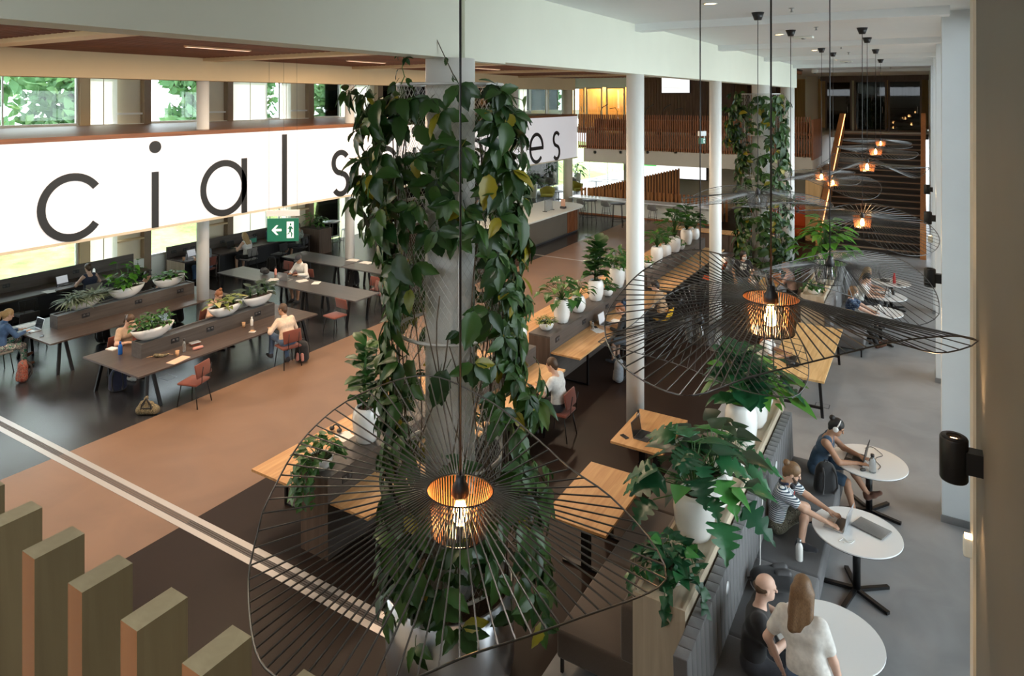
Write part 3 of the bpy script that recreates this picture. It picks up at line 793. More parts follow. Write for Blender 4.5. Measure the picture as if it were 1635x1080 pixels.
def study_table(x0, x1, y0, y1, label, m='desk_brown', along='Y', pairs=2, h=.75, single=True, group=None):
    t = thing('study_table', label, 'table', ((x0 + x1) / 2, (y0 + y1) / 2, 0), 0, group); a, b = (x1 - x0) / 2, (y1 - y0) / 2
    MB().box((-a, -b, h - .032), (a, b, h)).obj('table_top', m, t)
    MB().box((-a + .12, -b + .12, h - .075), (a - .12, b - .12, h - .032)).obj('under_frame', 'black_metal', t)
    if along == 'Y':
        for k in range(pairs):
            yy = -b + .35 + (2 * b - .7) * k / (pairs - 1)
            for sx in (-1, 1):
                aleg(MB(), sx * (a - .22), yy - .05, sx * .12, -.10, h - .04).obj('leg', 'black_metal', t); aleg(MB(), sx * (a - .22), yy + .05, sx * .12, .10, h - .04).obj('leg', 'black_metal', t)
    else:
        for k in range(pairs):
            xx = -a + .25 + (2 * a - .5) * k / (pairs - 1)
            for sy in (-1, 1):
                aleg(MB(), xx - .04, sy * (b - .1), -.10, sy * .02, h - .04).obj('leg', 'black_metal', t)
                if 0 < k < pairs - 1 or single is False: aleg(MB(), xx + .04, sy * (b - .1), .10, sy * .02, h - .04).obj('leg', 'black_metal', t)
    return t


def socket_plate(parent, x, y, z, nx):
    """twin black power socket on a face whose normal is +-x"""
    p = MB().box((x - .006, y - .09, z - .05), (x + .006, y + .09, z + .05)).obj('power_socket', 'black_plastic', parent)
    for q in (-.042, .042):
        o = MB().lathe([(0, 0), (.030, 0), (.030, .004), (0, .004)], 12).obj('socket_hole', 'dark_grey', p); o.location = (x + nx * .006, y + q, z); o.rotation_euler = (0, R(90) * nx, 0)
    return p


def desk_divider(x0, x1, y0, y1, z0, z1, label, socks):
    t = thing('desk_divider', label, 'divider', (x0, y0, z0)); w_, l_, h_ = x1 - x0, y1 - y0, z1 - z0
    MB().box((0, 0, 0), (.03, l_, h_)).obj('side_panel', 'wood_dark', t); MB().box((w_ - .03, 0, 0), (w_, l_, h_)).obj('side_panel', 'wood_dark', t)
    MB().box((.03, 0, 0), (w_ - .03, .03, h_)).obj('end_panel', 'wood_dark', t); MB().box((.03, l_ - .03, 0), (w_ - .03, l_, h_)).obj('end_panel', 'wood_dark', t)
    MB().box((.03, .03, h_ - .06), (w_ - .03, l_ - .03, h_ - .03)).obj('inset_top', 'dark_grey', t)
    for s_ in socks: socket_plate(t, w_, s_ * l_, h_ * .55, 1)
    return t


T1 = study_table(-14.65, -12.67, 7.38, 11.82, 'dark brown study table nearest the tan floor, with three boat planters', pairs=2)
D1 = desk_divider(-13.84, -13.50, 7.92, 11.22, .75, 1.05, 'dark wooden divider on the study table nearest the tan floor', (.22, .47, .85))
T2 = study_table(-18.0, -16.0, 7.40, 11.80, 'dark brown study table between the front table and the window desk', pairs=2)
D2 = desk_divider(-17.2, -16.86, 7.95, 11.35, .75, 1.05, 'dark wooden divider on the study table nearer the windows', (.18, .55, .88))
T3 = study_table(-18.28, -12.62, 13.05, 13.98, 'long dark grey study table set crosswise, with a man in a cap', 'desk_brown_x', 'X', 4)
T4 = study_table(-18.3, -15.62, 15.5, 16.48, 'grey study table behind the man in the cap', 'desk_brown_x', 'X', 2, single=False)
T5 = study_table(-15.58, -12.75, 15.5, 16.48, 'grey study table with open books beside the leafy column', 'desk_brown_x', 'X', 2, single=False)

# window desks
def window_desk(y0, y1, label, x0=-21.35, x1=-20.32, end=True):
    t = thing('window_desk', label, 'desk', (x0, y0, 0)); w_, l_ = x1 - x0, y1 - y0
    MB().box((.05, 0, .71), (w_, l_, .75)).obj('desk_top', 'desk_brown', t)
    MB().box((w_ * .55, .02, .02), (w_ * .55 + .03, l_ - .02, .71)).obj('modesty_panel', 'black_plastic', t)
    MB().box((0, 0, 0), (.05, l_, 1.12)).obj('back_panel', 'wood_dark', t)
    MB().box((.05, 0, 0), (w_ - .06, .03, .71)).obj('end_panel', 'ash_pale' if end else 'wood_dark', t); MB().box((.05, l_ - .03, 0), (w_ - .06, l_, .71)).obj('end_panel', 'wood_dark', t)
    for q in (.2, .55, .78): socket_plate(t, .05, q * l_, .93, 1)
    return t


window_desk(4.5, 12.25, 'long dark window desk with a woman in a navy top', end=False)
window_desk(13.35, 14.55, 'short window desk with a pale wooden end panel')
window_desk(14.62, 18.6, 'dark window desk behind the hanging green exit sign', end=False)
pb = thing('planter_box', 'dark wooden planter box with pale green leaves at the end of the window desk', 'planter', (-20.45, 18.97, 0))
MB().box((-.55, -.32, 0), (.55, .32, .95)).obj('box', 'wood_dark_z', pb); MB().box((-.51, -.28, .90), (.51, .28, .955)).obj('soil', 'soil', pb)

# wooden dividers with tables either side (three in a row)
def divider_row(y0, y1, lab, tl, tr):
    t = thing('planter_divider', lab, 'divider', (-7.12, y0, 0)); l_ = y1 - y0
    MB().box((0, 0, 0), (.50, l_, 1.04)).obj('body', 'wood_dark', t)
    MB().box((0, -.012, 0), (.50, 0, 1.04)).obj('end_panel', 'wood_dark_z', t)
    MB().box((-.004, -.012, 1.04), (.504, l_, 1.075)).obj('top_board', 'wood_dark', t)
    for q in (.06, .3, .54, .78): socket_plate(t, .504, q * l_, .93, 1)
    for side, lb in ((-1, tl), (1, tr)):
        x0, x1 = ((-8.16, -7.125) if side < 0 else (-6.615, -5.95))
        k = thing('wooden_table', lb, 'table', (x0, y0 + .02, 0)); w_ = x1 - x0
        MB().box((0, 0, .715), (w_, l_ - .05, .75)).obj('table_top', 'oak_orange', k)
        xo = .08 if side < 0 else w_ - .08
        for yy in (.55, l_ * .5, l_ - .6):
            MB().box((xo - .02, yy - .02, 0), (xo + .02, yy + .02, .715)).obj('leg', 'black_metal', k)
            MB().box((min(xo, w_ - xo) , yy - .02, 0), (max(xo, w_ - xo), yy + .02, .03)).obj('foot_bar', 'black_metal', k)
    return t


divider_row(6.36, 11.9, 'dark wooden planter divider behind the nearest leafy column', 'oak table on the tan floor side of the nearest divider', 'oak table hidden partly by the nearest leafy column')
divider_row(12.5, 18.0, 'dark wooden planter divider with a row of tall white pots', 'oak table on the tan floor side of the middle divider', 'oak table where a man in black writes beside the slim column')
divider_row(18.3, 24.2, 'farthest dark wooden planter divider with small white pots', 'oak table on the tan floor side of the farthest divider', 'oak table along the farthest divider, empty')

# lounge spines with benches
def bench(x0, x1, y0, y1, face, label, fab, back_h=1.12, ribs=True, name='lounge_bench'):
    """long upholstered bench; face +1 looks towards +x"""
    t = thing(name, label, 'bench', (x0, y0, 0)); w_, l_ = x1 - x0, y1 - y0
    n = max(1, round(l_ / 1.35))
    for k in range(n):
        a, b = l_ * k / n, l_ * (k + 1) / n
        MB().rbox((.02, a + .004, .17), (w_, b - .004, .46), .03).obj('seat_cushion', fab, t)
    xb0, xb1 = (0, .15) if face > 0 else (w_ - .15, w_)
    if ribs:
        rw = .135; m = int(l_ / rw)
        for k in range(m):
            a, b = l_ * k / m, l_ * (k + 1) / m
            v = MB().rbox((0, a + .0015, .44), (.13, b - .0015, back_h), .009, 2)
            sgn = 1 if face > 0 else -1
            v.v = [((xx * sgn + (0 if face > 0 else w_)) + sgn * .10 * max(0, (.9 - zz)) * .5, yy, zz) for xx, yy, zz in v.v]
            if sgn < 0: v.f = [f[::-1] for f in v.f]
            v.obj('back_panel', fab, t)
    else:
        for k in range(n):
            a, b = l_ * k / n, l_ * (k + 1) / n
            MB().rbox((xb0, a + .003, .44), (xb1, b - .003, back_h), .03).obj('back_cushion', fab, t)
    for xx in (.06, w_ - .06):
        for k in range(n + 1):
            yy = min(max(.06, l_ * k / n), l_ - .06); MB().box((xx - .015, yy - .015, 0), (xx + .015, yy + .015, .17)).obj('leg', 'black_metal', t)
    MB().box((.045, .045, .15), (w_ - .045, l_ - .045, .17)).obj('base_frame', 'black_metal', t)
    for k in range(1, n, 1):
        if ribs:
            o = MB().lathe([(0, 0), (.06, 0), (.06, .006), (0, .006)], 20).obj('round_label', 'white_top', t); sgn = 1 if face > 0 else -1
            o.location = (.135 if face > 0 else w_ - .135, l_ * k / n, back_h - .20); o.rotation_euler = (0, R(90) * sgn, 0)
    return t


def spine(x0, x1, y0, y1, h, label):
    t = thing('planter_spine', label, 'planter', (x0, y0, 0)); w_, l_ = x1 - x0, y1 - y0
    MB().box((0, .02, 0), (.03, l_, h)).obj('side_panel', 'ash_pale_y', t); MB().box((w_ - .03, .02, 0), (w_, l_, h)).obj('side_panel', 'ash_pale_y', t)
    MB().box((.0, 0, 0), (w_, .022, h)).obj('end_panel', 'ash_pale', t); MB().box((.0, l_, 0), (w_, l_ + .02, h)).obj('end_panel', 'ash_pale', t)
    MB().box((.03, .022, h - .07), (w_ - .03, l_, h - .045)).obj('inset_shelf', 'ash_pale_y', t)
    for q in (.12, .45, .72):
        p = MB().box((w_, l_ * q - .045, h - .26), (w_ + .008, l_ * q + .045, h - .10)).obj('power_socket', 'black_plastic', t)
    return t


SPH = 1.22
spine(-2.42, -1.905, 6.28, 11.5, SPH, 'pale wooden planter spine between the near lounge benches')
bench(-1.885, -1.03, 5.85, 11.35, 1, 'long grey ribbed bench facing the round white tables', 'felt_grey')
bench(-3.30, -2.425, 6.33, 11.45, -1, 'brown grey bench facing the oak tables', 'felt_brown', 1.0, False)
spine(-2.58, -2.055, 17.95, 23.6, SPH, 'pale wooden planter spine between the far lounge benches')
bench(-2.035, -1.18, 17.7, 23.5, 1, 'far grey bench with masked visitors', 'felt_grey')
bench(-3.46, -2.585, 18.0, 23.5, -1, 'dark bench behind the far planter spine', 'felt_brown', 1.0, False)


def oak_table(x0, x1, y0, y1, label, m='oak_orange'):
    t = thing('oak_table', label, 'table', ((x0 + x1) / 2, (y0 + y1) / 2, 0)); a, b = (x1 - x0) / 2, (y1 - y0) / 2
    MB().box((-a, -b, .715), (a, b, .75)).obj('table_top', m, t)
    for yy in (-b * .5, b * .5):
        MB().box((-.05, yy - .05, .03), (.05, yy + .05, .715)).obj('pedestal', 'black_metal', t)
        MB().box((-a * .75, yy - .04, 0), (a * .75, yy + .04, .03)).obj('foot', 'black_metal', t)
    return t


oak_table(-4.12, -3.27, 7.6, 9.05, 'empty oak table in front of the brown bench')
oak_table(-4.12, -3.30, 9.75, 11.44 - .42, 'oak table with a laptop and green notebook beside the slim column')
oak_table(-4.05, -3.40, 18.3, 20.0, 'far oak table beside the standing woman', 'oak_light')
oak_table(-4.05, -3.40, 20.2, 21.0, 'farthest oak table in front of the steel planter', 'oak_light')
ht = thing('long_table', 'light oak table on black trestle legs at the end of the near bench', 'table', (-2.1, 15.5, 0))
MB().box((-.52, -1.68, .715), (.52, 1.68, .755)).obj('table_top', 'oak_light', ht)
for yy in (-1.5, 1.5):
    for sx in (-1, 1): MB().bar((sx * .42, yy, .715), (sx * .47, yy + (.0), 0), .05, .05).obj('leg', 'black_metal', ht)
    MB().box((-.46, yy - .025, .16), (.46, yy + .025, .20)).obj('cross_bar', 'black_metal', ht)
MB().bar((-.0, -1.5, .18), (-.0, 1.5, .18), .05, .04).obj('long_bar', 'black_metal', ht)


def mk_round(t):
    MB().lathe([(0, .715), (.485, .715), (.50, .722), (.50, .728), (0, .728)], 48, smooth=False).obj('edge', 'black_plastic', t)
    MB().lathe([(0, .728), (.50, .728), (.498, .742), (0, .742)], 48, smooth=False).obj('table_top', 'white_top', t)
    MB().lathe([(0, .02), (.045, .02), (.045, .715), (0, .715)], 16).obj('post', 'black_metal', t)
    for k in range(5): MB().bar((.02 * math.cos(R(72 * k)), .02 * math.sin(R(72 * k)), .035), (.42 * math.cos(R(72 * k + 20)), .42 * math.sin(R(72 * k + 20)), .02), .05, .035).obj('foot', 'black_metal', t)


for (x, y, lb) in ((-.70, 9.28, 'round white table with the bearded man\'s laptop and a mesh sleeve'), (-.80, 7.32, 'empty round white table beside the woman in a white shirt'), (-.68, 11.16, 'round white table with a clear tumbler and black laptop'),
                   (-.92, 19.15, 'round white table of the masked woman in navy'), (-.87, 20.75, 'middle one of the three far round white tables'), (-.80, 22.35, 'farthest round white table with a red bottle')):
    use('round_table', mk_round, (x, y, 0), random.uniform(0, 1), lb, 'table', 'round white lounge tables')

# high tables and stools near the windows and the bar
def mk_high(top):
    def make(t):
        MB().lathe([(0, 1.06), (.35, 1.06), (.36, 1.075), (.35, 1.09), (0, 1.09)], 28).obj('table_top', top, t)
        for k in range(4):
            a = R(45 + 90 * k); MB().tube([(.26 * math.cos(a), .26 * math.sin(a), 1.06), (.34 * math.cos(a), .34 * math.sin(a), 0)], .016, 6).obj('leg', 'black_metal', t)
        MB().tube([(.315 * math.cos(2 * math.pi * k / 24), .315 * math.sin(2 * math.pi * k / 24), .28) for k in range(24)], .010, 5, True).obj('foot_ring', 'black_metal', t)
    return make


p = at(529, 397); use('high_table:w', mk_high('grey_metal'), p, .2, 'high round table nearest the slim column by the windows', 'table', 'high round tables')
p = at(552, 394); barstool(p.x, p.y, 20, 'tall backless stool beside the high table by the windows', 'grey_metal', False)
p = at(597, 375); use('high_table:w', mk_high('grey_metal'), p, .5, 'second high round table by the windows, left of the leafy column', 'table', 'high round tables')
p = at(616, 371); barstool(p.x, p.y, 60, 'tall backless stool beside the second window high table', 'grey_metal', False)
p = at(986, 362); use('high_table:b', mk_high('dark_grey'), (p.x, p.y, 0), .3, 'dark high table with thin legs in front of the white counter', 'table', 'high round tables')
p = at(970, 356); use('high_table:b', mk_high('dark_grey'), (-13.9, 30.35, 0), .9, 'second dark high table close to the white counter', 'table', 'high round tables')
p = at(944, 352); barstool(p.x - .3, p.y - .9, 0, 'backless dark stool left of the dark high tables', 'dark_grey', False)

# long white counter with chairs
wc = thing('white_counter', 'long white work counter below the balcony', 'counter', (0, 32.0, 0))
MB().box((-15.85, 0, .84), (-8.3, .9, .90)).obj('counter_top', 'white_top', wc); MB().box((-15.8, .45, .08), (-8.4, .5, .84)).obj('front_panel', 'white_paint', wc); MB().box((-15.8, .42, 0), (-8.4, .47, .08)).obj('plinth', 'slat_red', wc)
for k, u in enumerate((929, 968, 1042, 1082)):
    q = onY(u, 300, 31.75)
    barstool(q.x, 31.72, -8 + 5 * k, ('brown grey stool at the left end of the white counter', 'brown grey stool behind the dark high tables', 'brown grey stool right of the slim column at the counter', 'brown grey stool behind the far pots at the counter')[k], 'grey_fabric', True, 'stools along the white counter', .62)

# bar
bar = thing('coffee_bar', 'grey bar counter with a pale rounded top and wooden slats', 'counter', (0, 0, 0))
top = [(-15.6, 21.0), (-13.26, 21.0), (-13.26, 28.0)] + [(-13.26 - 1.0 * (1 - math.cos(R(a))), 28.0 + 1.0 * math.sin(R(a))) for a in range(10, 91, 10)] + [(-15.6, 29.0)]
inn = [(-15.6, 21.1), (-13.42, 21.1), (-13.42, 27.9)] + [(-13.42 - .9 * (1 - math.cos(R(a))), 27.9 + .9 * math.sin(R(a))) for a in range(10, 91, 10)] + [(-15.6, 28.8)]
MB().prism(top, 1.06, 1.12).obj('counter_top', 'white_paint', bar); MB().prism(inn, .10, 1.06).obj('front_panel', 'pier_brown', bar); MB().prism([(a - .06, b) for a, b in inn], 0, .10).obj('plinth', 'dark_grey', bar)
for k in range(16): MB().box((-13.42, 21.15 + k * .15, .10), (-13.37, 21.22 + k * .15, 1.06)).obj('slat', 'slat_red', bar)
for k in range(7): MB().box((-13.42 + (-.02 if k > 4 else 0), 26.95 + k * .15, .10), (-13.37 + (-.02 if k > 4 else 0), 27.02 + k * .15, 1.06)).obj('slat', 'slat_red', bar)
bb = thing('back_bar', 'dark back counter with coffee machines behind the bar', 'counter', (-18.2, 24.5, 0))
MB().box((-.35, -3.5, 0), (.35, 3.5, .92)).obj('body', 'wood_dark_z', bb); MB().box((-.4, -3.55, .92), (.4, 3.55, .96)).obj('counter_top', 'white_top', bb)
for k in range(2):
    t = thing('coffee_machine', ('silver coffee machine on the left of the back bar', 'silver coffee machine on the right of the back bar')[k], 'machine', (-18.2, 25.6 + 1.7 * k, .96))
    MB().rbox((-.28, -.35, .02), (.28, .35, .26), .03).obj('body', 'grey_metal', t); MB().rbox((-.28, -.35, .36), (.2, .35, .56), .03).obj('head', 'grey_metal', t)
    MB().box((-.26, -.3, .25), (-.05, .3, .37)).obj('back_panel', 'black_metal', t)
    for q in (-.18, .18): MB().tube([(.12, q, .36), (.12, q, .31), (.3, q, .30)], .02, 6).obj('portafilter', 'black_plastic', t)
tb = thing('tip_tray', 'clear acrylic guard standing on the bar top', 'guard', (-14.0, 26.3, 1.12))
MB().box((-.02, -.35, 0), (.02, .35, .5)).obj('pane', 'clear_plastic', tb); MB().box((-.1, -.36, 0), (.1, -.32, .03)).obj('foot', 'black_plastic', tb); MB().box((-.1, .32, 0), (.1, .36, .03)).obj('foot', 'black_plastic', tb)
tb = thing('card_terminal', 'small dark payment terminal with a pink screen on the bar top', 'terminal', (-13.75, 27.2, 1.12))
MB().rbox((-.12, -.1, 0), (.12, .1, .10), .02).obj('body', 'dark_grey', tb); MB().box((-.10, -.02, .10), (.10, .02, .42)).obj('screen', 'paper_peach', tb)
for k in range(5):
    t = thing('paper_cup_stack', 'stack of brown paper cups on the back bar', 'cups', (-17.95, 23.2 + .13 * k, .96), 0, 'paper cup stacks on the back bar')
    MB().lathe([(0, 0), (.035, 0), (.045, .30 - .03 * k), (0, .30 - .03 * k)], 12).obj('cup', 'kraft', t)
br_ = thing('serving_board', 'wooden serving board at the near end of the bar top', 'board', (-13.75, 22.9, 1.12)); MB().rbox((-.16, -.45, 0), (.16, .45, .03), .015).obj('board', 'oak_light', br_); MB().box((-.1, -.3, .03), (.1, .1, .06)).obj('tray', 'pink_case', br_)

# lounge chairs by the glazed end
def mk_arm(fab):
    def make(t):
        MB().rbox((-.36, -.30, .30), (.36, .34, .44), .05).obj('seat', fab, t)
        v = MB(); n = 17; vs = []; fs = []
        for k in range(n):
            a = R(-20 + 220 * k / (n - 1)); h = .86 - .16 * abs(math.cos(a)) ** 2
            for r, z in ((.36, .34), (.43, .34 + (h - .34) * .5), (.46, h), (.42, h + .01), (.38, .34 + (h - .34) * .5), (.32, .38)): vs.append((r * math.cos(a), -r * math.sin(a) * .9, z))
        for k in range(n - 1):
            for i in range(6): j = (i + 1) % 6; fs.append((k * 6 + i, k * 6 + j, k * 6 + 6 + j, k * 6 + 6 + i))
        fs += [tuple(range(6)), tuple((n - 1) * 6 + i for i in range(6))[::-1]]
        v.add(vs, fs, True).obj('backrest', fab, t)
        for sx in (-1, 1):
            for sy in (-1, 1): MB().tube([(sx * .24, sy * .22, .31), (sx * .30, sy * .28, 0)], .014, 6).obj('leg', 'black_metal', t)
    return make


for u, v, f, fab, lb in ((874, 322, 20, 'yellow_fabric', 'mustard armchair with its back to the hall'), (921, 312, 70, 'yellow_fabric', 'mustard armchair right of the cream column'), (860, 303, 200, 'grey_fabric', 'grey tub chair left of the mustard armchair'),
                         (875, 301, 170, 'grey_fabric', 'grey tub chair behind the mustard armchair'), (916, 301, 120, 'grey_fabric', 'grey tub chair behind the cream column')):
    p = at(u, v); p = p * (min(1, 45.2 / p.y)); use('tub_chair:' + fab, mk_arm(fab), (p.x, p.y, 0), R(f + 180), lb, 'armchair', 'lounge tub chairs')
for u, v, lb in ((892, 318, 'low dark side table near the mustard armchair'), (952, 300, 'low dark side table by the end windows')):
    p = at(u, v); p = p * (min(1, 45 / p.y))
    def mk(t):
        MB().lathe([(0, .44), (.4, .44), (.4, .47), (0, .47)], 24, smooth=False).obj('table_top', 'dark_grey', t); MB().lathe([(0, 0), (.2, 0), (.2, .02), (.03, .03), (.03, .44), (0, .44)], 16).obj('pedestal', 'black_metal', t)
    use('low_table', mk, (p.x, p.y, 0), 0, lb, 'table', 'low lounge tables')
# orange alcove bench left of the stairs
ob = thing('alcove_bench', 'orange upholstered alcove bench left of the staircase', 'bench', (-5.9, 31.3, 0))
MB().rbox((-.8, 0, .12), (1.5, .7, .45), .04).obj('seat', 'orange_panel', ob); MB().rbox((-.8, .6, .45), (1.5, .78, 1.75), .04).obj('backrest', 'orange_panel', ob); MB().box((-.78, .05, 0), (1.48, .7, .12)).obj('plinth', 'black_plastic', ob)
MB().box((-.9, -.05, 0), (-.8, .8, 1.0)).obj('side_panel', 'black_plastic', ob)
ot = thing('alcove_table', 'small dark table in front of the orange bench', 'table', (-5.4, 30.6, 0))
MB().box((-.4, -.3, .72), (.4, .3, .75)).obj('table_top', 'black_plastic', ot); MB().lathe([(0, 0), (.25, 0), (.25, .02), (.03, .04), (.03, .72), (0, .72)], 14).obj('pedestal', 'black_metal', ot)
lc = thing('service_counter', 'low grey cabinet with a pale top behind the far planters', 'counter', (-6.3, 25.6, 0))
MB().box((-2.0, 0, .06), (1.6, .6, 1.0)).obj('body', 'wood_dark_z', lc); MB().box((-2.05, -.05, 1.0), (1.65, .62, 1.04)).obj('counter_top', 'oak_orange', lc); MB().box((-1.95, .05, 0), (1.55, .55, .06)).obj('plinth', 'black_plastic', lc)
for k in range(5): MB().box((-1.96 + .72 * k, -.012, .1), (-1.96 + .72 * k + .68, 0, .96)).obj('door', 'wood_dark_z', lc)
# ================================================================ PLANTS
def leaf_shape(prof, n=7, fold=.12, droop=.25, lobes=0, ripple=0.0):
    """leaf of length 1 along +y, normal +z; prof(t) gives half width; two strips folded along the midrib"""
    vs, fs = [], []
    for i in range(n + 1):
        t = i / n; wd = prof(t)
        if lobes and 0 < i < n: wd *= (1 - lobes if i % 3 == 0 and lobes > .2 else (1 - lobes if lobes <= .2 and i % 2 == 0 else 1))
        z = -droop * t * t; y = t - .10 * droop * t * t
        for q in (-1, -.5, 0, .5, 1):
            vs.append((q * wd, y + (.06 * abs(q) if lobes else 0), z + fold * wd * (abs(q) - .3 * q * q) * 2 + ripple * wd * math.sin(t * 19 + q * 4)))
    for i in range(n):
        for k in range(4): a = i * 5 + k; fs.append((a, a + 1, a + 6, a + 5))
    return vs, fs


def egg(t, w=.30, p=.42): return w * (math.sin(math.pi * t ** p) ** .9 if 0 < t < 1 else .012)


LS = {}
def _mk(key, parts, m):
    mb = MB()
    for vs, fs in parts: mb.add(vs, fs, True)
    LS[key] = mb.mesh('leaf', m)


def xf(vf, mtx): return ([tuple(mtx @ Vector(v)) for v in vf[0]], vf[1])


_ov = leaf_shape(lambda t: egg(t, .29, .55), 6, .15, .25)
_nar = leaf_shape(lambda t: egg(t, .17, .6), 6, .18, .35)
_fig = leaf_shape(lambda t: egg(t, .34, 1.25), 7, .16, .22, ripple=.10)
_heart = leaf_shape(lambda t: egg(t, .42, .40), 6, .12, .22)
_mon = leaf_shape(lambda t: egg(t, .50, .45), 14, .10, .30, .55)
_strap = leaf_shape(lambda t: .045 * (1 - t ** 3) + .004, 7, .3, .9)
_tooth = leaf_shape(lambda t: egg(t, .27, .72), 9, .14, .30, .13)
for q_, mm in (('vine', 'leaf_vine'),):
    for var in range(7):
        rr = random.Random(var * 11 + 3); prt = []
        n = (3, 3, 5, 5, 4, 3, 1)[var]
        for k in range(n):
            az = (k - (n - 1) / 2) * (50 if n == 3 else 36) + rr.uniform(-8, 8)
            sc = (.62 if n > 1 else .9) * rr.uniform(.85, 1.15) * (1 - .12 * abs(k - (n - 1) / 2))
            pitch = rr.uniform(-40, 5)
            prt.append(xf(_tooth, Matrix.Translation((0, .22, 0)) @ Matrix.Rotation(R(az), 4, 'Z') @ Matrix.Rotation(R(pitch), 4, 'X') @ Matrix.Rotation(R(rr.uniform(-25, 25)), 4, 'Y') @ Matrix.Scale(sc, 4)))
        st_ = MB().tube([(0, 0, 0), (0, .12, .02), (0, .23, 0)], .010, 3); prt.append((st_.v, st_.f))
        _mk('vine%d' % var, prt, mm)
for m_ in ('leaf_fig', 'leaf_monstera', 'leaf_bright', 'leaf_mid', 'leaf_grey', 'leaf_lime', 'leaf_dark'):
    s_ = m_[5:]
    _mk('ov_' + s_, [_ov], m_); _mk('nar_' + s_, [_nar], m_); _mk('fig_' + s_, [_fig], m_); _mk('heart_' + s_, [_heart], m_); _mk('mon_' + s_, [_mon], m_); _mk('strap_' + s_, [_strap], m_)


def leaf_mtx(base, d, up, size, wide=1.0):
    y = Vector(d).normalized(); z = Vector(up); z = z - y * z.dot(y)
    z = z.normalized() if z.length > 1e-4 else y.orthogonal().normalized()
    x = y.cross(z)
    m = Matrix(((x.x * size * wide, y.x * size, z.x * size, base[0]), (x.y * size * wide, y.y * size, z.y * size, base[1]), (x.z * size * wide, y.z * size, z.z * size, base[2]), (0, 0, 0, 1)))
    return m


class Plant:
    """collects leaves; each leaf an object of its own, or all in one foliage mesh when they are too small to tell apart"""
    def __init__(s, parent, single=True): s.p = parent; s.single = single; s.stem = MB(); s.mb = None; s.mat = None; s.n = 0
    def leaf(s, key, base, d, up, size, wide=1.0):
        m = leaf_mtx(base, d, up, size, wide); me = LS[key]; s.n += 1
        if s.single: put('leaf', me, s.p, m)
        else:
            if s.mb is None: s.mb = MB(); s.mat = me.materials[0]
            vs = [m @ v.co for v in me.vertices]; s.mb.add(vs, [tuple(f.vertices) for f in me.polygons], True)
    def done(s, stemmat='leaf_mid'):
        if s.stem.v: s.stem.obj('stem', stemmat, s.p)
        if s.mb: o = s.mb.obj('foliage', s.mat, s.p); o['kind'] = 'stuff'


def rosette(P, rg, c, n, reach, h, key, lsize, spread=(10, 80), droop=.5, petiole=.006, keys=None, flat=1.0):
    for i in range(n):
        az = 2.399963 * i + rg.uniform(-.4, .4); q = (i + .5) / n; el = R(spread[1] + (spread[0] - spread[1]) * q + rg.uniform(-8, 8))
        L = reach * rg.uniform(.65, 1.1); hz = math.cos(el) * L * flat; vt = math.sin(el) * h * rg.uniform(.7, 1.1)
        dirh = Vector((math.cos(az), math.sin(az), 0)); b = Vector(c); tip = b + dirh * hz + Vector((0, 0, vt))
        if petiole: P.stem.tube([b, b + dirh * hz * .35 + Vector((0, 0, vt * .65)), tip], petiole, 4)
        d = dirh * (.6 + .4 * math.cos(el)) + Vector((rg.uniform(-.25, .25), rg.uniform(-.25, .25), .5 * math.sin(el) - droop * rg.uniform(.5, 1.2)))
        P.leaf((keys or [key])[i % len(keys or [key])], tip, d, dirh * .25 + Vector((rg.uniform(-.3, .3), rg.uniform(-.3, .3), 1)), lsize * rg.uniform(.7, 1.2))


def stalk(P, rg, c, h, n, key, lsize, lean=(0, 0), r=.012, up=.35):
    b = Vector(c); top = b + Vector((lean[0], lean[1], h))
    P.stem.tube([b, (b + top) / 2 + Vector((rg.uniform(-.03, .03), rg.uniform(-.03, .03), 0)), top], r, 5, taper=.6)
    for i in range(n):
        q = .12 + .88 * i / max(1, n - 1); az = 2.399963 * i + rg.uniform(-.3, .3); dh = Vector((math.cos(az), math.sin(az), 0))
        P.leaf(key, b.lerp(top, q), dh * (1 - .45 * q) + Vector((0, 0, up * q + .1 + rg.uniform(-.25, .25))), Vector((-dh.x * .5, -dh.y * .5, 1)), lsize * rg.uniform(.75, 1.15) * (1 - .15 * q))


POTS = {'tall': [(0, 0), (.62, 0), (.74, .04), (.93, .30), (1.0, .62), (.97, .80), (.86, .92), (.72, 1.0), (.66, .99), (.64, .93), (0, .93)],
        'round': [(0, 0), (.5, 0), (.72, .06), (.95, .28), (1.0, .5), (.94, .74), (.74, .94), (.64, 1.0), (.58, .98), (.56, .92), (0, .92)],
        'bowl': [(0, 0), (.42, 0), (.60, .06), (.84, .34), (.96, .66), (1.0, 1.0), (.95, 1.0), (.92, .88), (0, .86)],
        'cone': [(0, 0), (.72, 0), (.80, .05), (.95, .6), (1.0, 1.0), (.94, 1.0), (.92, .92), (0, .92)]}


def pot(t, kind, r, h, m='white_gloss', sy=1.0, sx=1.0):
    pr = [(a * r, b * h) for a, b in POTS[kind]]
    MB().lathe(pr[:-1], 32, (0, 0, 0), True, sx, sy).obj('pot', m, t)
    q = pr[-1][1]; rr = pr[-2][0]
    MB().lathe([(0, q), (rr * 1.0, q - .004), (0, q - .008)], 20, (0, 0, 0), True, sx, sy).obj('soil', 'soil', t)
    return q


def potted(loc, kind, r, h, grow, label, seed=0, group=None, rz=None, single=True, sy=1.0, sx=1.0, stemmat='leaf_mid'):
    rg = random.Random(seed * 17 + 5); t = thing('potted_plant', label, 'plant', loc, rg.uniform(0, 6) if rz is None else rz, group)
    q = pot(t, kind, r, h, 'white_gloss', sy, sx); P = Plant(t, single); grow(P, rg, (0, 0, q)); P.done(stemmat)
    return t


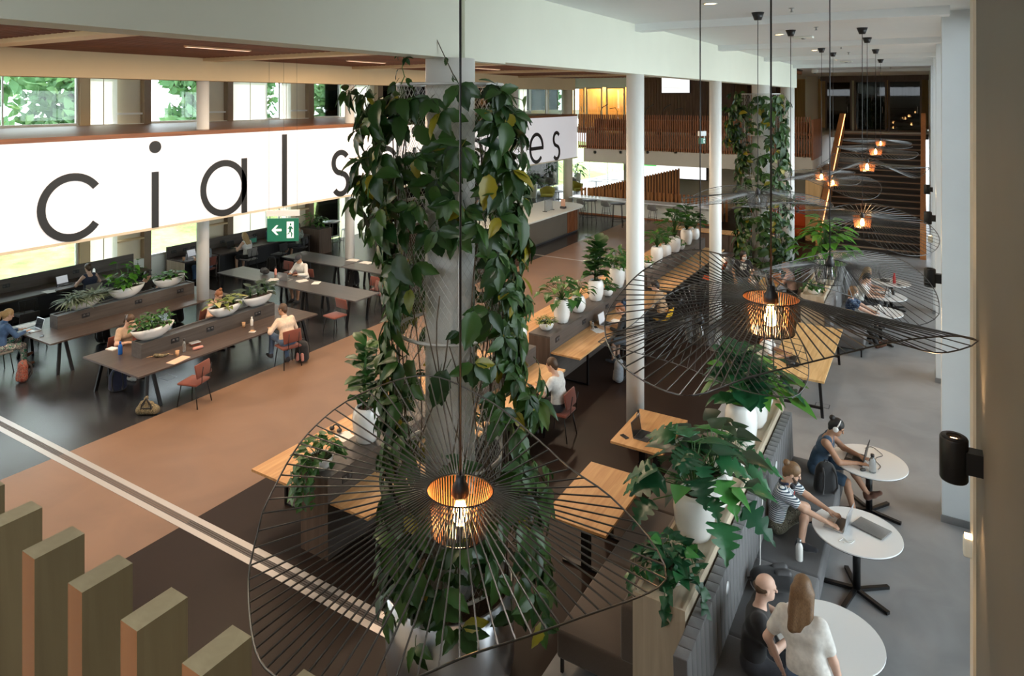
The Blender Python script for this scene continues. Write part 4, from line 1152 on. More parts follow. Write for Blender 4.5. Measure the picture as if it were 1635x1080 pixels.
def g_fig(h, n, s, stems=2, key='fig_fig'):
    def f(P, rg, c):
        for k in range(stems): stalk(P, rg, (c[0] + rg.uniform(-.05, .05), c[1] + rg.uniform(-.05, .05), c[2]), h * rg.uniform(.75, 1), n, key, s, (rg.uniform(-.12, .12), rg.uniform(-.12, .12)))
    return f


def g_ros(n, reach, h, key, s, spread=(5, 80), droop=.5, keys=None, pet=.006): return lambda P, rg, c: rosette(P, rg, c, n, reach, h, key, s, spread, droop, pet, keys)


def g_bush(n, r, h, key, s, droop=.1, sy=1.0, off=0.0):
    def f(P, rg, c):
        for i in range(n):
            az = rg.uniform(0, 2 * math.pi); q = rg.random() ** .6; z = h * (1 - q * q * .75) * rg.uniform(.35, 1); d = Vector((math.cos(az), math.sin(az) * sy, 0))
            p = Vector(c) + d * (r * q) + Vector((0, 0, z))
            if i % 3 == 0: P.stem.tube([Vector(c) + d * r * q * .3, p], .004, 3)
            P.leaf(key, p, d * .8 + Vector((rg.uniform(-.6, .6), rg.uniform(-.6, .6), rg.uniform(-.4, .5) - droop)), Vector((rg.uniform(-.4, .4), rg.uniform(-.4, .4), 1)), s * rg.uniform(.7, 1.25))
    return f


def g_trail(n, r, h, key, s, strands, ln, dirs=None):
    base = g_bush(n, r, h, key, s)
    def f(P, rg, c):
        base(P, rg, c)
        for k in range(strands):
            az = (dirs[k % len(dirs)] if dirs else rg.uniform(0, 6.28)) + rg.uniform(-.3, .3); d = Vector((math.cos(az), math.sin(az), 0)); L = ln * rg.uniform(.6, 1.1); pts = []
            for i in range(7):
                q = i / 6; pts.append(Vector(c) + d * (r * .5 + r * .75 * min(1, q * 2.2)) + Vector((rg.uniform(-.02, .02), rg.uniform(-.02, .02), .04 + .05 * math.sin(q * 3) - L * max(0, q - .22))))
            P.stem.tube(pts, .004, 3)
            for i in range(1, 7): P.leaf(key, pts[i], d * .5 + Vector((rg.uniform(-.7, .7), rg.uniform(-.7, .7), -.5)), d + Vector((0, 0, .5)), s * rg.uniform(.7, 1.1))
    return f


def g_spider(n, L, key='strap_grey', sy=1.0, span=.3):
    def f(P, rg, c):
        for i in range(n):
            az = rg.uniform(0, 6.283); d = Vector((math.cos(az), math.sin(az), 0)); o = rg.uniform(-span, span)
            P.leaf(key, (c[0], c[1] + o, c[2] - .01), d * rg.uniform(.35, 1.0) + Vector((0, 0, rg.uniform(.45, 1.1))), d * -.6 + Vector((0, 0, 1)), L * rg.uniform(.6, 1.1), 1.3)
    return f


# boat planters on the study table dividers ------------------------------------------------------
def boat(u, v, X, z, grow, label, seed, L=.40, W=.17, H=.24, single=True):
    p = onX(u, v, X); t = thing('boat_planter', label, 'plant', (X, p.y, z), 0, 'boat planters on the study tables')
    prof = [(0, 0), (.30, 0), (.48, .03), (.72, .30), (.90, .66), (1.0, 1.0), (.96, 1.0), (.93, .90), (0, .88)]
    MB().lathe([(a * L, b * H) for a, b in prof[:-1]], 36, (0, 0, 0), True, W / L, 1).obj('pot', 'white_gloss', t)
    MB().lathe([(0, .88 * H), (.94 * L, .875 * H), (0, .85 * H)], 24, (0, 0, 0), True, W / L, 1).obj('soil', 'soil', t)
    P = Plant(t, single); rg = random.Random(seed); grow(P, rg, (0, 0, H * .88)); P.done()
    return t


def g_row(sub, n, span):
    def f(P, rg, c):
        for k in range(n): sub(P, rg, (c[0], c[1] - span + 2 * span * k / max(1, n - 1), c[2]))
    return f


boat(244, 545, -13.67, 1.05, g_row(g_bush(60, .20, .36, 'ov_mid', .10), 3, .24), 'boat planter with a dense dark green bush beside the woman in beige', 1, .46, .19, .25, False)
boat(360, 505, -13.67, 1.05, g_row(g_ros(9, .18, .22, 'ov_lime', .21, (10, 75), .3), 3, .22), 'boat planter with broad yellow edged leaves beside the red haired woman', 2, .44, .19, .25)
boat(412, 484, -13.67, 1.05, g_row(g_ros(9, .20, .30, 'ov_dark', .26, (15, 80), .2), 3, .22), 'boat planter with dark rubber plant leaves at the far end of the front table', 3, .42, .18, .25)
boat(134, 500, -17.03, 1.05, g_row(g_spider(130, .38, 'strap_grey', 1, .1), 3, .24), 'boat planter with striped spider plant beside the laptop girl', 4, .46, .19, .25, False)
boat(202, 476, -17.03, 1.05, g_row(g_bush(38, .26, .72, 'ov_bright', .17), 3, .22), 'boat planter with a tall bright green bush on the second study table', 5, .46, .19, .27)
boat(270, 458, -17.03, 1.05, g_row(g_ros(9, .20, .20, 'ov_bright', .20, (5, 70), .3), 3, .22), 'boat planter with low bright leaves at the far end of the second table', 6, .44, .18, .25)
# leaves in the dark box at the end of the window desk
P = Plant(pb, True); rg = random.Random(8)
for q in (-.3, 0, .3): rosette(P, rg, (q, 0, .93), 14, .26, .5, 'nar_bright', .30, (20, 85), .35)
P.done()

# pots on the wooden dividers ----------------------------------------------------------------------
DX = -6.88
def dpot(u, X=DX): return onX(u, 300, X).y


mon = ['mon_monstera', 'heart_monstera']
z0 = 1.075
def on_div(u, kind, r, h, grow, label, seed, dx=0, single=True, rz=None): return potted((DX + dx, dpot(u, DX + dx), z0), kind, r, h, grow, label, seed, 'white pots on the wooden dividers', rz, single)


on_div(512, 'bowl', .165, .17, g_trail(80, .30, .30, 'heart_mid', .12, 12, .60, (-1.57, -1.3, -1.85)), 'white bowl with a trailing plant on the nearest divider', 21, rz=0)
on_div(585, 'tall', .20, .50, g_fig(1.0, 18, .33, 3), 'cream white jar with fiddle leaf fig left of the leafy column', 22)
on_div(828, 'tall', .17, .44, g_ros(12, .26, .3, '', .17, (10, 80), .5, ['ov_lime', 'ov_bright']), 'white jar partly hidden by the right side of the leafy column', 23)
on_div(872, 'bowl', .17, .17, g_bush(150, .25, .17, 'ov_lime', .05, .1), 'white bowl with fine yellow green leaves at the end of the middle divider', 24, -.02, False)
on_div(897, 'tall', .19, .52, g_ros(34, .50, .46, '', .24, (5, 85), .6, ['heart_mid', 'mon_mid']), 'tall white jar with drooping lobed leaves beside the small bowl', 25, .04)
on_div(923, 'round', .18, .38, g_ros(20, .38, .34, '', .26, (5, 80), .6, ['heart_mid', 'ov_fig']), 'round white pot second in the middle row', 26, .03)
on_div(951, 'tall', .20, .50, g_fig(1.0, 15, .44, 4), 'tall white jar with a big fiddle leaf fig in the middle row', 27)
on_div(970, 'bowl', .15, .17, g_bush(60, .24, .34, 'ov_mid', .12), 'small white bowl between the tall jars of the middle row', 28, .1)
on_div(985, 'tall', .21, .52, g_bush(85, .46, .58, 'ov_mid', .20), 'tall white jar with a rounded bush beside the slim column', 29)
on_div(1003, 'round', .18, .42, g_bush(60, .4, .5, 'ov_mid', .18), 'white pot hidden partly by the slim column', 30)
on_div(1035, 'bowl', .15, .17, g_bush(26, .16, .25, 'ov_bright', .11), 'first small bowl of the farthest divider, beside the slim column', 31)
on_div(1049, 'tall', .19, .48, g_ros(30, .42, .45, 'nar_mid', .34, (30, 88), .3), 'white jar with long leaves on the farthest divider', 32)
on_div(1063, 'round', .18, .40, g_ros(24, .4, .4, 'nar_mid', .32, (30, 85), .3), 'round white pot second on the farthest divider', 33)
on_div(1077, 'tall', .2, .50, g_ros(40, .55, .85, 'ov_fig', .32, (28, 88), .3), 'tall white jar with a tall leafy plant on the farthest divider', 34)
on_div(1087, 'bowl', .14, .17, g_bush(40, .17, .2, 'ov_bright', .09), 'small white bowl between jars on the farthest divider', 35, .08)
on_div(1096, 'tall', .2, .52, g_ros(44, .62, .75, 'heart_fig', .32, (24, 88), .35), 'wide white jar with a spreading plant on the farthest divider', 36)
on_div(1109, 'round', .18, .40, g_ros(24, .45, .5, 'heart_fig', .28, (24, 85), .35), 'last round white pot on the farthest divider', 37)

# pots on the pale spine of the near lounge ---------------------------------------------------------
SPX = -2.17; zs = SPH - .045
def on_sp(y, kind, r, h, grow, label, seed, dx=0): return potted((SPX + dx, y, zs), kind, r, h, grow, label, seed, 'white pots on the pale spines')


on_sp(6.66, 'bowl', .17, .16, g_trail(120, .31, .30, 'heart_monstera', .125, 12, .34), 'white bowl with pothos at the front end of the pale spine', 41)
on_sp(7.50, 'tall', .23, .50, g_ros(34, .60, .55, '', .36, (0, 88), .6, ['mon_monstera', 'mon_monstera', 'heart_monstera']), 'large white jar with glossy monstera at the front of the pale spine', 42, -.0)
on_sp(8.12, 'round', .21, .42, g_ros(24, .50, .52, '', .36, (5, 85), .5, ['heart_dark', 'mon_monstera']), 'round white pot with dark leaves behind the monstera', 43, .02)
on_sp(8.66, 'round', .17, .40, g_ros(12, .36, .40, 'heart_dark', .30, (20, 85), .4), 'white pot with dark upright leaves on the pale spine', 44, -.02)
on_sp(9.15, 'bowl', .16, .18, g_bush(60, .24, .24, 'nar_monstera', .15), 'white bowl with a bushy small leaved plant by the bench back', 45, .05)
on_sp(9.75, 'tall', .22, .62, g_fig(.75, 17, .48, 3, 'fig_monstera'), 'tall white jar with big fiddle leaves in the middle of the pale spine', 46)
on_sp(10.45, 'round', .22, .46, g_ros(42, .60, .62, '', .36, (5, 85), .5, ['mon_monstera', 'nar_monstera', 'heart_bright']), 'round white pot with lush ferny leaves at the back of the pale spine', 47)
on_sp(11.1, 'bowl', .18, .2, g_bush(80, .36, .5, 'ov_bright', .19), 'white bowl with bright round leaves at the far end of the pale spine', 48)
potted((-2.33, 18.3, zs), 'bowl', .16, .16, g_trail(50, .22, .2, 'heart_mid', .11, 6, .3), 'white bowl with trailing leaves at the end of the far spine', 51, 'white pots on the pale spines')
potted((-2.33, 20.6, zs), 'tall', .22, .55, g_ros(80, .78, .95, '', .44, (0, 88), .5, ['nar_bright', 'ov_bright']), 'tall white jar with a big bright green plant on the far spine', 52, 'white pots on the pale spines')
potted((-2.33, 19.6, zs), 'round', .18, .36, g_ros(20, .4, .35, 'nar_bright', .3, (0, 80), .5), 'round white pot below the big bright plant on the far spine', 53, 'white pots on the pale spines')
# lounge plants near the end glazing
for (u, v, Y, lb, sd) in ((850, 300, 36, 'white jar with a leafy shrub left of the mustard armchair', 61), (921, 270, 43, 'white jar with a broad leaved plant behind the cream column', 62), (884, 268, 45, 'white jar with a small tree by the end glazing', 63)):
    p = onY(u, v, Y); potted((p.x, Y, 0), 'cone', .3, .85, g_ros(30, .55, .8, 'nar_mid', .5, (0, 88), .5), lb, sd, 'tall floor pots of the lounge')

# leafy columns ------------------------------------------------------------------------------------
def leafy_column(x, y, label, plab, seed, n, r, zt, spec, rings, mesh_w=.062, nearest=True):
    rg = random.Random(seed)
    pl = thing('steel_planter', plab, 'planter', (x, y, 0))
    R0 = r + .12
    MB().lathe([(R0 - .10, 0), (R0 - .08, .02), (R0 - .015, .09), (R0, .16), (R0, .95), (R0 - .03, .955), (R0 - .04, .93), (R0 - .04, .86)], 64).obj('shell', 'steel', pl)
    MB().lathe([(.27, .86), (R0 - .04, .86)], 40).obj('soil', 'soil', pl)
    cg = thing('climbing_plant', label, 'plant', (x, y, 0))
    m = MB(); nw = int(2 * math.pi * r / mesh_w); z0_, hgt = rings[0], zt - rings[0]; turns = hgt / 1.55 * .0 + hgt * .62 / (2 * math.pi * r); ns = int(40 * turns) + 8
    for sgn in (-1, 1):
        for k in range(nw):
            a0 = 2 * math.pi * k / nw
            m.tube([((r) * math.cos(a0 + sgn * 2 * math.pi * turns * i / ns), r * math.sin(a0 + sgn * 2 * math.pi * turns * i / ns), z0_ + hgt * i / ns) for i in range(ns + 1)], .0020, 3)
    o = m.obj('wire_mesh', 'wire_white', cg); o['kind'] = 'stuff'
    for zz in rings:
        MB().tube([(r * math.cos(2 * math.pi * k / 40), r * math.sin(2 * math.pi * k / 40), zz) for k in range(40)], .018, 6, True).obj('hoop', 'wire_white', cg)
    for k in range(4):
        a = R(45 + 90 * k); MB().tube([(r * math.cos(a), r * math.sin(a), z0_), (r * math.cos(a), r * math.sin(a), zt)], .011, 6).obj('upright', 'wire_white', cg)
    ca = math.atan2(-y, -x)                                    # towards the camera side, to place the leaf clumps as they grow in the photograph
    stems = MB()
    for k in range(26):
        a = rg.uniform(0, 6.283); zt_ = rg.uniform(3.2, zt); pts = []
        for i in range(14): q = i / 13; pts.append(((r + .03 + .03 * math.sin(9 * q + k)) * math.cos(a + .5 * math.sin(4 * q + k)), (r + .03 + .03 * math.sin(9 * q + k)) * math.sin(a + .5 * math.sin(4 * q + k)), .9 + (zt_ - .9) * q))
        stems.tube(pts, .008, 4)
    stems.obj('vine_stem', 'bark', cg)
    cand = []; tries = 0
    while len(cand) < n and tries < 60000:
        tries += 1
        a = rg.uniform(-math.pi, math.pi); z = rg.uniform(.85, zt + .08)
        if rg.random() > spec(a, z): continue
        rr = r + rg.uniform(.02, .16 if a > -.7 or z > 4.7 else .08) + ((.34 if z > 4.7 else .03) * rg.random() if a < -.7 else (.34 if z < 3.2 else .05) * rg.random() if a > .7 else 0)
        w_ = ca + a; d = Vector((math.cos(w_), math.sin(w_), 0)); s_ = Vector((-d.y, d.x, 0))
        dirv = d * rg.uniform(.25, 1.0) + s_ * rg.uniform(-.8, .8) + Vector((0, 0, rg.uniform(-1.2, -.2)))
        cand.append((abs(a), rg.randrange(7), leaf_mtx(d * rr + Vector((0, 0, z)), dirv, d + Vector((0, 0, rg.uniform(.1, 1.0))), rg.uniform(.30, .50), 1.12)))
    cand.sort(key=lambda q: q[0]); rest = MB()                 # the 290 nearest to the viewer are leaves of their own, those behind are one part
    for i, (_, kx, mx) in enumerate(cand):
        if i < 285: put('leaf', LS['vine%d' % kx], cg, mx)
        else: me = LS['vine%d' % kx]; rest.add([mx @ v.co for v in me.vertices], [tuple(f.vertices) for f in me.polygons], True)
    if rest.v: o = rest.obj('foliage', 'leaf_vine', cg); o['kind'] = 'stuff'
    return cg


def dens1(a, z):
    """a: angle round the column away from the camera side (a < 0 is left of it in the photograph after the sign flip below)"""
    side = abs(a)
    d = 1.0 if side > .62 else .50
    if side < .6 and 3.0 < z < 4.6: d = .16
    if side < .6 and 1.9 < z < 2.6: d = .45
    if side < .7 and 4.7 < z < 5.7: d = .85
    if side > 2.0: d = .35
    if z > 5.9 and side < .5: d = .12
    if z < 1.1: d *= .8
    return d


def dens2(a, z):
    side = abs(a); d = 1.0 if side > .55 else .42
    if side > 2.3: d = .3
    if a > .3 and 3.0 < z < 4.2: d *= .9
    return d


leafy_column(CX, 5.82, 'vine with large toothed leaves climbing the wire cage of the nearest column', 'large brushed steel planter at the foot of the nearest leafy column', 5, 620, .55, 6.16, dens1, (1.05, 2.3, 3.6, 4.9, 6.15))
leafy_column(CX, 21.8, 'vine climbing the wire cage of the far column near the stairs', 'brushed steel planter at the foot of the far leafy column', 9, 520, .55, 6.15, dens2, (1.05, 2.3, 3.6, 4.9, 6.15), .10, False)
pl = thing('steel_planter', 'smaller brushed steel planter left of the far leafy column', 'planter', (-5.5, 22.95, 0))
MB().lathe([(.3, 0), (.4, .1), (.42, .25), (.42, .85), (.39, .86), (.38, .8), (0, .8)], 40).obj('shell', 'steel', pl); MB().lathe([(0, .801), (.38, .801)], 24).obj('soil', 'soil', pl)
# loose tendrils that climb above the nearest cage
cg = bpy.data.objects['climbing_plant']
def loc_(u, v, d):                          # a point at the column's own distance
    r = ray(u); return Vector((d * r[0] - CX, d * r[1] - 5.82, EYE - (v - HY) * d / F))
pts = [loc_(u, v, 6.75) for u, v in ((736, 140), (723, 118), (708, 86), (694, 56), (683, 30), (676, 20), (664, 16), (655, 25))]
MB().tube(pts, .006, 5, taper=.4).obj('tendril', 'bark', cg)
for i, k in ((1, 0), (2, 6), (3, 6), (4, 6)): put('leaf', LS['vine%d' % k], cg, leaf_mtx(pts[i], (.3 * (-1) ** i, .2, -.6), (.3, -.5, .8), .14))
pts = [loc_(u, v, 6.8) for u, v in ((640, 135), (646, 122), (642, 108), (645, 90), (643, 82))]
MB().tube(pts, .006, 5, taper=.5).obj('tendril', 'leaf_mid', cg)
for i in (1, 2, 3, 4): put('leaf', LS['vine%d' % (6 if i < 3 else 0)], cg, leaf_mtx(pts[i], (-.5 * (-1) ** i, -.2, -.2), (.3, -.5, .8), .16))

# trees outside -------------------------------------------------------------------------------------
def tree(x, y, h, r, label, seed, z=0, n=900):
    rg = random.Random(seed); t = thing('tree', label, 'tree', (x, y, z))
    tr = MB().tube([(0, 0, 0), (.1, .05, h * .4), (0, 0, h * .75)], .16, 8, taper=.4)
    for k in range(7): a = rg.uniform(0, 6.28); zz = h * rg.uniform(.25, .6); tr.tube([(0, 0, zz), (math.cos(a) * r * .5, math.sin(a) * r * .5, zz + r * .45), (math.cos(a) * r * .8, math.sin(a) * r * .8, zz + r * .75)], .05, 5, taper=.3)
    tr.obj('trunk', 'bark', t)
    mb = MB(); lo = leaf_shape(lambda q: egg(q, .33, .55), 3, .1, .2)
    blobs = [(Vector((rg.uniform(-.6, .6) * r, rg.uniform(-.6, .6) * r, h * rg.uniform(.15, .9))), r * rg.uniform(.32, .6)) for _ in range(12)]
    for i in range(n):
        c, br_ = blobs[i % 12]; v = Vector((rg.gauss(0, 1), rg.gauss(0, 1), rg.gauss(0, 1))).normalized()
        m = leaf_mtx(c + v * br_ * rg.uniform(.75, 1.05), v + Vector((rg.uniform(-.7, .7), rg.uniform(-.7, .7), rg.uniform(-.7, .7))), v, rg.uniform(.45, .85))
        mb.add([m @ Vector(q) for q in lo[0]], lo[1], True)
    o = mb.obj('crown', 'leaf_tree', t); o['kind'] = 'stuff'
    return t


for i, (x, y, h, r) in enumerate(((-37, 12.0, 8.8, 3.3), (-39, 19.0, 9.5, 3.4), (-36, 25, 8.6, 3.2), (-41, 31.0, 9.5, 3.2), (-35, 35, 8.5, 2.8), (-33, 19.0, 3.6, 1.2), (-36, 44, 9, 3.2), (-30, 52, 9, 3.0))):
    tree(x, y, h, r, ('broad green tree outside the leftmost upper window', 'tall green tree behind the second upper window', 'green tree behind the third upper window', 'green tree behind the fourth upper window', 'green tree behind the cage of leaves', 'young tree on the lawn below the lit sign', 'green tree beyond the bar windows', 'green tree beyond the lounge glazing')[i], 70 + i, .8, 2400 if r > 2 else 600)
ow = thing('white_building', 'low white building outside the leftmost upper window', 'building', (-46, 14, 1.5)); MB().box((-4, -9, 0), (4, 1, 3.3)).obj('wall', 'far_white', ow); MB().box((-4.3, -9.3, 3.3), (4.3, 1.3, 3.6)).obj('roof', 'dark_grey', ow)
for k in range(4): MB().box((4.0, -8 + 2.3 * k, 1.0), (4.05, -6.6 + 2.3 * k, 2.4)).obj('window', 'screen_dark', ow)
# ================================================================ LAMPS
unit = MB().box((-.5, -.5, 0), (.5, .5, 1)).mesh('spoke', 'spoke_grey')
def pendant(u, v, d, label, rim, tilt=(0, 0), lit=True, single=True, n=72, seed=0, rot=0.0, ceil=7.25, sock_dir=1):
    """wire hat lamp: basket of upright strips, thin spokes out to a wavy rim; rim(a) -> (radius, height)"""
    r = ray(u); c = Vector((d * r[0], d * r[1], EYE - (v - HY) * d / F)); rg = random.Random(seed)
    t = thing('wire_pendant_lamp', label, 'lamp', c, 0, 'wire hat pendant lamps')
    rt, rb, hb = .155, .125, .19
    T = Matrix.Rotation(R(tilt[0]), 3, 'X') @ Matrix.Rotation(R(tilt[1]), 3, 'Y')
    pv = lambda *a: T @ Vector(a)
    inner = 'copper_tone' if lit else 'black_metal'  # copper paints the bulb's glow on lit baskets, unlit ones stay black
    if single:
        for k in range(64):
            a = 2 * math.pi * k / 64; p0 = pv(rt * math.cos(a), rt * math.sin(a), 0); p1 = pv(rb * math.cos(a), rb * math.sin(a), -hb)
            y = (p0 - p1); L = y.length; x_ = pv(-math.sin(a), math.cos(a), 0); z_ = x_.cross(y).normalized()
            m = Matrix(((x_.x * .0062, z_.x * .0025, y.x, p1.x), (x_.y * .0062, z_.y * .0025, y.y, p1.y), (x_.z * .0062, z_.z * .0025, y.z, p1.z), (0, 0, 0, 1)))
            put('shade_strip', unit, t, m)
    else:
        b = MB()
        for k in range(44):
            a = 2 * math.pi * k / 44; b.bar(pv(rt * math.cos(a), rt * math.sin(a), 0), pv(rb * math.cos(a), rb * math.sin(a), -hb), .006, .003)
        b.obj('shade', inner, t)
    ringp = lambda rad, z: [pv(rad * math.cos(2 * math.pi * k / 36), rad * math.sin(2 * math.pi * k / 36), z) for k in range(36)]
    MB().tube(ringp(rt, .0), .004, 5, True).obj('ring', 'black_metal', t); MB().tube(ringp(rb, -hb), .004, 5, True).obj('ring', 'black_metal', t)
    if lit:
        pr = [(rt - .004, 0), (rb - .004, -hb)]
        v_ = MB()
        for k in range(64):
            a = 2 * math.pi * k / 64
            v_.bar(pv((rt - .004) * math.cos(a), (rt - .004) * math.sin(a), -.002), pv((rb - .004) * math.cos(a), (rb - .004) * math.sin(a), -hb + .002), .0066, .0015)
        v_.obj('shade_glow', 'copper_tone', t)  # copper strips colour in the bulb's glow inside the basket
    pts = []; sp = MB()
    for k in range(n):
        if callable(rim): a = 2 * math.pi * k / n; rr, zz = rim(a); e = pv(rr * math.cos(a), rr * math.sin(a), zz)
        else: e = rim[k]; a = math.atan2(e.y, e.x)
        s0 = pv(rt * math.cos(a), rt * math.sin(a), 0); pts.append(e)
        if single:
            y = e - s0; x_ = y.cross(Vector((0, 0, 1))).normalized(); z_ = x_.cross(y).normalized(); th = .0055 if d < 5 else .0046
            m = Matrix(((x_.x * th, z_.x * th, y.x, s0.x), (x_.y * th, z_.y * th, y.y, s0.y), (x_.z * th, z_.z * th, y.z, s0.z), (0, 0, 0, 1)))
            put('spoke', unit, t, m)
        else: sp.bar(s0, e, .0060)
    if not single: o = sp.obj('spoke', 'spoke_grey', t); o['kind'] = 'stuff'
    MB().tube(pts, .0045 if single else .0065, 5, True).obj('rim', 'spoke_grey', t)
    MB().lathe([(0, .07), (.02, .07), (.024, .04), (.038, .02), (.042, -.015), (.036, -.03), (0, -.03)], 16).obj('socket', 'black_plastic', t)
    h = ceil - c.z
    MB().tube([(0, 0, .06), (0, 0, h - .10)], .0055, 6).obj('cord', 'black_plastic', t)
    MB().lathe([(0, h - .11), (.05, h - .11), (.09, h), (0, h)], 20).obj('canopy', 'black_plastic', t)
    bu = MB().lathe([(0, -.03), (.016, -.035), (.022, -.06), (.034, -.10), (.036, -.125), (.022, -.155), (0, -.162)], 14).obj('bulb', 'bulb' if lit else 'clear_plastic', t)
    if lit:
        l = bpy.data.lights.new('bulb_light', 'POINT'); l.energy = 9; l.color = (1, .55, .22); l.shadow_soft_size = .035
        o = bpy.data.objects.new('bulb_light', l); COL.objects.link(o); o.parent = t; o.location = (0, 0, -.19)
    return t


def wavy(R0, pinch=(0, .3), dips=((0, .2, 1), ), sag=.0):
    """rim with one pinched side and a few dips"""
    pa, pd = pinch
    def f(a):
        q = (a - pa + math.pi) % (2 * math.pi) - math.pi
        rr = R0 * (1 + .10 * math.cos(2 * (a - pa)) - pd * math.exp(-(abs(q) - .55) ** 2 / .18))
        zz = sag
        for da, dep, wid in dips:
            e = (a - da + math.pi) % (2 * math.pi) - math.pi; zz -= dep * math.exp(-(e / wid) ** 2)
        return rr, zz
    return f


A2 = TH                                          # azimuth of the camera's right-hand direction
def traced(u, v, d, pts, n=90):
    """rim through guessed points: pixel direction plus the height the ribbon has there; returned as height and reach by angle"""
    r = ray(u); c = Vector((d * r[0], d * r[1], EYE - (v - HY) * d / F)); P = [at(a, b, z) - c for a, b, z in pts]; N = len(P); out = []
    for i in range(N):
        p0, p1, p2, p3 = P[i - 1], P[i], P[(i + 1) % N], P[(i + 2) % N]
        for k in range(16): q = k / 16; out.append(.5 * ((2 * p1) + (p2 - p0) * q + (2 * p0 - 5 * p1 + 4 * p2 - p3) * q * q + (3 * p1 - p0 - 3 * p2 + p3) * q ** 3))
    L = [0]
    for i in range(len(out)): L.append(L[-1] + (out[(i + 1) % len(out)] - out[i]).length)
    res = []; j = 0
    for k in range(n):
        t_ = L[-1] * k / n
        while L[j + 1] < t_: j += 1
        res.append(out[j].lerp(out[(j + 1) % len(out)], (t_ - L[j]) / max(1e-6, L[j + 1] - L[j])))
    return res


pendant(735, 783, 3.16, 'huge wire hat lamp in front of the steel planter', traced(735, 783, 3.16, ((397, 926, 3.95), (410, 858, 4.02), (427, 801, 4.10), (488, 697, 4.2), (570, 632, 4.28), (680, 600, 4.35), (780, 640, 4.33), (861, 704, 4.26), (910, 748, 4.2), (972, 791, 4.12), (1035, 858, 4.0), (1064, 915, 3.95), (1040, 945, 3.96), (929, 986, 4.05), (842, 1017, 4.12), (746, 1048, 4.16), (640, 1092, 4.15), (540, 1105, 4.12), (460, 1092, 4.05), (409, 1041, 3.98)), 80), (-5, 0), True, True, 80, 1)
pendant(1231, 476, 3.88, 'copper lit wire lamp over the light oak table', traced(1231, 476, 3.88, ((1107, 632, 4.55), (1195, 603, 4.65), (1300, 577, 4.72), (1428, 546, 4.75), (1524, 537, 4.70), (1562, 547, 4.62), (1503, 564, 4.55), (1442, 551, 4.58), (1350, 525, 4.62), (1285, 480, 4.74), (1200, 425, 4.86), (1107, 399, 4.95), (1030, 430, 4.9), (975, 490, 4.78), (966, 530, 4.68), (985, 575, 4.6), (1040, 615, 4.55)), 84), (0, 0), True, True, 84, 2)
pendant(1118, 512, 6.4, 'unlit wire lamp hanging left of the copper lit lamp', traced(1118, 512, 6.4, ((955, 546, 3.75), (1010, 562, 3.7), (1090, 585, 3.66), (1180, 622, 3.58), (1245, 634, 3.55), (1275, 630, 3.55), (1291, 601, 3.65), (1286, 561, 3.8), (1265, 520, 3.95), (1230, 482, 4.1), (1180, 457, 4.15), (1118, 452, 4.12), (1060, 475, 4.03), (1005, 522, 3.86)), 72), (0, 0), False, True, 72, 3)
pendant(1325, 420, 6.7, 'unlit wire lamp above the far round tables', traced(1325, 420, 6.7, ((1500, 490, 4.15), (1495, 508, 4.05), (1463, 520, 3.97), (1422, 507, 4.02), (1380, 482, 4.1), (1300, 455, 4.25), (1215, 442, 4.3), (1195, 437, 4.32), (1240, 424, 4.4), (1290, 411, 4.42), (1340, 402, 4.40), (1398, 402, 4.38), (1443, 417, 4.35), (1473, 439, 4.3), (1493, 465, 4.22)), 72), (0, 0), False, True, 72, 4)
pendant(1210, 308, 9.87, 'unlit wire lamp in front of the far leafy column', wavy(1.0, (A2 + .2, .3), ((A2 - .2, .16, .7), (A2 + 3.0, .24, .7), (A2 + 3.0, -.15, .3))), (0, 0), False, True, 64, 5)
pendant(1262.5, 322, 12.4, 'unlit wire lamp right of the far leafy column', wavy(1.0, (A2 + .5, .3), ((A2, .12, .7), (A2 + 2.6, .20, .7))), (0, 0), False, False, 64, 6)
pendant(1376.7, 346, 12.0, 'lit wire lamp lowest in front of the staircase', wavy(1.05, (A2 + 2.6, .32), ((A2 - 1.2, .46, 1.0), (A2 + .9, -.12, .6))), (0, 0), True, False, 64, 7)
pendant(1384.6, 259, 13.9, 'lit wire lamp high in the middle of the staircase view', wavy(1.1, (A2 + 1.6, .3), ((A2 + .1, .34, .6), (A2 + 3.1, .34, .6), (A2 + 1.5, -.1, .7))), (0, 0), True, False, 64, 8)
pendant(1311.6, 276, 16.8, 'lit wire lamp furthest left before the staircase', wavy(1.0, (A2 + .4, .3), ((A2 + 3.0, .2, .8), (A2 - 1.2, .2, .8))), (0, 0), True, False, 64, 9)
pendant(1330, 286, 18.4, 'lit wire lamp close to the glowing stair wall', wavy(1.05, (A2 + 2.8, .3), ((A2 - 1.2, .42, .9), (A2 + .2, -.05, .6))), (0, 0), True, False, 64, 10)
pendant(1398, 236, 17.2, 'lit wire lamp directly below the highest one', wavy(1.0, (A2 + 1.3, .3), ((A2 + .2, .1, .7), (A2 - 1.5, .2, .9))), (0, 0), True, False, 64, 11)
pendant(1406, 224, 21.6, 'highest and farthest lit wire lamp before the glass doors', wavy(1.05, (A2 + .2, .3), ((A2 - .2, .12, .6), (A2 - 1.5, .2, .9))), (0, 0), True, False, 64, 12)

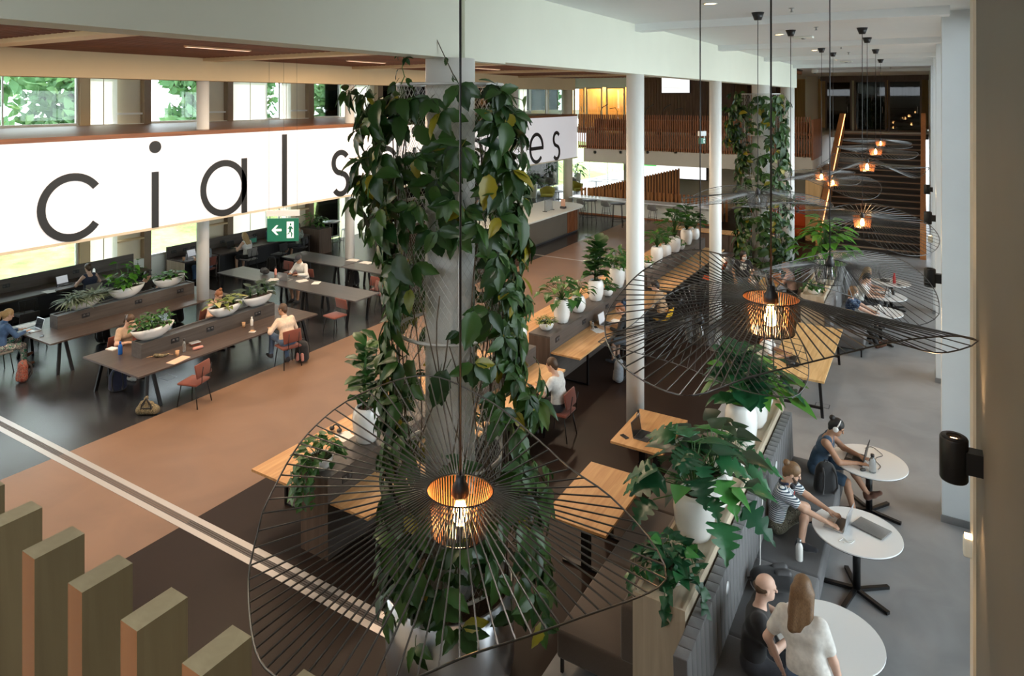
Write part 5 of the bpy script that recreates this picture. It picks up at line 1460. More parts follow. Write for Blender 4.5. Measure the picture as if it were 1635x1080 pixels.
# wall sconces on the piers
def sconce(x, y, z, label, lit=2.0, up_only=False):
    t = thing('wall_sconce', label, 'lamp', (x, y, z), 0, 'cylinder wall lamps')
    MB().lathe([(.0, -.13), (.070, -.13), (.075, -.12), (.075, .12), (.070, .13), (.052, .13), (.052, .10), (0, .10)], 28).obj('shade', 'black_metal', t)
    MB().box((.06, -.045, -.065), (.145, .045, .065)).obj('bracket', 'black_metal', t)
    MB().lathe([(0, .102), (.05, .102)], 20).obj('lens', 'led_warm', t)
    MB().lathe([(.040, .13), (.062, .13), (.062, .135), (.040, .135)], 20).obj('bezel', 'black_plastic', t)
    l = bpy.data.lights.new('sconce_light', 'SPOT'); l.energy = 28; l.color = (1, .66, .34); l.spot_size = R(80); l.spot_blend = .6; l.shadow_soft_size = .05
    o = bpy.data.objects.new('sconce_light', l); COL.objects.link(o); o.parent = t; o.location = (0, 0, .14); o.rotation_euler = (R(180), 0, 0)
    l = bpy.data.lights.new('sconce_light', 'SPOT'); l.energy = 28; l.color = (1, .66, .34); l.spot_size = R(80); l.spot_blend = .6; l.shadow_soft_size = .05
    o = bpy.data.objects.new('sconce_light', l); COL.objects.link(o); o.parent = t; o.location = (0, 0, -.14)
    return t


for u, v, Yp, xw, lb in ((1521, 731, 4.9, .30, 'nearest black cylinder wall lamp'), (1490, 444, 11.62, .22, 'black cylinder wall lamp on the nearest pier'), (1480, 348, 17.2, .22, 'black cylinder wall lamp on the second pier'), (1471, 302, 22.6, .22, 'black cylinder wall lamp on the third pier')):
    zz = EYE - (v - HY) * (Yp / ray(u)[1]) / F
    sconce(xw - .145, Yp, zz, lb)
ws = thing('wall_uplight', 'small pale glowing wall light below the nearest black wall lamp', 'lamp', (.27, 5.62, onY(1549, 872, 5.62).z))
MB().rbox((-.04, -.04, -.07), (.03, .04, .06), .015).obj('housing', 'white_paint', ws); MB().box((-.03, -.03, .06), (.02, .03, .068)).obj('lens', 'led_warm', ws)
for i, yy in enumerate((17.15, 22.55)):
    ws = thing('wall_uplight', ('small pale glowing wall light on the second pier', 'small pale glowing wall light on the third pier')[i], 'lamp', (.15, yy, 2.05))
    MB().rbox((-.05, -.06, -.10), (.07, .06, .10), .03).obj('housing', 'white_paint', ws); MB().lathe([(0, .10), (.035, .101)], 12).obj('lens', 'led_warm', ws)

# hanging exit signs
def exit_sign(c, w_, h_, rz, label, wires, arrow=True):
    t = thing('exit_sign', label, 'sign', c, rz)
    MB().box((-w_ / 2, -.03, -h_ / 2), (w_ / 2, .03, h_ / 2)).obj('panel', 'exit_green', t)
    MB().box((-w_ / 2 - .02, -.04, h_ / 2 + .06), (w_ / 2 + .02, .04, h_ / 2 + .20)).obj('housing', 'pier_paint', t)
    for sx in (-1, 1): MB().box((sx * w_ * .42 - .008, -.01, h_ / 2), (sx * w_ * .42 + .008, .01, h_ / 2 + .06)).obj('hanger', 'grey_metal', t)
    wires_ = MB()
    for sx in wires: wires_.tube([(sx * w_, 0, h_ / 2 + .2), (sx * w_ * .98, 0, 7.06 - c[2])], .003, 4)
    wires_.obj('wire', 'black_metal', t)
    f = MB(); y = -.034
    def poly(pts): n = len(pts); f.add([(a * w_ * .5, y, b * h_ * .5) for a, b in pts] + [(a * w_ * .5, -.028, b * h_ * .5) for a, b in pts], [tuple(range(n)), tuple(range(n, 2 * n))[::-1]] + [(i, n + i, n + (i + 1) % n, (i + 1) % n) for i in range(n)])
    if arrow:
        poly([(-.72, 0), (-.42, .42), (-.28, .42), (-.48, .10), (-.08, .10), (-.08, -.10), (-.48, -.10), (-.28, -.42), (-.42, -.42)])
    poly([(.25, -.72), (.70, -.72), (.70, .72), (.25, .72)]); f.obj('pictogram', 'exit_white', t)
    g = MB(); f = g; y = -.038
    poly([(.46, .38), (.54, .38), (.56, .52), (.50, .60), (.44, .52)])
    poly([(.40, .32), (.58, .28), (.54, -.08), (.42, -.08)]); poly([(.56, .28), (.68, .06), (.64, .02), (.52, .18)]); poly([(.42, .28), (.30, .10), (.34, .06), (.46, .20)])
    poly([(.50, -.06), (.62, -.32), (.58, -.62), (.53, -.62), (.54, -.34), (.44, -.10)]); poly([(.42, -.06), (.36, -.30), (.28, -.34), (.28, -.40), (.40, -.36), (.48, -.10)])
    g.obj('running_figure', 'exit_green', t)
    return t


r_ = ray(452); dd = 16.7
exit_sign((dd * r_[0], dd * r_[1], EYE - (367 - HY) * dd / F), .74, .56, TH + .12, 'hanging green exit sign with a white arrow and running figure', (-.45, .02, .45))
p = onY(1121, 225, 20.0); exit_sign((p.x, 20.0, p.z), .22, .17, R(62), 'small green exit sign hanging beside the second slim column', (0.,), False)
p = onY(898, 122, 36.5); exit_sign((p.x, 36.5, p.z), .36, .18, 0, 'small green exit sign above the upper glazed doors', (-.3, .3), False)
# sprinklers, detectors and recessed lights on the aisle ceiling
for i, (u, v) in enumerate(((1264, 14), (1303, 44), (1343, 75), (1355, 84), (1422, 108))):
    p = at(u, v, 7.24)
    t = thing('sprinkler', 'tiny metal sprinkler head under the aisle ceiling', 'sprinkler', (p.x, p.y, 7.25), 0, 'sprinkler heads')
    MB().lathe([(0, 0), (.04, 0), (.04, -.006), (.012, -.012), (.012, -.05), (.03, -.055), (0, -.06)], 12).obj('head', 'grey_metal', t)
for i, (u, v) in enumerate(((1283, 59), (1351, 98))):
    p = at(u, v, 7.24); t = thing('ceiling_detector', ('flat white detector box under the near aisle ceiling', 'flat white detector box under the far aisle ceiling')[i], 'detector', (p.x, p.y, 7.25)); MB().rbox((-.18, -.12, -.04), (.18, .12, 0), .015).obj('housing', 'white_paint', t); MB().lathe([(0, -.04), (.05, -.04), (.03, -.06), (0, -.06)], 12).obj('sensor', 'grey_metal', t)
p = at(1301, 111, 7.24); t = thing('ceiling_camera', 'small black and white camera under the far ceiling', 'camera', (p.x, min(p.y, 45), 7.25)); MB().rbox((-.12, -.12, -.16), (.12, .12, 0), .03).obj('housing', 'white_paint', t); MB().lathe([(0, -.2), (.05, -.19), (.08, -.16), (0, -.16)], 14).obj('dome', 'black_plastic', t)
for k, (x, y) in enumerate(((-2.4, 4.0), (-2.4, 9.0), (-2.4, 14.0), (-2.4, 19.0), (-2.4, 24.0), (-1.8, 34), (-1.8, 38))):
    t = thing('recessed_light', 'round recessed light in the aisle ceiling', 'lamp', (x, y, 7.25), 0, 'recessed aisle lights')
    MB().lathe([(.075, 0), (.095, 0), (.095, -.008), (.075, -.008)], 20).obj('trim_ring', 'white_paint', t); MB().lathe([(0, -.003), (.075, -.003)], 18).obj('lens', 'led_warm', t)
    l = bpy.data.lights.new('downlight', 'SPOT'); l.energy = 90; l.color = (1, .90, .78); l.spot_size = R(115); l.spot_blend = .8; l.shadow_soft_size = .08
    o = bpy.data.objects.new('downlight', l); COL.objects.link(o); o.parent = t; o.location = (0, 0, -.02)
# warm light of the strip lamps in the slatted ceiling
for o in [o for o in COL.objects if o.name.startswith('ceiling_strip_lamp')]:
    a = area('strip_light', (0, 0, -.03), .08, 1.46, 170, (1, .74, .50)); a.parent = o
# ================================================================ PEOPLE (smooth blended bodies, meshed from distance fields)
class Field:
    def __init__(s, vox): s.vox = vox; s.pr = []
    def cone(s, a, b, ra, rb=None, k=.02): s.pr.append(('c', np.array(a, float), np.array(b, float), ra, ra if rb is None else rb, k)); return s
    def ell(s, c, rad, ax=None, k=.02, sub=False):
        s.pr.append(('s' if sub else 'e', np.array(c, float), np.array(rad, float), np.eye(3) if ax is None else np.array(ax, float), max(rad), k)); return s
    def mesh(s):
        v = s.vox; lo = np.full(3, 1e9); hi = -lo
        for p in s.pr:
            if p[0] == 'c': m = max(p[3], p[4]); lo = np.minimum(lo, np.minimum(p[1], p[2]) - m); hi = np.maximum(hi, np.maximum(p[1], p[2]) + m)
            elif p[0] == 'e': lo = np.minimum(lo, p[1] - p[4]); hi = np.maximum(hi, p[1] + p[4])
        lo -= 3 * v; hi += 3 * v; n = np.ceil((hi - lo) / v).astype(int) + 1
        D = np.full(n, .2, np.float32)
        for p in s.pr:
            k = p[5]; m = k + 3 * v
            if p[0] == 'c': a = np.minimum(p[1], p[2]) - max(p[3], p[4]) - m; b = np.maximum(p[1], p[2]) + max(p[3], p[4]) + m
            else: a = p[1] - p[4] - m; b = p[1] + p[4] + m
            i0 = np.clip(np.floor((a - lo) / v).astype(int), 0, n - 1); i1 = np.clip(np.ceil((b - lo) / v).astype(int) + 1, 1, n)
            if (i1 <= i0).any(): continue
            g = [(lo[q] + v * np.arange(i0[q], i1[q])).astype(np.float32) for q in range(3)]
            X, Y, Z = np.meshgrid(*g, indexing='ij', sparse=True)
            if p[0] == 'c':
                ba = p[2] - p[1]; L = float(ba @ ba) + 1e-9
                dx, dy, dz = X - p[1][0], Y - p[1][1], Z - p[1][2]
                t = np.clip((dx * ba[0] + dy * ba[1] + dz * ba[2]) / L, 0, 1)
                d = np.sqrt((dx - t * ba[0]) ** 2 + (dy - t * ba[1]) ** 2 + (dz - t * ba[2]) ** 2) - (p[3] + (p[4] - p[3]) * t)
            else:
                dx, dy, dz = X - p[1][0], Y - p[1][1], Z - p[1][2]; A = p[3]; r = p[2]
                q = [(dx * A[j][0] + dy * A[j][1] + dz * A[j][2]) for j in range(3)]
                k0 = np.sqrt(sum((q[j] / r[j]) ** 2 for j in range(3))); k1 = np.sqrt(sum((q[j] / r[j] ** 2) ** 2 for j in range(3))) + 1e-9
                d = k0 * (k0 - 1) / k1
            sl = tuple(slice(i0[q], i1[q]) for q in range(3)); o = D[sl]
            if p[0] == 's': D[sl] = np.maximum(o, -d)
            else:
                h = np.maximum(k - np.abs(o - d), 0) / k; D[sl] = np.minimum(o, d) - h * h * k * .25
        return nets(D, lo, v)


def nets(D, lo, v):
    n = D.shape; S_ = D < 0; c = np.zeros([q - 1 for q in n], np.int8)
    for dx in (0, 1):
        for dy in (0, 1):
            for dz in (0, 1): c += S_[dx:n[0] - 1 + dx, dy:n[1] - 1 + dy, dz:n[2] - 1 + dz]
    I = np.argwhere((c > 0) & (c < 8)); idx = np.full(c.shape, -1, np.int64); idx[tuple(I.T)] = np.arange(len(I))
    acc = np.zeros((len(I), 3)); cnt = np.zeros(len(I))
    cor = [(a, b, d) for a in (0, 1) for b in (0, 1) for d in (0, 1)]; val = {q: D[I[:, 0] + q[0], I[:, 1] + q[1], I[:, 2] + q[2]] for q in cor}
    for q in cor:
        for ax in range(3):
            if q[ax]: continue
            p = list(q); p[ax] = 1; a, b = val[q], val[tuple(p)]; m = (a < 0) != (b < 0)
            t = np.where(m, a / np.where(m, a - b, 1), 0); e = np.tile(np.array(q, float), (len(I), 1)); e[:, ax] += t
            acc += e * m[:, None]; cnt += m
    V = lo + v * (I + acc / cnt[:, None]); Fs = []
    for ax in range(3):
        s0 = [slice(None)] * 3; s1 = [slice(None)] * 3; s0[ax] = slice(0, n[ax] - 1); s1[ax] = slice(1, n[ax])
        a, b = S_[tuple(s0)], S_[tuple(s1)]; u, w_ = [(1, 2), (2, 0), (0, 1)][ax]
        for flip, msk in ((0, a & ~b), (1, ~a & b)):
            E = np.argwhere(msk); E = E[(E[:, u] > 0) & (E[:, w_] > 0)]
            def cell(du, dw): q = E.copy(); q[:, u] -= du; q[:, w_] -= dw; return idx[q[:, 0], q[:, 1], q[:, 2]]
            f = np.stack([cell(1, 1), cell(0, 1), cell(0, 0), cell(1, 0)], 1)
            Fs.append(f[:, ::-1] if flip else f)
    Fc = np.concatenate(Fs); Fc = Fc[(Fc >= 0).all(1)]
    return V, Fc


def field_obj(fd, name, m, parent):
    V, Fc = fd.mesh(); me = bpy.data.meshes.new(name)
    me.vertices.add(len(V)); me.vertices.foreach_set('co', V.astype(np.float32).ravel())
    me.loops.add(Fc.size); me.loops.foreach_set('vertex_index', Fc.astype(np.int32).ravel())
    me.polygons.add(len(Fc)); me.polygons.foreach_set('loop_start', np.arange(0, Fc.size, 4, dtype=np.int32)); me.polygons.foreach_set('loop_total', np.full(len(Fc), 4, np.int32))
    me.polygons.foreach_set('use_smooth', np.ones(len(Fc), bool)); me.update(calc_edges=True); me.validate(); me.materials.append(M[m])
    return put(name, me, parent)


def ik(a, b, l1, l2, pole):
    a, b, pole = Vector(a), Vector(b), Vector(pole); d = b - a; L = d.length
    if L > (l1 + l2) * .995: b = a + d.normalized() * (l1 + l2) * .995; d = b - a; L = d.length
    q = (l1 * l1 - l2 * l2 + L * L) / (2 * L); h = math.sqrt(max(0, l1 * l1 - q * q)); n = d.normalized(); pp = pole - n * pole.dot(n)
    return a + n * q + pp.normalized() * h, b


def person(loc, face, label, seat=.47, lean=10, turn=0, head=(15, 0), hands=None, feet=None, top=('tee', 'c_white'), bot=('long', 'c_jeans'), shoe='c_dark', hair=('short', 'hair_brown'), skin='skin_a', vox=.013, size=1.0,
           beard=None, extras=(), knees=(.14, .14), stand=False, side=0):
    """figure facing local +y. hands / feet: targets in local metres (right, left); lean / head in degrees"""
    t = thing('person', label, 'person', (loc[0], loc[1], 0), R(face))
    k = size; hz = (.93 * k) if stand else seat + .10
    ln = R(lean); P0 = Vector((0, 0, hz)); sd = Vector((math.sin(R(side)), math.sin(ln), math.cos(ln))).normalized(); rt_ = Vector((math.cos(R(turn)), math.sin(R(turn)), 0)); fw = Vector((-rt_.y, rt_.x, 0)); fw = (fw - sd * fw.dot(sd)).normalized()
    W = P0 + sd * .17 * k + Vector((0, -.015, 0)); C = P0 + sd * .34 * k; N = P0 + sd * .50 * k
    sh = {1: P0 + sd * .455 * k + rt_ * .165 * k, -1: P0 + sd * .455 * k - rt_ * .165 * k}
    hp, hy = head; ha = ln * .35 + R(hp); hd = Vector((0, math.sin(ha), math.cos(ha))); nt = N + (sd * .4 + hd * .6).normalized() * .085 * k
    hyaw = R(turn + hy); hx = Vector((math.cos(hyaw), math.sin(hyaw), 0)); hx = (hx - hd * hx.dot(hd)).normalized(); hf = hd.cross(hx)
    hc = nt + hd * .095 * k + hf * .025
    AX = [tuple(hx), tuple(hf), tuple(hd)]
    near = vox < .009
    B = Field(vox)
    B.cone(P0 + rt_ * .085 * k, P0 - rt_ * .085 * k, .105 * k, None, .05).cone(W + rt_ * .055 * k, W - rt_ * .055 * k, .095 * k, None, .07).cone(C + rt_ * .085 * k, C - rt_ * .085 * k, .105 * k, None, .07)
    B.cone(P0 + sd * .44 * k + rt_ * .12 * k, P0 + sd * .44 * k - rt_ * .12 * k, .062 * k, None, .06).cone(N - sd * .03, nt + hd * .03, .056 * k, .052 * k, .04)
    # head
    B.ell(hc + hd * .035 * k - hf * .012, (.074 * k, .094 * k, .090 * k), AX, .03).ell(hc - hd * .045 * k + hf * .018, (.058 * k, .070 * k, .075 * k), AX, .03)
    B.cone(hc - hd * .085 * k + hf * .065 * k, hc - hd * .085 * k + hf * .055 * k, .026 * k, None, .03)
    B.cone(hc + hd * .012 * k + hf * .088 * k, hc - hd * .022 * k + hf * .106 * k, .010 * k, .014 * k, .015)
    for s_ in (1, -1):
        B.ell(hc + hx * s_ * .076 * k - hd * .005 - hf * .012, (.010, .020 * k, .032 * k), AX, .012)
        B.cone(hc + hx * s_ * .018 * k + hd * .030 * k + hf * .080 * k, hc + hx * s_ * .045 * k + hd * .030 * k + hf * .070 * k, .011, None, .02)
    for q in (-1, 1): B.cone(hc - hd * .053 * k + hf * .083 * k + hx * q * .0, hc - hd * .053 * k + hf * .076 * k + hx * q * .020, .008, None, .012)
    # arms
    hands = hands or ((.16, .38, .80), (-.16, .38, .80)); arm = {}
    for s_, hnd in zip((1, -1), hands):
        el, wr = ik(sh[s_], Vector(hnd), .285 * k, .255 * k, Vector((s_ * .70, -.5, -.5))); arm[s_] = (sh[s_], el, wr)
        B.cone(sh[s_], el, .050 * k, .041 * k, .04).cone(el, wr, .041 * k, .027 * k, .02)
        f = (wr - el).normalized(); f = (f * .75 + Vector((0, .3, -.05 if not stand else -.5))).normalized(); up = Vector((0, 0, 1)); up = (up - f * up.dot(f)).normalized(); sx = f.cross(up)
        B.ell(wr + f * .055 * k, (.038 * k, .052 * k, .016 * k), [tuple(sx), tuple(f), tuple(up)], .02)
        for q in range(4):
            o = (q - 1.5) * .0205 * k; L = (.062, .072, .068, .052)[q if s_ < 0 else 3 - q] * k; b0 = wr + f * .092 * k + sx * o; b1 = b0 + f * L * .55 + sx * o * .15 + up * .008; b2 = b1 + f * L * .42 - up * .012
            B.cone(b0, b1, .0092 * k, .0085 * k, .006).cone(b1, b2, .0085 * k, .0072 * k, .004)
        th0 = wr + f * .025 * k - sx * s_ * .028 * k; th1 = th0 + f * .035 * k - sx * s_ * .028 * k - up * .006; th2 = th1 + f * .032 * k - sx * s_ * .006
        B.cone(th0, th1, .0125 * k, .0105 * k, .012).cone(th1, th2, .0105 * k, .0085 * k, .005)
    # legs
    hip = {1: P0 + rt_ * .09 * k - Vector((0, 0, .02)), -1: P0 - rt_ * .09 * k - Vector((0, 0, .02))}; leg = {}
    if feet is None: feet = ((.11, .02, .085), (-.11, .02, .085)) if stand else ((knees[0], .42 * k, .085), (-knees[1], .42 * k, .085))
    for s_, ft in zip((1, -1), feet):
        kn, an = ik(hip[s_], Vector(ft), .43 * k, .41 * k, Vector((s_ * .15, 1, .45))); leg[s_] = (hip[s_], kn, an)
        B.cone(hip[s_], kn, .082 * k, .056 * k, .05).cone(kn, kn.lerp(an, .35), .056 * k, .052 * k, .03).cone(kn.lerp(an, .35), an, .052 * k, .036 * k, .03)
        shin = (an - kn).normalized(); toe = Vector((ft[0] * .25, 1, 0)); toe = (toe - shin * toe.dot(shin) * .85).normalized(); leg[s_] += (toe,)
        B.cone(an - shin * -.02 - toe * .03, an + shin * .045 + toe * .15, .034, .028, .03)
    field_obj(B, 'body', skin, t)
    # clothes: shells a little outside the body
    e = .012; G = Field(max(vox, .008)); kind, cm = top
    G.cone(W + rt_ * .058 * k, W - rt_ * .058 * k, .098 * k + e, None, .07).cone(C + rt_ * .085 * k, C - rt_ * .085 * k, .106 * k + e, None, .07).cone(P0 + sd * .06 + rt_ * .075 * k, P0 + sd * .06 - rt_ * .075 * k, .105 * k + e, None, .06)
    if kind == 'tank':
        for s_ in (1, -1): G.cone(C + rt_ * s_ * .08 * k + sd * .05, sh[s_] - rt_ * s_ * .055 + sd * .012, .082, .066 * k + .003, .03)
    else:
        G.cone(P0 + sd * .435 * k + rt_ * .125 * k, P0 + sd * .435 * k - rt_ * .125 * k, .066 * k + e * .6, None, .05)
        for s_ in (1, -1):
            a, b, c_ = arm[s_]
            if kind == 'long': G.cone(a, b, .056 * k + e * .5, .046 * k + e * .5, .04).cone(b, b.lerp(c_, .93), .046 * k + e * .5, .033 * k + e * .4, .02)
            else: G.cone(a, a.lerp(b, .62), .058 * k + e * .6, .058 * k + e * .4, .04)
    if kind == 'long' and not stand: G.cone(N - sd * .02, N + sd * .018, .066 * k, None, .03)
    if kind == 'dress': G.cone(P0, P0 + Vector((0, .28 * k, .0)), .15 * k, .13 * k, .06)
    field_obj(G, 'shirt' if kind != 'dress' else 'dress', cm, t)
    kind, cm = bot; G = Field(max(vox, .009))
    if kind != 'none':
        G.cone(P0 + rt_ * .085 * k, P0 - rt_ * .085 * k, .108 * k + e * .6, None, .05)
        for s_ in (1, -1):
            h_, kn, an, toe = leg[s_]
            if kind == 'long': G.cone(h_, kn, .088 * k + e * .5, .062 * k + e * .5, .05).cone(kn, an.lerp(kn, .06), .062 * k + e * .5, .046 * k + e * .5, .03)
            else: G.cone(h_, h_.lerp(kn, .86), .090 * k + e, .080 * k + e * .4, .05)
        field_obj(G, 'trousers' if kind == 'long' else 'shorts', cm, t)
    if shoe:
        for s_ in (1, -1):
            kn, an, toe = leg[s_][1:]; shin = (an - kn).normalized(); G = Field(max(vox, .009)); sl_ = an + shin * .045
            G.cone(sl_ - toe * .035, sl_ + toe * .07, .038, .040, .03).cone(sl_ + toe * .07, sl_ + toe * .165, .040, .030, .03).cone(an - toe * .015, sl_ - toe * .015, .042, .040, .03)
            field_obj(G, 'shoe', shoe, t)
    # hair
    style, hm = hair; G = Field(max(vox * .85, .006))
    if style not in ('bald', 'cap'):
        G.ell(hc + hd * .042 * k - hf * .020, (.083 * k, .102 * k, .098 * k), AX, .02).cone(hc - hd * .02 * k - hf * .065 * k, hc - hd * .06 * k - hf * .055 * k, .058 * k, .045 * k, .03)
        if style == 'long':
            for q in (-1, 0, 1): G.cone(hc - hf * .055 + hx * q * .05, hc - hd * .30 * k - hf * .085 + hx * q * .065, .052, .042, .03).cone(hc + hx * q * .07 - hf * .02, hc - hd * .2 + hx * q * .085 - hf * .03, .026, .022, .03)
        if style == 'bob':
            for q in (-1, 1): G.cone(hc + hx * q * .06 - hf * .02, hc - hd * .13 * k + hx * q * .065 - hf * .02, .038, .032, .03)
            G.cone(hc - hf * .06, hc - hd * .13 - hf * .055, .06, .05, .03)
        if style == 'pony': G.cone(hc + hd * .05 - hf * .11, hc + hd * .02 - hf * .15, .026, .034, .02).cone(hc + hd * .02 - hf * .15, hc - hd * .16 - hf * .15, .034, .018, .02)
        if style == 'bun': G.ell(hc + hd * .085 - hf * .115, (.042, .042, .042), None, .01)
        if style == 'topbun': G.ell(hc + hd * .165 - hf * .02, (.038, .038, .036), None, .012)
        G.ell(hc - hd * .035 * k + hf * .105 * k, (.078 * k, .085 * k, .108 * k), AX, .01, True)
        field_obj(G, 'hair', hm, t)
    elif style == 'bald':
        G.cone(hc - hd * .005 - hf * .075 * k + hx * .03, hc - hd * .005 - hf * .075 * k - hx * .03, .038 * k, None, .02).cone(hc + hx * .066 * k - hf * .02 + hd * .01, hc + hx * .06 * k - hf * .05, .020, .022, .02).cone(hc - hx * .066 * k - hf * .02 + hd * .01, hc - hx * .06 * k - hf * .05, .020, .022, .02); field_obj(G, 'hair', hm, t)
    else:
        G.ell(hc + hd * .055 * k - hf * .015, (.086 * k, .104 * k, .088 * k), AX, .02).ell(hc - hd * .06 * k + hf * .03, (.12, .15, .085), AX, .01, True); field_obj(G, 'cap', 'c_dark', t)
        br = MB().prism([(-.07, .07), (.07, .07), (.06, .135), (.03, .155), (-.03, .155), (-.06, .135)], .0, .012).obj('cap_brim', 'c_dark', t)
        br.matrix_local = Matrix(((hx.x, hf.x, hd.x, hc.x), (hx.y, hf.y, hd.y, hc.y), (hx.z, hf.z, hd.z, hc.z), (0, 0, 0, 1))) @ Matrix.Translation((0, 0, .03))
    if beard:
        G = Field(max(vox * .85, .006)); G.cone(hc - hd * .085 * k + hf * .070 * k, hc - hd * .10 * k + hf * .05 * k, .032 * k, None, .02)
        for q in (-1, 1): G.cone(hc - hd * .07 * k + hf * .06 * k + hx * q * .028, hc - hd * .02 * k + hx * q * .064 * k + hf * .01, .024, .014, .02)
        G.ell(hc - hd * .052 * k + hf * .092, (.020, .014, .006), AX, .005, True); field_obj(G, 'beard', beard, t)
    HM = Matrix(((hx.x, hf.x, hd.x, hc.x), (hx.y, hf.y, hd.y, hc.y), (hx.z, hf.z, hd.z, hc.z), (0, 0, 0, 1)))
    for q in (-1, 1):
        o = MB().ball((0, 0, 0), .0105 * k, 6, .6).obj('eye', 'black_plastic', t); o.matrix_local = HM @ Matrix.Translation((q * .031 * k, .0785 * k, .010 * k))
        if near: o = MB().tube([(-.018, -.004, 0), (0, .004, .006), (.018, -.004, .001)], .0042, 5).obj('eyebrow', hm if hm != 'hair_none' else 'hair_brown', t); o.matrix_local = HM @ Matrix.Translation((q * .032 * k, .082 * k, .032 * k))
    if 'mask' in extras:
        G = Field(max(vox * .85, .007)); G.ell(hc - hd * .055 * k + hf * .045 * k, (.064 * k, .070 * k, .058 * k), AX, .02); field_obj(G, 'face_mask', 'c_white', t)
    if 'glasses' in extras:
        g = MB()
        for q in (-1, 1):
            g.tube([(q * .034 + .026 * math.cos(a * .5236), 0, .021 * math.sin(a * .5236)) for a in range(12)], .0022, 4, True); g.tube([(q * .06, 0, .006), (q * .078, -.10, .006)], .002, 4)
        g.tube([(-.008, 0, .006), (.008, 0, .006)], .0022, 4); o = g.obj('glasses', 'black_plastic', t); o.matrix_local = HM @ Matrix.Translation((0, .100 * k, .010 * k))
    if 'headphones' in extras or 'dark_headphones' in extras:
        m_ = 'white_gloss' if 'headphones' in extras else 'black_plastic'
        g = MB().tube([(.092 * math.cos(R(a)), -.01, .02 + .108 * math.sin(R(a))) for a in range(0, 181, 15)], .010, 6); o = g.obj('headband', m_, t); o.matrix_local = HM
        for q in (-1, 1): o = MB().lathe([(0, -.018), (.034, -.018), (.040, 0), (.034, .016), (0, .018)], 18).obj('ear_cup', m_, t); o.matrix_local = HM @ Matrix.Translation((q * .092, -.012, .0)) @ Matrix.Rotation(R(90), 4, 'Y')
    if 'neck_headphones' in extras:
        o = MB().tube([N + Vector((.085 * math.cos(R(a)), .085 * math.sin(R(a)) + .02, .03 + .02 * math.sin(R(a)))) for a in range(-210, 31, 20)], .016, 6).obj('neck_headphones', 'c_navy', t)
        for q in (-1, 1): MB().ball(N + Vector((q * .055, .105, .01)), .034, 8, 1).obj('ear_cup', 'c_dark', t)
    if 'print' in extras:
        pp = C + sd * .02 + fw * (.106 * k + e + .004)
        for (a, b, cc, dd) in ((-.09, .02, -.02, .08), (.0, .02, .08, .09), (-.08, -.10, .0, -.01), (.015, -.11, .09, -.005)): MB().add([pp + rt_ * a + sd * b, pp + rt_ * cc + sd * b, pp + rt_ * cc + sd * dd, pp + rt_ * a + sd * dd], [(0, 1, 2, 3)]).obj('shirt_print', 'c_white', t)
    if 'script' in extras:
        pp = C + sd * .03 + fw * (.106 * k + e + .003)
        MB().tube([pp + rt_ * (-.07 + .012 * i) + sd * (.035 * math.sin(i * 2.1) + .02 * (i % 3) - .004 * i) for i in range(13)], .006, 4).obj('shirt_print', 'c_red', t)
    if 'necklace' in extras: MB().ball(N - fw * .078 * k - sd * .0, .010, 6).obj('necklace', 'copper_tone', t)
    return t
# ---------------------------------------------------------------- the people in the photograph
SB = .485            # bench seat
# lounge on the right: facing the round tables (+x => face -90)
person((-1.43, 6.92), -80, 'bald man in a black shirt on the grey bench behind the white shirted woman', SB, 8, 0, (6, 18), ((-.02, .36, .84), (-.26, .30, .84)), ((.16, .52, .085), (-.02, .54, .085)), ('tee', 'c_black'), ('short', 'c_dark'), 'c_dark', ('bald', 'hair_brown'), 'skin_d', .0075)
person((-.86, 6.50), -10, 'woman in a white T shirt with long brown hair seen from behind', 0, 12, 6, (14, 22), ((.25, .12, .80), (-.27, .02, .86)), None, ('tee', 'c_white'), ('long', 'c_jeans'), 'c_dark', ('long', 'hair_light'), 'skin_d', .0075, .97, None, ('necklace',), stand=True, side=-13)
person((-1.60, 9.30), -94, 'bearded man with a hair bun in a striped T shirt typing on a laptop', SB, 9, 4, (22, 14), ((.13, .64, .81), (-.12, .64, .81)), ((.30, .34, .58), (-.26, .30, .58)), ('tee', 'c_striped'), ('short', 'c_camo'), 'c_dark', ('bun', 'hair_light'), 'skin_b', .0070, 1.0, 'hair_brown', ('neck_headphones', 'script'))
person((-1.36, 11.02), -92, 'woman with white headphones in a teal dress typing on a black laptop', SB, 20, 0, (22, 6), ((.12, .55, .80), (-.13, .55, .80)), ((.10, .50, .10), (-.02, .66, .34)), ('tank', 'c_teal'), ('short', 'c_teal'), 'c_brownshoe', ('bun', 'hair_black'), 'skin_c', .0070, .98, None, ('headphones',))
person((-1.56, 18.75), -90, 'masked woman in a navy floral blouse typing at the far round table', SB, 2, 0, (16, 10), ((.14, .50, .80), (-.12, .50, .80)), ((.18, .60, .095), (-.12, .62, .095)), ('tee', 'c_navyfloral'), ('long', 'c_black'), 'c_brownshoe', ('bob', 'hair_light'), 'skin_d', .011, 1.0, None, ('mask',))
person((-1.50, 20.45), -90, 'person in a white shirt leaning to the middle far round table', SB, 14, 0, (20, 0), ((.12, .50, .80), (-.14, .48, .80)), ((.24, .44, .085), (.0, .43, .085)), ('tee', 'c_white'), ('long', 'c_dark'), 'c_dark', ('short', 'hair_black'), 'skin_b', .014)
person((-1.50, 21.15), -86, 'second person in pale pink beside the white shirted one', SB, 12, 0, (14, -20), ((.14, .48, .80), (-.12, .50, .80)), ((.13, .54, .085), (-.13, .54, .085)), ('tee', 'c_pink'), ('long', 'c_dark'), 'c_dark', ('long', 'hair_blond'), 'skin_b', .014)
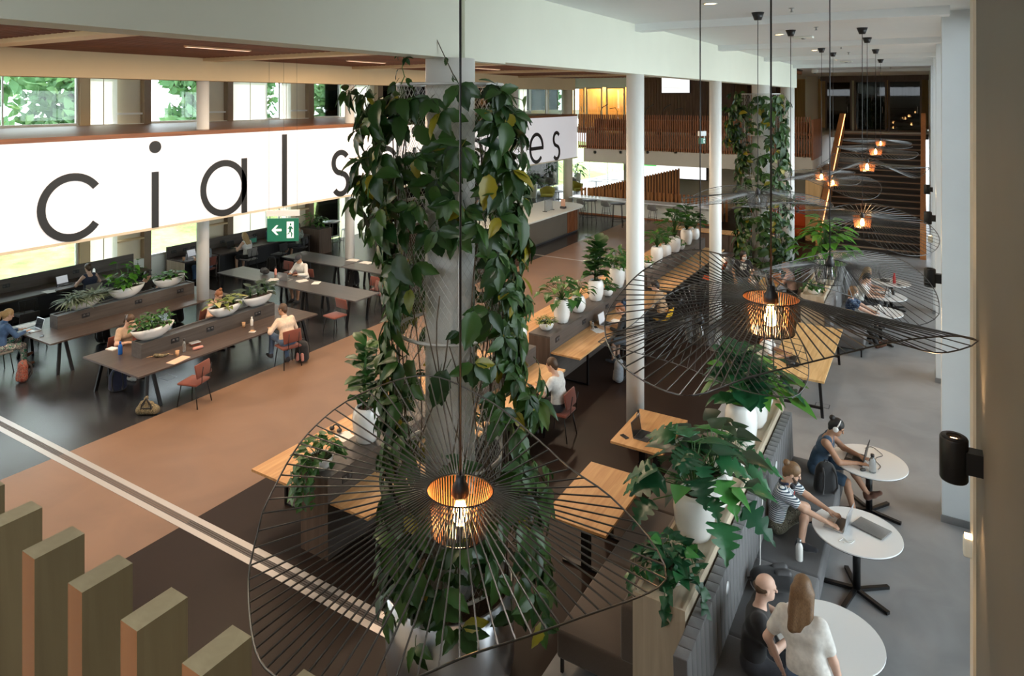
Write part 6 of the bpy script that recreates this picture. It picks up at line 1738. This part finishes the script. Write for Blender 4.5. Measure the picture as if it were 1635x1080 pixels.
# left of the far spine
person((-3.16, 19.15), 92, 'person with a brown hair bun in grey at the far oak table', SB, 12, 0, (16, 0), ((.14, .45, .80), (-.14, .45, .80)), ((.13, .54, .085), (-.13, .54, .085)), ('tee', 'c_tee_grey'), ('long', 'c_dark'), 'c_dark', ('bun', 'hair_red'), 'skin_c', .014)
person((-3.16, 20.6), 90, 'person in pale pink at the farthest oak table', SB, 14, 0, (18, 0), ((.14, .45, .80), (-.14, .45, .80)), ((.07, .50, .085), (-.07, .50, .085)), ('tee', 'c_pink'), ('long', 'c_dark'), 'c_dark', ('bun', 'hair_light'), 'skin_b', .014)
person((-3.16, 18.35), 92, 'dark haired person in white behind the copper lit lamp', SB, 14, 0, (20, 0), ((.14, .45, .80), (-.14, .45, .80)), ((.13, .54, .085), (-.13, .54, .085)), ('tee', 'c_white'), ('long', 'c_dark'), 'c_dark', ('long', 'hair_dark'), 'skin_b', .014)
person((-2.86, 14.75), -88, 'woman in white at the light oak trestle table', .47, 12, 0, (20, 0), ((.14, .42, .81), (-.14, .42, .81)), None, ('tee', 'c_white'), ('long', 'c_navy'), 'c_whiteshoe', ('long', 'hair_red'), 'skin_a', .013)
person((-4.42, 20.05), -158, 'standing woman in a black printed T shirt and grey jeans with a face mask', 0, 2, 0, (18, 24), ((.22, .06, .86), (-.18, .16, .95)), None, ('tee', 'c_black'), ('long', 'c_greyjeans'), 'c_dark', ('bob', 'hair_dark'), 'skin_a', .010, .98, None, ('mask', 'print'), stand=True)
# middle divider
person((-5.62, 14.62), 92, 'man in a black jumper writing at the oak table beside the slim column', .5, 24, 0, (24, 6), ((.16, .42, .80), (-.20, .46, .80)), None, ('long', 'c_black'), ('short', 'c_greyjeans'), 'c_dark', ('short', 'hair_red'), 'skin_b', .011)
person((-5.45, 16.2), 92, 'person in a tan top on the yellow stool behind the slim column', .66, 16, 0, (14, 0), ((.16, .42, .82), (-.16, .42, .82)), ((.12, .30, .33), (-.12, .30, .33)), ('long', 'c_tan'), ('long', 'c_black'), 'c_dark', ('short', 'hair_dark'), 'skin_b', .014)
person((-8.5, 13.65), -90, 'dark haired person half hidden behind the white jars', .5, 14, 0, (20, 0), ((.14, .40, .81), (-.14, .40, .81)), None, ('tee', 'c_black'), ('long', 'c_dark'), 'c_dark', ('short', 'hair_dark'), 'skin_c', .014)
person((-5.55, 10.85), 92, 'person in a white shirt half hidden by the nearest leafy column', .47, 10, 0, (14, 0), ((.14, .40, .81), (-.14, .40, .81)), None, ('tee', 'c_white'), ('long', 'c_dark'), 'c_dark', ('short', 'hair_brown'), 'skin_b', .014)
# study tables on the left
person((-17.35, 6.98), 0, 'girl with a blond ponytail in a denim jacket typing at the table end', .47, 14, 0, (16, -4), ((.16, .46, .80), (-.12, .44, .80)), ((.14, .46, .085), (-.06, .52, .22)), ('long', 'c_denim'), ('long', 'c_floral'), 'c_brownshoe', ('pony', 'hair_blond'), 'skin_b', .010)
person((-14.92, 8.35), -84, 'woman in a beige T shirt with glasses at the front study table', .47, 14, 0, (24, -6), ((.16, .42, .81), (-.14, .40, .81)), None, ('tee', 'c_beige'), ('long', 'c_dark'), 'c_whiteshoe', ('pony', 'hair_brown'), 'skin_b', .010, 1.0, None, ('glasses',))
person((-14.94, 10.55), -86, 'red haired woman in a beige dress at the front study table', .47, 14, 0, (22, 0), ((.14, .40, .81), (-.14, .40, .81)), None, ('tank', 'c_beige'), ('short', 'c_beige'), 'c_dark', ('topbun', 'hair_red'), 'skin_b', .011, 1.0, None, ('glasses',))
person((-12.25, 10.55), 76, 'man in a cream jumper sitting with his back to the tan floor', .47, 20, 0, (10, 30), ((.10, .36, .80), (-.26, .34, .80)), ((.10, .22, .085), (-.20, .42, .20)), ('long', 'c_cream'), ('long', 'c_jeans'), 'c_dark', ('short', 'hair_brown'), 'skin_c', .010)
person((-16.02, 14.38), 188, 'man in a dark cap and white shirt at the crosswise table', .47, 14, 0, (22, 0), ((.16, .38, .81), (-.12, .40, .80)), ((.10, .36, .085), (-.16, .44, .085)), ('long', 'c_white'), ('short', 'c_dark'), 'c_dark', ('cap', 'hair_dark'), 'skin_c', .011)
person((-20.02, 10.3), 88, 'woman in a navy tank top seen from behind at the window desk', .47, 10, 0, (14, 0), ((.20, .40, .81), (-.18, .40, .81)), None, ('tank', 'c_navy'), ('long', 'c_dark'), 'c_dark', ('bun', 'hair_brown'), 'skin_d', .012)
person((-18.3, 10.75), -88, 'person in black with dark headphones behind the bright green planter', .47, 16, 0, (26, 0), ((.14, .42, .81), (-.14, .42, .81)), None, ('tee', 'c_black'), ('long', 'c_dark'), 'c_dark', ('short', 'hair_dark'), 'skin_b', .012, 1.0, None, ('dark_headphones',))
person((-20.05, 13.95), 96, 'girl in a grey T shirt and jeans at the short window desk', .47, 10, 0, (14, 0), ((.16, .42, .81), (-.14, .42, .81)), None, ('tee', 'c_tee_grey'), ('long', 'c_denim'), 'c_dark', ('long', 'hair_brown'), 'skin_b', .012)
person((-20.05, 15.55), 94, 'girl with long blond hair in a white top at the window desk', .47, 14, 0, (16, 0), ((.16, .42, .81), (-.14, .42, .81)), None, ('tank', 'c_white'), ('short', 'c_black'), 'c_whiteshoe', ('long', 'hair_blond'), 'skin_b', .012)
person((-19.95, 17.75), 110, 'person in a leaf patterned shirt behind the hanging exit sign', .47, 6, 0, (10, 0), ((.16, .36, .81), (-.14, .36, .81)), ((.14, .45, .085), (-.1, .55, .12)), ('tee', 'c_leafshirt'), ('short', 'c_dark'), 'c_dark', ('short', 'hair_brown'), 'skin_c', .013)
# staff behind the bar
person((-16.9, 24.6), -70, 'barista in black leaning behind the bar', 0, 14, 0, (20, 0), ((.20, .40, 1.05), (-.18, .38, 1.05)), None, ('tee', 'c_black'), ('long', 'c_black'), 'c_dark', ('short', 'hair_dark'), 'skin_c', .014, stand=True)
person((-17.0, 26.9), 160, 'barista in dark clothes beside the coffee machines', 0, 6, 0, (20, 0), ((.20, .36, 1.0), (-.18, .36, 1.0)), None, ('tee', 'c_dark'), ('long', 'c_black'), 'c_dark', ('short', 'hair_dark'), 'skin_c', .014, stand=True)
# seats under the people
chair(-17.35, 6.98, 0, 'grey chair of the girl in the denim jacket', 'grey_fabric')
chair(-14.92, 8.35, -84, 'red brown chair of the woman in beige with glasses')
chair(-14.94, 10.55, -86, 'red brown chair of the red haired woman')
chair(-12.25, 10.55, 76, 'red brown chair under the man in the cream jumper')
chair(-16.02, 14.38, 188, 'red brown chair of the man in the cap')
chair(-20.02, 10.3, 88, 'grey chair under the woman in the navy tank top', 'grey_fabric')
chair(-18.3, 10.75, -88, 'red brown chair of the person with dark headphones')
chair(-20.05, 13.95, 96, 'orange brown chair under the girl in the grey T shirt')
chair(-20.05, 15.55, 94, 'grey chair under the girl with long blond hair', 'grey_fabric')
chair(-19.95, 17.75, 110, 'dark chair under the person in the leaf shirt', 'black_fabric')
chair(-2.86, 14.75, -88, 'dark chair of the woman in white at the trestle table', 'black_fabric')
chair(-5.62, 14.62, 92, 'dark chair of the man in the black jumper', 'black_fabric')
chair(-8.5, 13.65, -90, 'chair of the half hidden person behind the jars', 'yellow_plastic')
chair(-5.55, 10.85, 92, 'orange brown chair half hidden by the nearest leafy column')
barstool(-5.45, 16.2, 92, 'yellow bucket stool behind the slim column', 'yellow_plastic', True, 'bucket stools at the dividers', .62)
# empty chairs
p = at(310, 645); chair(p.x, p.y, 108, 'empty rust red chair standing on the edge of the tan floor')
p = at(535, 532); chair(p.x, p.y, 175, 'empty rust red chair at the crosswise table')
p = at(240, 530); chair(-18.32, 8.1, -92, 'empty dark chair on the window side of the second table', 'black_fabric')
p = at(50, 505); chair(-19.9, 8.6, 90, 'empty black chair tucked at the window desk', 'black_fabric')
chair(-15.75, 9.1, 90, 'empty chair tucked under the second study table', 'red_fabric')
chair(-13.6, 15.1, 5, 'empty red chair in front of the table with open books')
chair(-14.4, 16.95, 175, 'red chair behind the table with open books')
chair(-13.1, 14.75, -20, 'empty red chair nearest the leafy column at the crosswise tables')
chair(-17.3, 15.1, 0, 'red chair behind the man in the cap')
chair(-19.75, 16.6, 100, 'empty dark chair with a black bag at the window desk', 'black_fabric')
for x, y, f, fab, lb in ((-5.5, 19.2, 92, 'black_plastic', 'black bucket stool at the near end of the farthest divider'), (-5.5, 20.5, 88, 'orange_panel', 'orange bucket stool at the farthest divider'), (-5.5, 21.7, 90, 'orange_panel', 'second orange bucket stool at the farthest divider'),
                         (-5.5, 17.3, 90, 'black_plastic', 'black bucket stool behind the yellow one')):
    barstool(x, y, f, lb, fab, True, 'bucket stools at the dividers', .62)
# ================================================================ SMALL THINGS
def laptop(p, face, label, body='dark_grey', lid=105, scr='screen_dark', w_=.33, d_=.23):
    t = thing('laptop', label, 'laptop', p, R(face))
    MB().rbox((-w_ / 2, -d_ / 2, 0), (w_ / 2, d_ / 2, .016), .007).obj('base', body, t)
    kb = MB().box((-w_ * .43, -d_ * .05, .016), (w_ * .43, d_ * .40, .0175)).obj('keyboard', 'black_plastic', t)
    MB().box((-w_ * .16, -d_ * .42, .016), (w_ * .16, -d_ * .12, .0172)).obj('touchpad', 'grey_metal', t)
    a = R(lid - 90); L = MB().rbox((-w_ / 2, -.004, 0), (w_ / 2, .004, d_), .0039).obj('lid', body, t); L.location = (0, d_ / 2, .014); L.rotation_euler = (-a, 0, 0)
    s_ = MB().box((-w_ * .46, -.006, .012), (w_ * .46, -.004, d_ - .012)).obj('display', scr, L)
    return t


def bottle(p, label, m, h=.24, r=.036, cap='black_plastic', name='bottle'):
    t = thing(name, label, 'bottle', p)
    MB().lathe([(0, 0), (r * .95, 0), (r, .008), (r, h * .62), (r * .8, h * .74), (r * .45, h * .82), (r * .45, h * .88), (0, h * .88)], 18).obj('body', m, t)
    MB().lathe([(0, h * .86), (r * .55, h * .86), (r * .55, h), (0, h)], 14).obj('cap', cap, t)
    return t


def cup(p, label, m='kraft', h=.11, lid=None):
    t = thing('cup', label, 'cup', p)
    MB().lathe([(0, 0), (.029, 0), (.040, h), (.037, h), (.028, .006), (0, .006)], 18).obj('body', m, t)
    MB().tube([(.040 * math.cos(2 * math.pi * k / 18), .040 * math.sin(2 * math.pi * k / 18), h) for k in range(18)], .003, 4, True).obj('lip', m, t)
    return t


def sheets(p, face, label, m='paper', w_=.21, d_=.297, n=3, name='paper', cat='paper', h=.002):
    t = thing(name, label, cat, p, R(face)); rg = random.Random(int(p[0] * 977 + p[1] * 31) & 9999)
    for k in range(n):
        o = MB().box((-w_ / 2, -d_ / 2, 0), (w_ / 2, d_ / 2, h)).obj('sheet', m, t); o.location = (rg.uniform(-.05, .05) * (k > 0), rg.uniform(-.04, .04) * (k > 0), k * (h + .0004)); o.rotation_euler = (0, 0, rg.uniform(-.35, .35) * (k > 0))
    return t


def book(p, face, label, m='paper', w_=.15, d_=.21, h=.02):
    t = thing('book', label, 'book', p, R(face))
    MB().box((-w_ / 2 + .004, -d_ / 2 + .004, .003), (w_ / 2 - .004, d_ / 2 - .004, h - .003)).obj('pages', 'paper', t); MB().box((-w_ / 2, -d_ / 2, 0), (w_ / 2, d_ / 2, .003)).obj('cover', m, t); MB().box((-w_ / 2, -d_ / 2, h - .003), (w_ / 2, d_ / 2, h)).obj('cover', m, t)
    MB().box((-w_ / 2, -d_ / 2, .003), (-w_ / 2 + .003, d_ / 2, h - .003)).obj('spine', m, t)
    return t


def open_book(p, face, label):
    t = thing('open_book', label, 'book', p, R(face))
    for s_ in (-1, 1):
        v = [(0, -.13, .018), (0, .13, .018)]; vs = []; n = 6
        for i in range(n + 1): q = i / n; z = .004 + .016 * math.sin(math.pi * min(1, .25 + q * .75)); vs += [(s_ * .19 * q, -.13, z), (s_ * .19 * q, .13, z), (s_ * .19 * q, -.13, 0), (s_ * .19 * q, .13, 0)]
        fs = [];
        for i in range(n): a = i * 4; fs += [(a, a + 4, a + 5, a + 1), (a + 2, a + 3, a + 7, a + 6), (a, a + 2, a + 6, a + 4), (a + 1, a + 5, a + 7, a + 3)]
        fs += [(n * 4, n * 4 + 2, n * 4 + 3, n * 4 + 1)]
        MB().add(vs, fs).obj('page_block', 'paper', t)
    return t


def phone(p, face, label, m='black_plastic', name='phone'):
    t = thing(name, label, 'phone', p, R(face)); MB().rbox((-.037, -.075, 0), (.037, .075, .009), .004).obj('body', m, t); MB().box((-.033, -.068, .009), (.033, .068, .0095)).obj('display', 'screen_dark', t)
    return t


def backpack(p, face, label, m, m2='black_fabric', s=1.0, lying=False, name='backpack', vox=.012):
    t = thing(name, label, 'bag', (p[0], p[1], p[2] + .014), R(face)); f = Field(vox)
    for sx in (-1, 1): f.cone((sx * .075 * s, 0, .095 * s), (sx * .065 * s, -.01 * s, .33 * s), .095 * s, .085 * s, .05)
    f.cone((0, 0, .09 * s), (0, 0, .36 * s), .095 * s, .09 * s, .05).cone((-.04 * s, -.015 * s, .40 * s), (.04 * s, -.015 * s, .40 * s), .06 * s, None, .05)
    b = field_obj(f, 'body', m, t)
    f = Field(vox)
    for sx in (-1, 1): f.cone((sx * .06 * s, .085 * s, .075 * s), (sx * .055 * s, .08 * s, .19 * s), .045 * s, .038 * s, .06)
    q = field_obj(f, 'front_pocket', m2, t)
    st = [] if lying else [MB().tube([(sx * .07 * s, -.08 * s, .42 * s), (sx * .09 * s, -.16 * s, .34 * s), (sx * .10 * s, -.17 * s, .18 * s), (sx * .08 * s, -.10 * s, .05 * s)], .014 * s, 6).obj('strap', 'black_fabric', t) for sx in (-1, 1)]
    hd = MB().tube([(-.03 * s, -.02, .46 * s), (-.02 * s, -.02, .50 * s), (.02 * s, -.02, .50 * s), (.03 * s, -.02, .46 * s)], .009, 6).obj('handle', 'black_fabric', t)
    if lying:
        rm = Matrix.Translation((0, .22 * s, .108 * s)) @ Matrix.Rotation(R(88), 4, 'X')
        for o in [b, q, hd] + st: o.matrix_local = rm
    return t


def cable(pts, r, m, label, name='cable'):
    P = [Vector(p) for p in pts]; out = []
    for i in range(len(P) - 1):
        p0, p1, p2, p3 = P[max(0, i - 1)], P[i], P[i + 1], P[min(len(P) - 1, i + 2)]
        for k in range(5): q = k / 5; out.append(.5 * ((2 * p1) + (p2 - p0) * q + (2 * p0 - 5 * p1 + 4 * p2 - p3) * q * q + (3 * p1 - p0 - 3 * p2 + p3) * q ** 3))
    o = MB().tube(out + [P[-1]], r, 6).obj(name, m); tag(o, label, 'cable')
    return o


Z = .7505
def T(u, v, z=Z): return at(u, v, z)


# front study table
book(T(179, 558), 100, 'white notebook beside the blue bottle on the front table', 'paper')
bottle(T(192, 566), 'bright blue water bottle on the front study table', 'blue_bottle', .26, .042, 'blue_bottle')
cup(T(283, 569), 'brown paper cup beside the clear bottle on the front table', 'kraft')
bottle(T(294, 562), 'tall clear bottle on the front table beside the pencil case', 'clear_plastic', .27, .035)
pc = thing('pencil_case', 'pink pencil case on the front study table', 'case', T(316, 558) , R(80)); f_ = Field(.008); f_.cone((-.08, 0, .032), (.08, 0, .032), .032, None, .01); field_obj(f_, 'pouch', 'pink_case', pc); MB().tube([(-.09, 0, .065), (.09, 0, .065)], .003, 4).obj('zip', 'grey_metal', pc)
pc = thing('lunch_box', 'grey plastic lunch box behind the pencil case', 'box', T(311, 551), R(80)); MB().rbox((-.10, -.07, 0), (.10, .07, .05), .02).obj('box', 'red_fabric', pc); MB().rbox((-.105, -.075, .05), (.105, .075, .062), .006).obj('lid', 'laptop_silver', pc)
sheets(T(285, 575), 12, 'peach coloured sheet at the edge of the front table', 'paper_peach', .22, .42, 1)
db = thing('drawstring_bag', 'floral drawstring bag lying on the front table', 'bag', T(254, 571), R(20)); f_ = Field(.008); f_.cone((-.09, 0, .035), (.06, .02, .035), .035, .028, .02).cone((.06, .02, .03), (.14, .10, .045), .028, .018, .02); field_obj(f_, 'pouch', 'c_goldfloral', db)
MB().tube([(-.10 - .13 * math.sin(q * .45), -.03 + .05 * math.cos(q * .45 * 2), .008 + .003 * (q % 2)) for q in range(8)], .005, 5).obj('cord', 'kraft', db); MB().tube([(.14, .10, .05), (.20, .06, .06), (.22, .13, .03), (.17, .17, .02)], .005, 5).obj('cord', 'kraft', db)
sheets(T(236, 556), 5, 'open white pages under the hands of the woman in beige', 'paper', .2, .28, 2)
cup(T(389, 523), 'brown paper cup in front of the man in the cream jumper', 'kraft'); bottle(T(402, 520), 'white bottle beside the paper cup of the man in cream', 'white_gloss', .2, .034, 'white_gloss')
sw = thing('sandwich', 'pale half eaten sandwich on the front table', 'food', T(403, 530), .5); f_ = Field(.007); f_.cone((-.03, 0, .02), (.04, .01, .02), .022, .015, .01); field_obj(f_, 'bread', 'kraft', sw); MB().rbox((-.07, -.05, 0), (.07, .05, .006), .003).obj('wrapper', 'paper', sw)
sheets((-14.35, 10.5, Z), -80, 'papers of the red haired woman behind the boat planter', 'paper', .21, .29, 2)
cup((-14.1, 10.28, Z), 'pale paper cup beside the red haired woman', 'paper')
# second study table
laptop((-17.30, 7.64, Z), 0, 'grey laptop of the girl in the denim jacket', 'laptop_silver', 105)
sheets(T(44, 520), 10, 'spread white papers left of the girl\'s laptop', 'paper', .21, .297, 4); phone(T(67, 537), 60, 'dark phone at the table end near the denim girl')
bottle(T(166, 494), 'small green and white bottle beside the spider plant', 'white_gloss', .2, .034, 'exit_green'); bottle(T(247, 473), 'dark blue water bottle beside the person with headphones', 'blue_bottle', .24, .04)
sheets((-17.7, 10.75, Z), -90, 'white pages in front of the person with headphones', 'paper', .21, .29, 2)
laptop((-17.72, 10.15, Z), -90, 'dark laptop behind the bright green planter')
# crosswise tables
laptop(T(457, 447), 188, 'silver laptop of the man in the cap', 'laptop_silver', 100); bottle(T(440, 439), 'pink bottle beside the silver laptop', 'pink_case', .23, .036)
sheets(T(436, 447), 20, 'loose papers left of the silver laptop', 'paper', .21, .297, 3); sheets(T(483, 449), -15, 'white sheets right of the man in the cap', 'paper', .21, .297, 3); sheets(T(505, 452), 30, 'single sheet further right on the crosswise table', 'paper', .21, .297, 1)
phone((-16.35, 13.55, Z), 20, 'dark phone beside the silver laptop'); 
backpack(T(423, 438), 70, 'black bag lying on the crosswise table', 'black_fabric', 'black_fabric', .7, True)
open_book(T(563, 416), 20, 'open book on the table beside the leafy column'); open_book(T(584, 420), 5, 'second open book on the table beside the leafy column'); cup(T(558, 411), 'white cup behind the open books', 'white_gloss', .09)
# window desks
laptop((-20.78, 10.0, Z), 95, 'dark laptop in front of the woman in the navy top', 'dark_grey', 105, 'screen_lit'); sheets(T(80, 466), 80, 'white papers on the long window desk', 'paper', .21, .297, 3); bottle(T(150, 440), 'pale green bottle on the long window desk', 'exit_white', .25, .036); phone(T(92, 458), 70, 'dark phone beside the papers on the window desk')
laptop((-20.72, 13.95, Z), 95, 'grey laptop of the girl in the grey T shirt', 'laptop_silver', 105, 'screen_lit'); bottle((-20.6, 13.6, Z), 'clear bottle beside the grey laptop at the short desk', 'clear_plastic', .22, .034); cup((-20.55, 13.45, Z), 'brown cup at the end of the short window desk')
laptop((-20.78, 15.5, Z), 95, 'dark laptop of the girl with long blond hair', 'dark_grey'); bx_ = thing('display_stand', 'black stand with a green leaflet on the window desk', 'stand', (-20.9, 16.4, Z), R(80)); MB().box((-.15, -.02, 0), (.15, .0, .22)).obj('panel', 'black_plastic', bx_); MB().box((-.12, -.03, .03), (.12, -.02, .18)).obj('leaflet', 'exit_green', bx_); MB().box((-.15, 0, 0), (.15, .15, .02)).obj('foot', 'black_plastic', bx_)
backpack((-20.85, 17.05, Z), 90, 'upright navy bag on the window desk left of the exit sign', 'c_navy', 'black_fabric', .8)
# bags on the floor at the study tables
backpack(at(36, 610), 160, 'red floral backpack beside the denim girl\'s chair', 'c_redfloral', 'c_redfloral', .95); backpack(at(188, 625), 60, 'dark blue backpack under the front study table', 'c_navy', 'black_fabric', 1.0)
tb_ = thing('tote_bag', 'black and olive tote bag slumped on the floor edge', 'bag', at(236, 662), R(35)); f_ = Field(.011); f_.cone((-.13, 0, .09), (.13, 0, .09), .09, None, .05).cone((-.09, 0, .2), (.06, 0, .2), .065, .05, .06).cone((-.03, 0, .3), (-.01, 0, .33), .04, .025, .05); field_obj(f_, 'body', 'c_goldfloral', tb_)
for q in (-1, 1): MB().tube([(-.10 * q, -.075, .10), (-.08 * q, -.075, .22), (0, -.06, .33), (.06 * q, -.07, .2)], .012, 6).obj('strap', 'black_fabric', tb_)
MB().tube([(-.16, -.05, .14), (0, -.088, .15), (.16, -.05, .14)], .012, 6).obj('strap', 'black_fabric', tb_)
backpack(at(165, 548), 30, 'black bag under the second study table', 'black_fabric', 'black_fabric', 1.0); backpack(at(284, 515), 20, 'black backpack between the two study tables', 'black_fabric', 'dark_grey', 1.0)
backpack(at(482, 578), 200, 'red and black backpack beside the man in the cream jumper', 'black_fabric', 'pink_case', 1.0); backpack(at(566, 455), 10, 'black backpack under the table with open books', 'black_fabric', 'black_fabric', 1.05)
backpack((-19.6, 16.15, 0), 60, 'black backpack beside the blond girl\'s chair', 'black_fabric', 'dark_grey', 1.0)
# middle divider table
sx_ = at(970, 512, Z); laptop((-6.32, 14.75, Z), 90, 'white framed laptop of the man in the black jumper', 'laptop_silver', 100, 'screen_lit'); sheets(T(955, 528), 70, 'white sheets in front of the man in black', 'paper', .21, .297, 2); cup(T(944, 522), 'yellow drink can with a straw on the oak table', 'c_tan', .12); phone(T(951, 523), 40, 'dark phone on the sheets of the man in black')
bottle((-6.45, 14.25, Z), 'small clear bottle beside the white framed laptop', 'clear_plastic', .2, .03); sheets((-6.2, 15.1, Z), 90, 'white pages beside the white framed laptop', 'paper', .2, .28, 2)
backpack(at(988, 610), 110, 'grey backpack on the floor behind the slim column', 'c_tee_grey', 'grey_fabric', 1.0); backpack((-6.35, 15.9, Z), 90, 'purple bag standing on the oak table', 'c_navyfloral', 'c_red', .6)
# nearest divider table
hp = thing('headphones', 'black headphones on the oak table left of the nearest divider', 'headphones', T(536, 690)); MB().tube([(.085 * math.cos(R(a)), .02, .02 + .085 * math.sin(R(a))) for a in range(0, 181, 15)], .012, 6).obj('headband', 'black_plastic', hp)
for q in (-1, 1): MB().lathe([(0, -.02), (.036, -.02), (.042, 0), (.036, .02), (0, .02)], 16, (q * .08, .0, .042)).obj('ear_cup', 'black_plastic', hp)
sheets(T(552, 697), 80, 'white sheet behind the black headphones', 'paper', .21, .297, 2)
# oak tables in front of the brown bench
laptop((-3.72, 10.15, Z), -92 + 180, 'open dark laptop on the oak table beside the slim column', 'dark_grey', 100); bottle((-3.95, 10.5, Z), 'clear bottle lying behind the dark laptop', 'clear_plastic', .22, .034); book(T(1052, 708), 75, 'green notebook on the oak table beside the slim column', 'green_cover', .16, .24); phone((-3.98, 9.98, Z), 60, 'dark phone beside the green notebook')
p = at(1013, 705, Z)
# round tables
laptop((-.92, 9.30, .7425), -98, 'silver laptop of the bearded man', 'laptop_silver', 100); sl_ = thing('laptop_sleeve', 'grey mesh laptop sleeve on the round table', 'sleeve', at(1391, 845, .7425), R(-22)); MB().rbox((-.19, -.13, 0), (.19, .13, .018), .009).obj('cover', 'grey_fabric', sl_); MB().tube([(-.18, -.125, .012), (.18, -.125, .012)], .004, 5).obj('zip', 'black_plastic', sl_)
cable([at(1340, 864, .749), at(1347, 860, .752), at(1354, 866, .749), at(1364, 863, .752), at(1358, 868, .749), at(1346, 866, .749)], .006, 'white_gloss', 'white charging cable coiled on the bearded man\'s table')
laptop((-.86, 11.12, .7425), -95, 'open black laptop of the woman with headphones', 'black_plastic', 100, 'screen_dark', .36, .25); bottle(at(1393, 754, .7425), 'clear tumbler with a black lid on the round table', 'clear_plastic', .25, .045, 'black_plastic'); ms = thing('computer_mouse', 'black computer mouse beside the clear tumbler', 'mouse', at(1378, 752, .7425), .6); f_ = Field(.006); f_.cone((-.02, 0, .014), (.02, 0, .014), .022, .02, .01); field_obj(f_, 'shell', 'black_plastic', ms); MB().box((-.001, -.02, .03), (.001, .02, .037)).obj('wheel', 'dark_grey', ms)
phone(at(1345, 716, .7425), 60, 'white phone left of the black laptop', 'white_gloss'); cable([at(1381, 716, .746), at(1392, 714, .746), at(1404, 722, .75), at(1409, 728, .746), at(1400, 731, .746), at(1398, 736, .746), at(1406, 745, .746), at(1402, 750, .746)], .004, 'black_plastic', 'thin black cable on the round table of the woman with headphones')
laptop((-1.10, 18.95, .7425), -90, 'laptop of the masked woman in navy', 'laptop_silver', 105); cup((-.95, 19.3, .7425), 'white cup beside the masked woman\'s laptop', 'white_gloss', .12)
laptop((-1.02, 20.75, .7425), -88, 'laptop on the middle far round table', 'dark_grey'); bottle((-.78, 20.7, .7425), 'clear bottle on the middle far round table', 'clear_plastic', .24, .036); cup((-.7, 20.95, .7425), 'dark cup on the middle far round table', 'black_plastic', .13)
laptop((-.95, 22.45, .7425), 90, 'laptop on the farthest round table', 'dark_grey'); bottle((-.72, 22.3, .7425), 'red bottle on the farthest round table', 'red_plastic', .28, .04, 'red_plastic'); phone((-.6, 22.15, .7425), 30, 'phone on the farthest round table')
# far oak tables and trestle table
laptop((-3.72, 20.7, Z), 88, 'laptop on the farthest oak table', 'dark_grey'); bottle((-3.85, 20.45, Z), 'clear bottle on the farthest oak table', 'clear_plastic', .22, .034); laptop((-3.72, 19.4, Z), 90, 'laptop on the far oak table beside the standing woman', 'dark_grey')
laptop((-2.3, 14.7, .756), -88, 'laptop on the light oak trestle table', 'dark_grey', 110); tr = thing('tray', 'small black tray on the light oak trestle table', 'tray', at(1266, 583, .756)); MB().lathe([(0, 0), (.11, 0), (.13, .03), (.12, .03), (.105, .008), (0, .008)], 24).obj('dish', 'black_plastic', tr); MB().ball((0, 0, .03), .04, 8, .6).obj('cup', 'dark_grey', tr)
# bench things
backpack((-1.46, 8.12, .462), -58, 'black backpack lying on the grey bench between the men', 'black_fabric', 'dark_grey', 1.0, True); bottle((-1.28, 8.80, .462), 'white bottle with a silver neck on the grey bench', 'white_gloss', .25, .042, 'grey_metal')
backpack((-1.18, 10.45, .462), 30, 'black backpack beside the woman with headphones', 'black_fabric', 'black_fabric', .95)
cable([(-1.74, 9.0, 1.0), (-1.72, 8.8, .7), (-1.70, 8.65, .52), (-1.66, 8.4, .472), (-1.7, 8.1, .472), (-1.55, 7.95, .472), (-1.45, 8.1, .472)], .006, 'white_gloss', 'white cable hanging over the grey bench back')
fb = thing('floor_box', 'rectangular floor outlet beside the trestle table', 'outlet', at(1313, 648)); MB().box((-.13, -.1, -.02), (.13, .1, .003)).obj('frame', 'dark_grey', fb); MB().box((-.115, -.085, 0), (.115, .085, .005)).obj('lid', 'floor_grey', fb)
fb = thing('floor_box', 'rectangular floor outlet under the front study table', 'outlet', at(268, 603)); MB().box((-.16, -.12, -.02), (.16, .12, .003)).obj('frame', 'laptop_silver', fb); MB().box((-.15, -.11, 0), (.15, .11, .005)).obj('lid', 'floor_dark', fb)
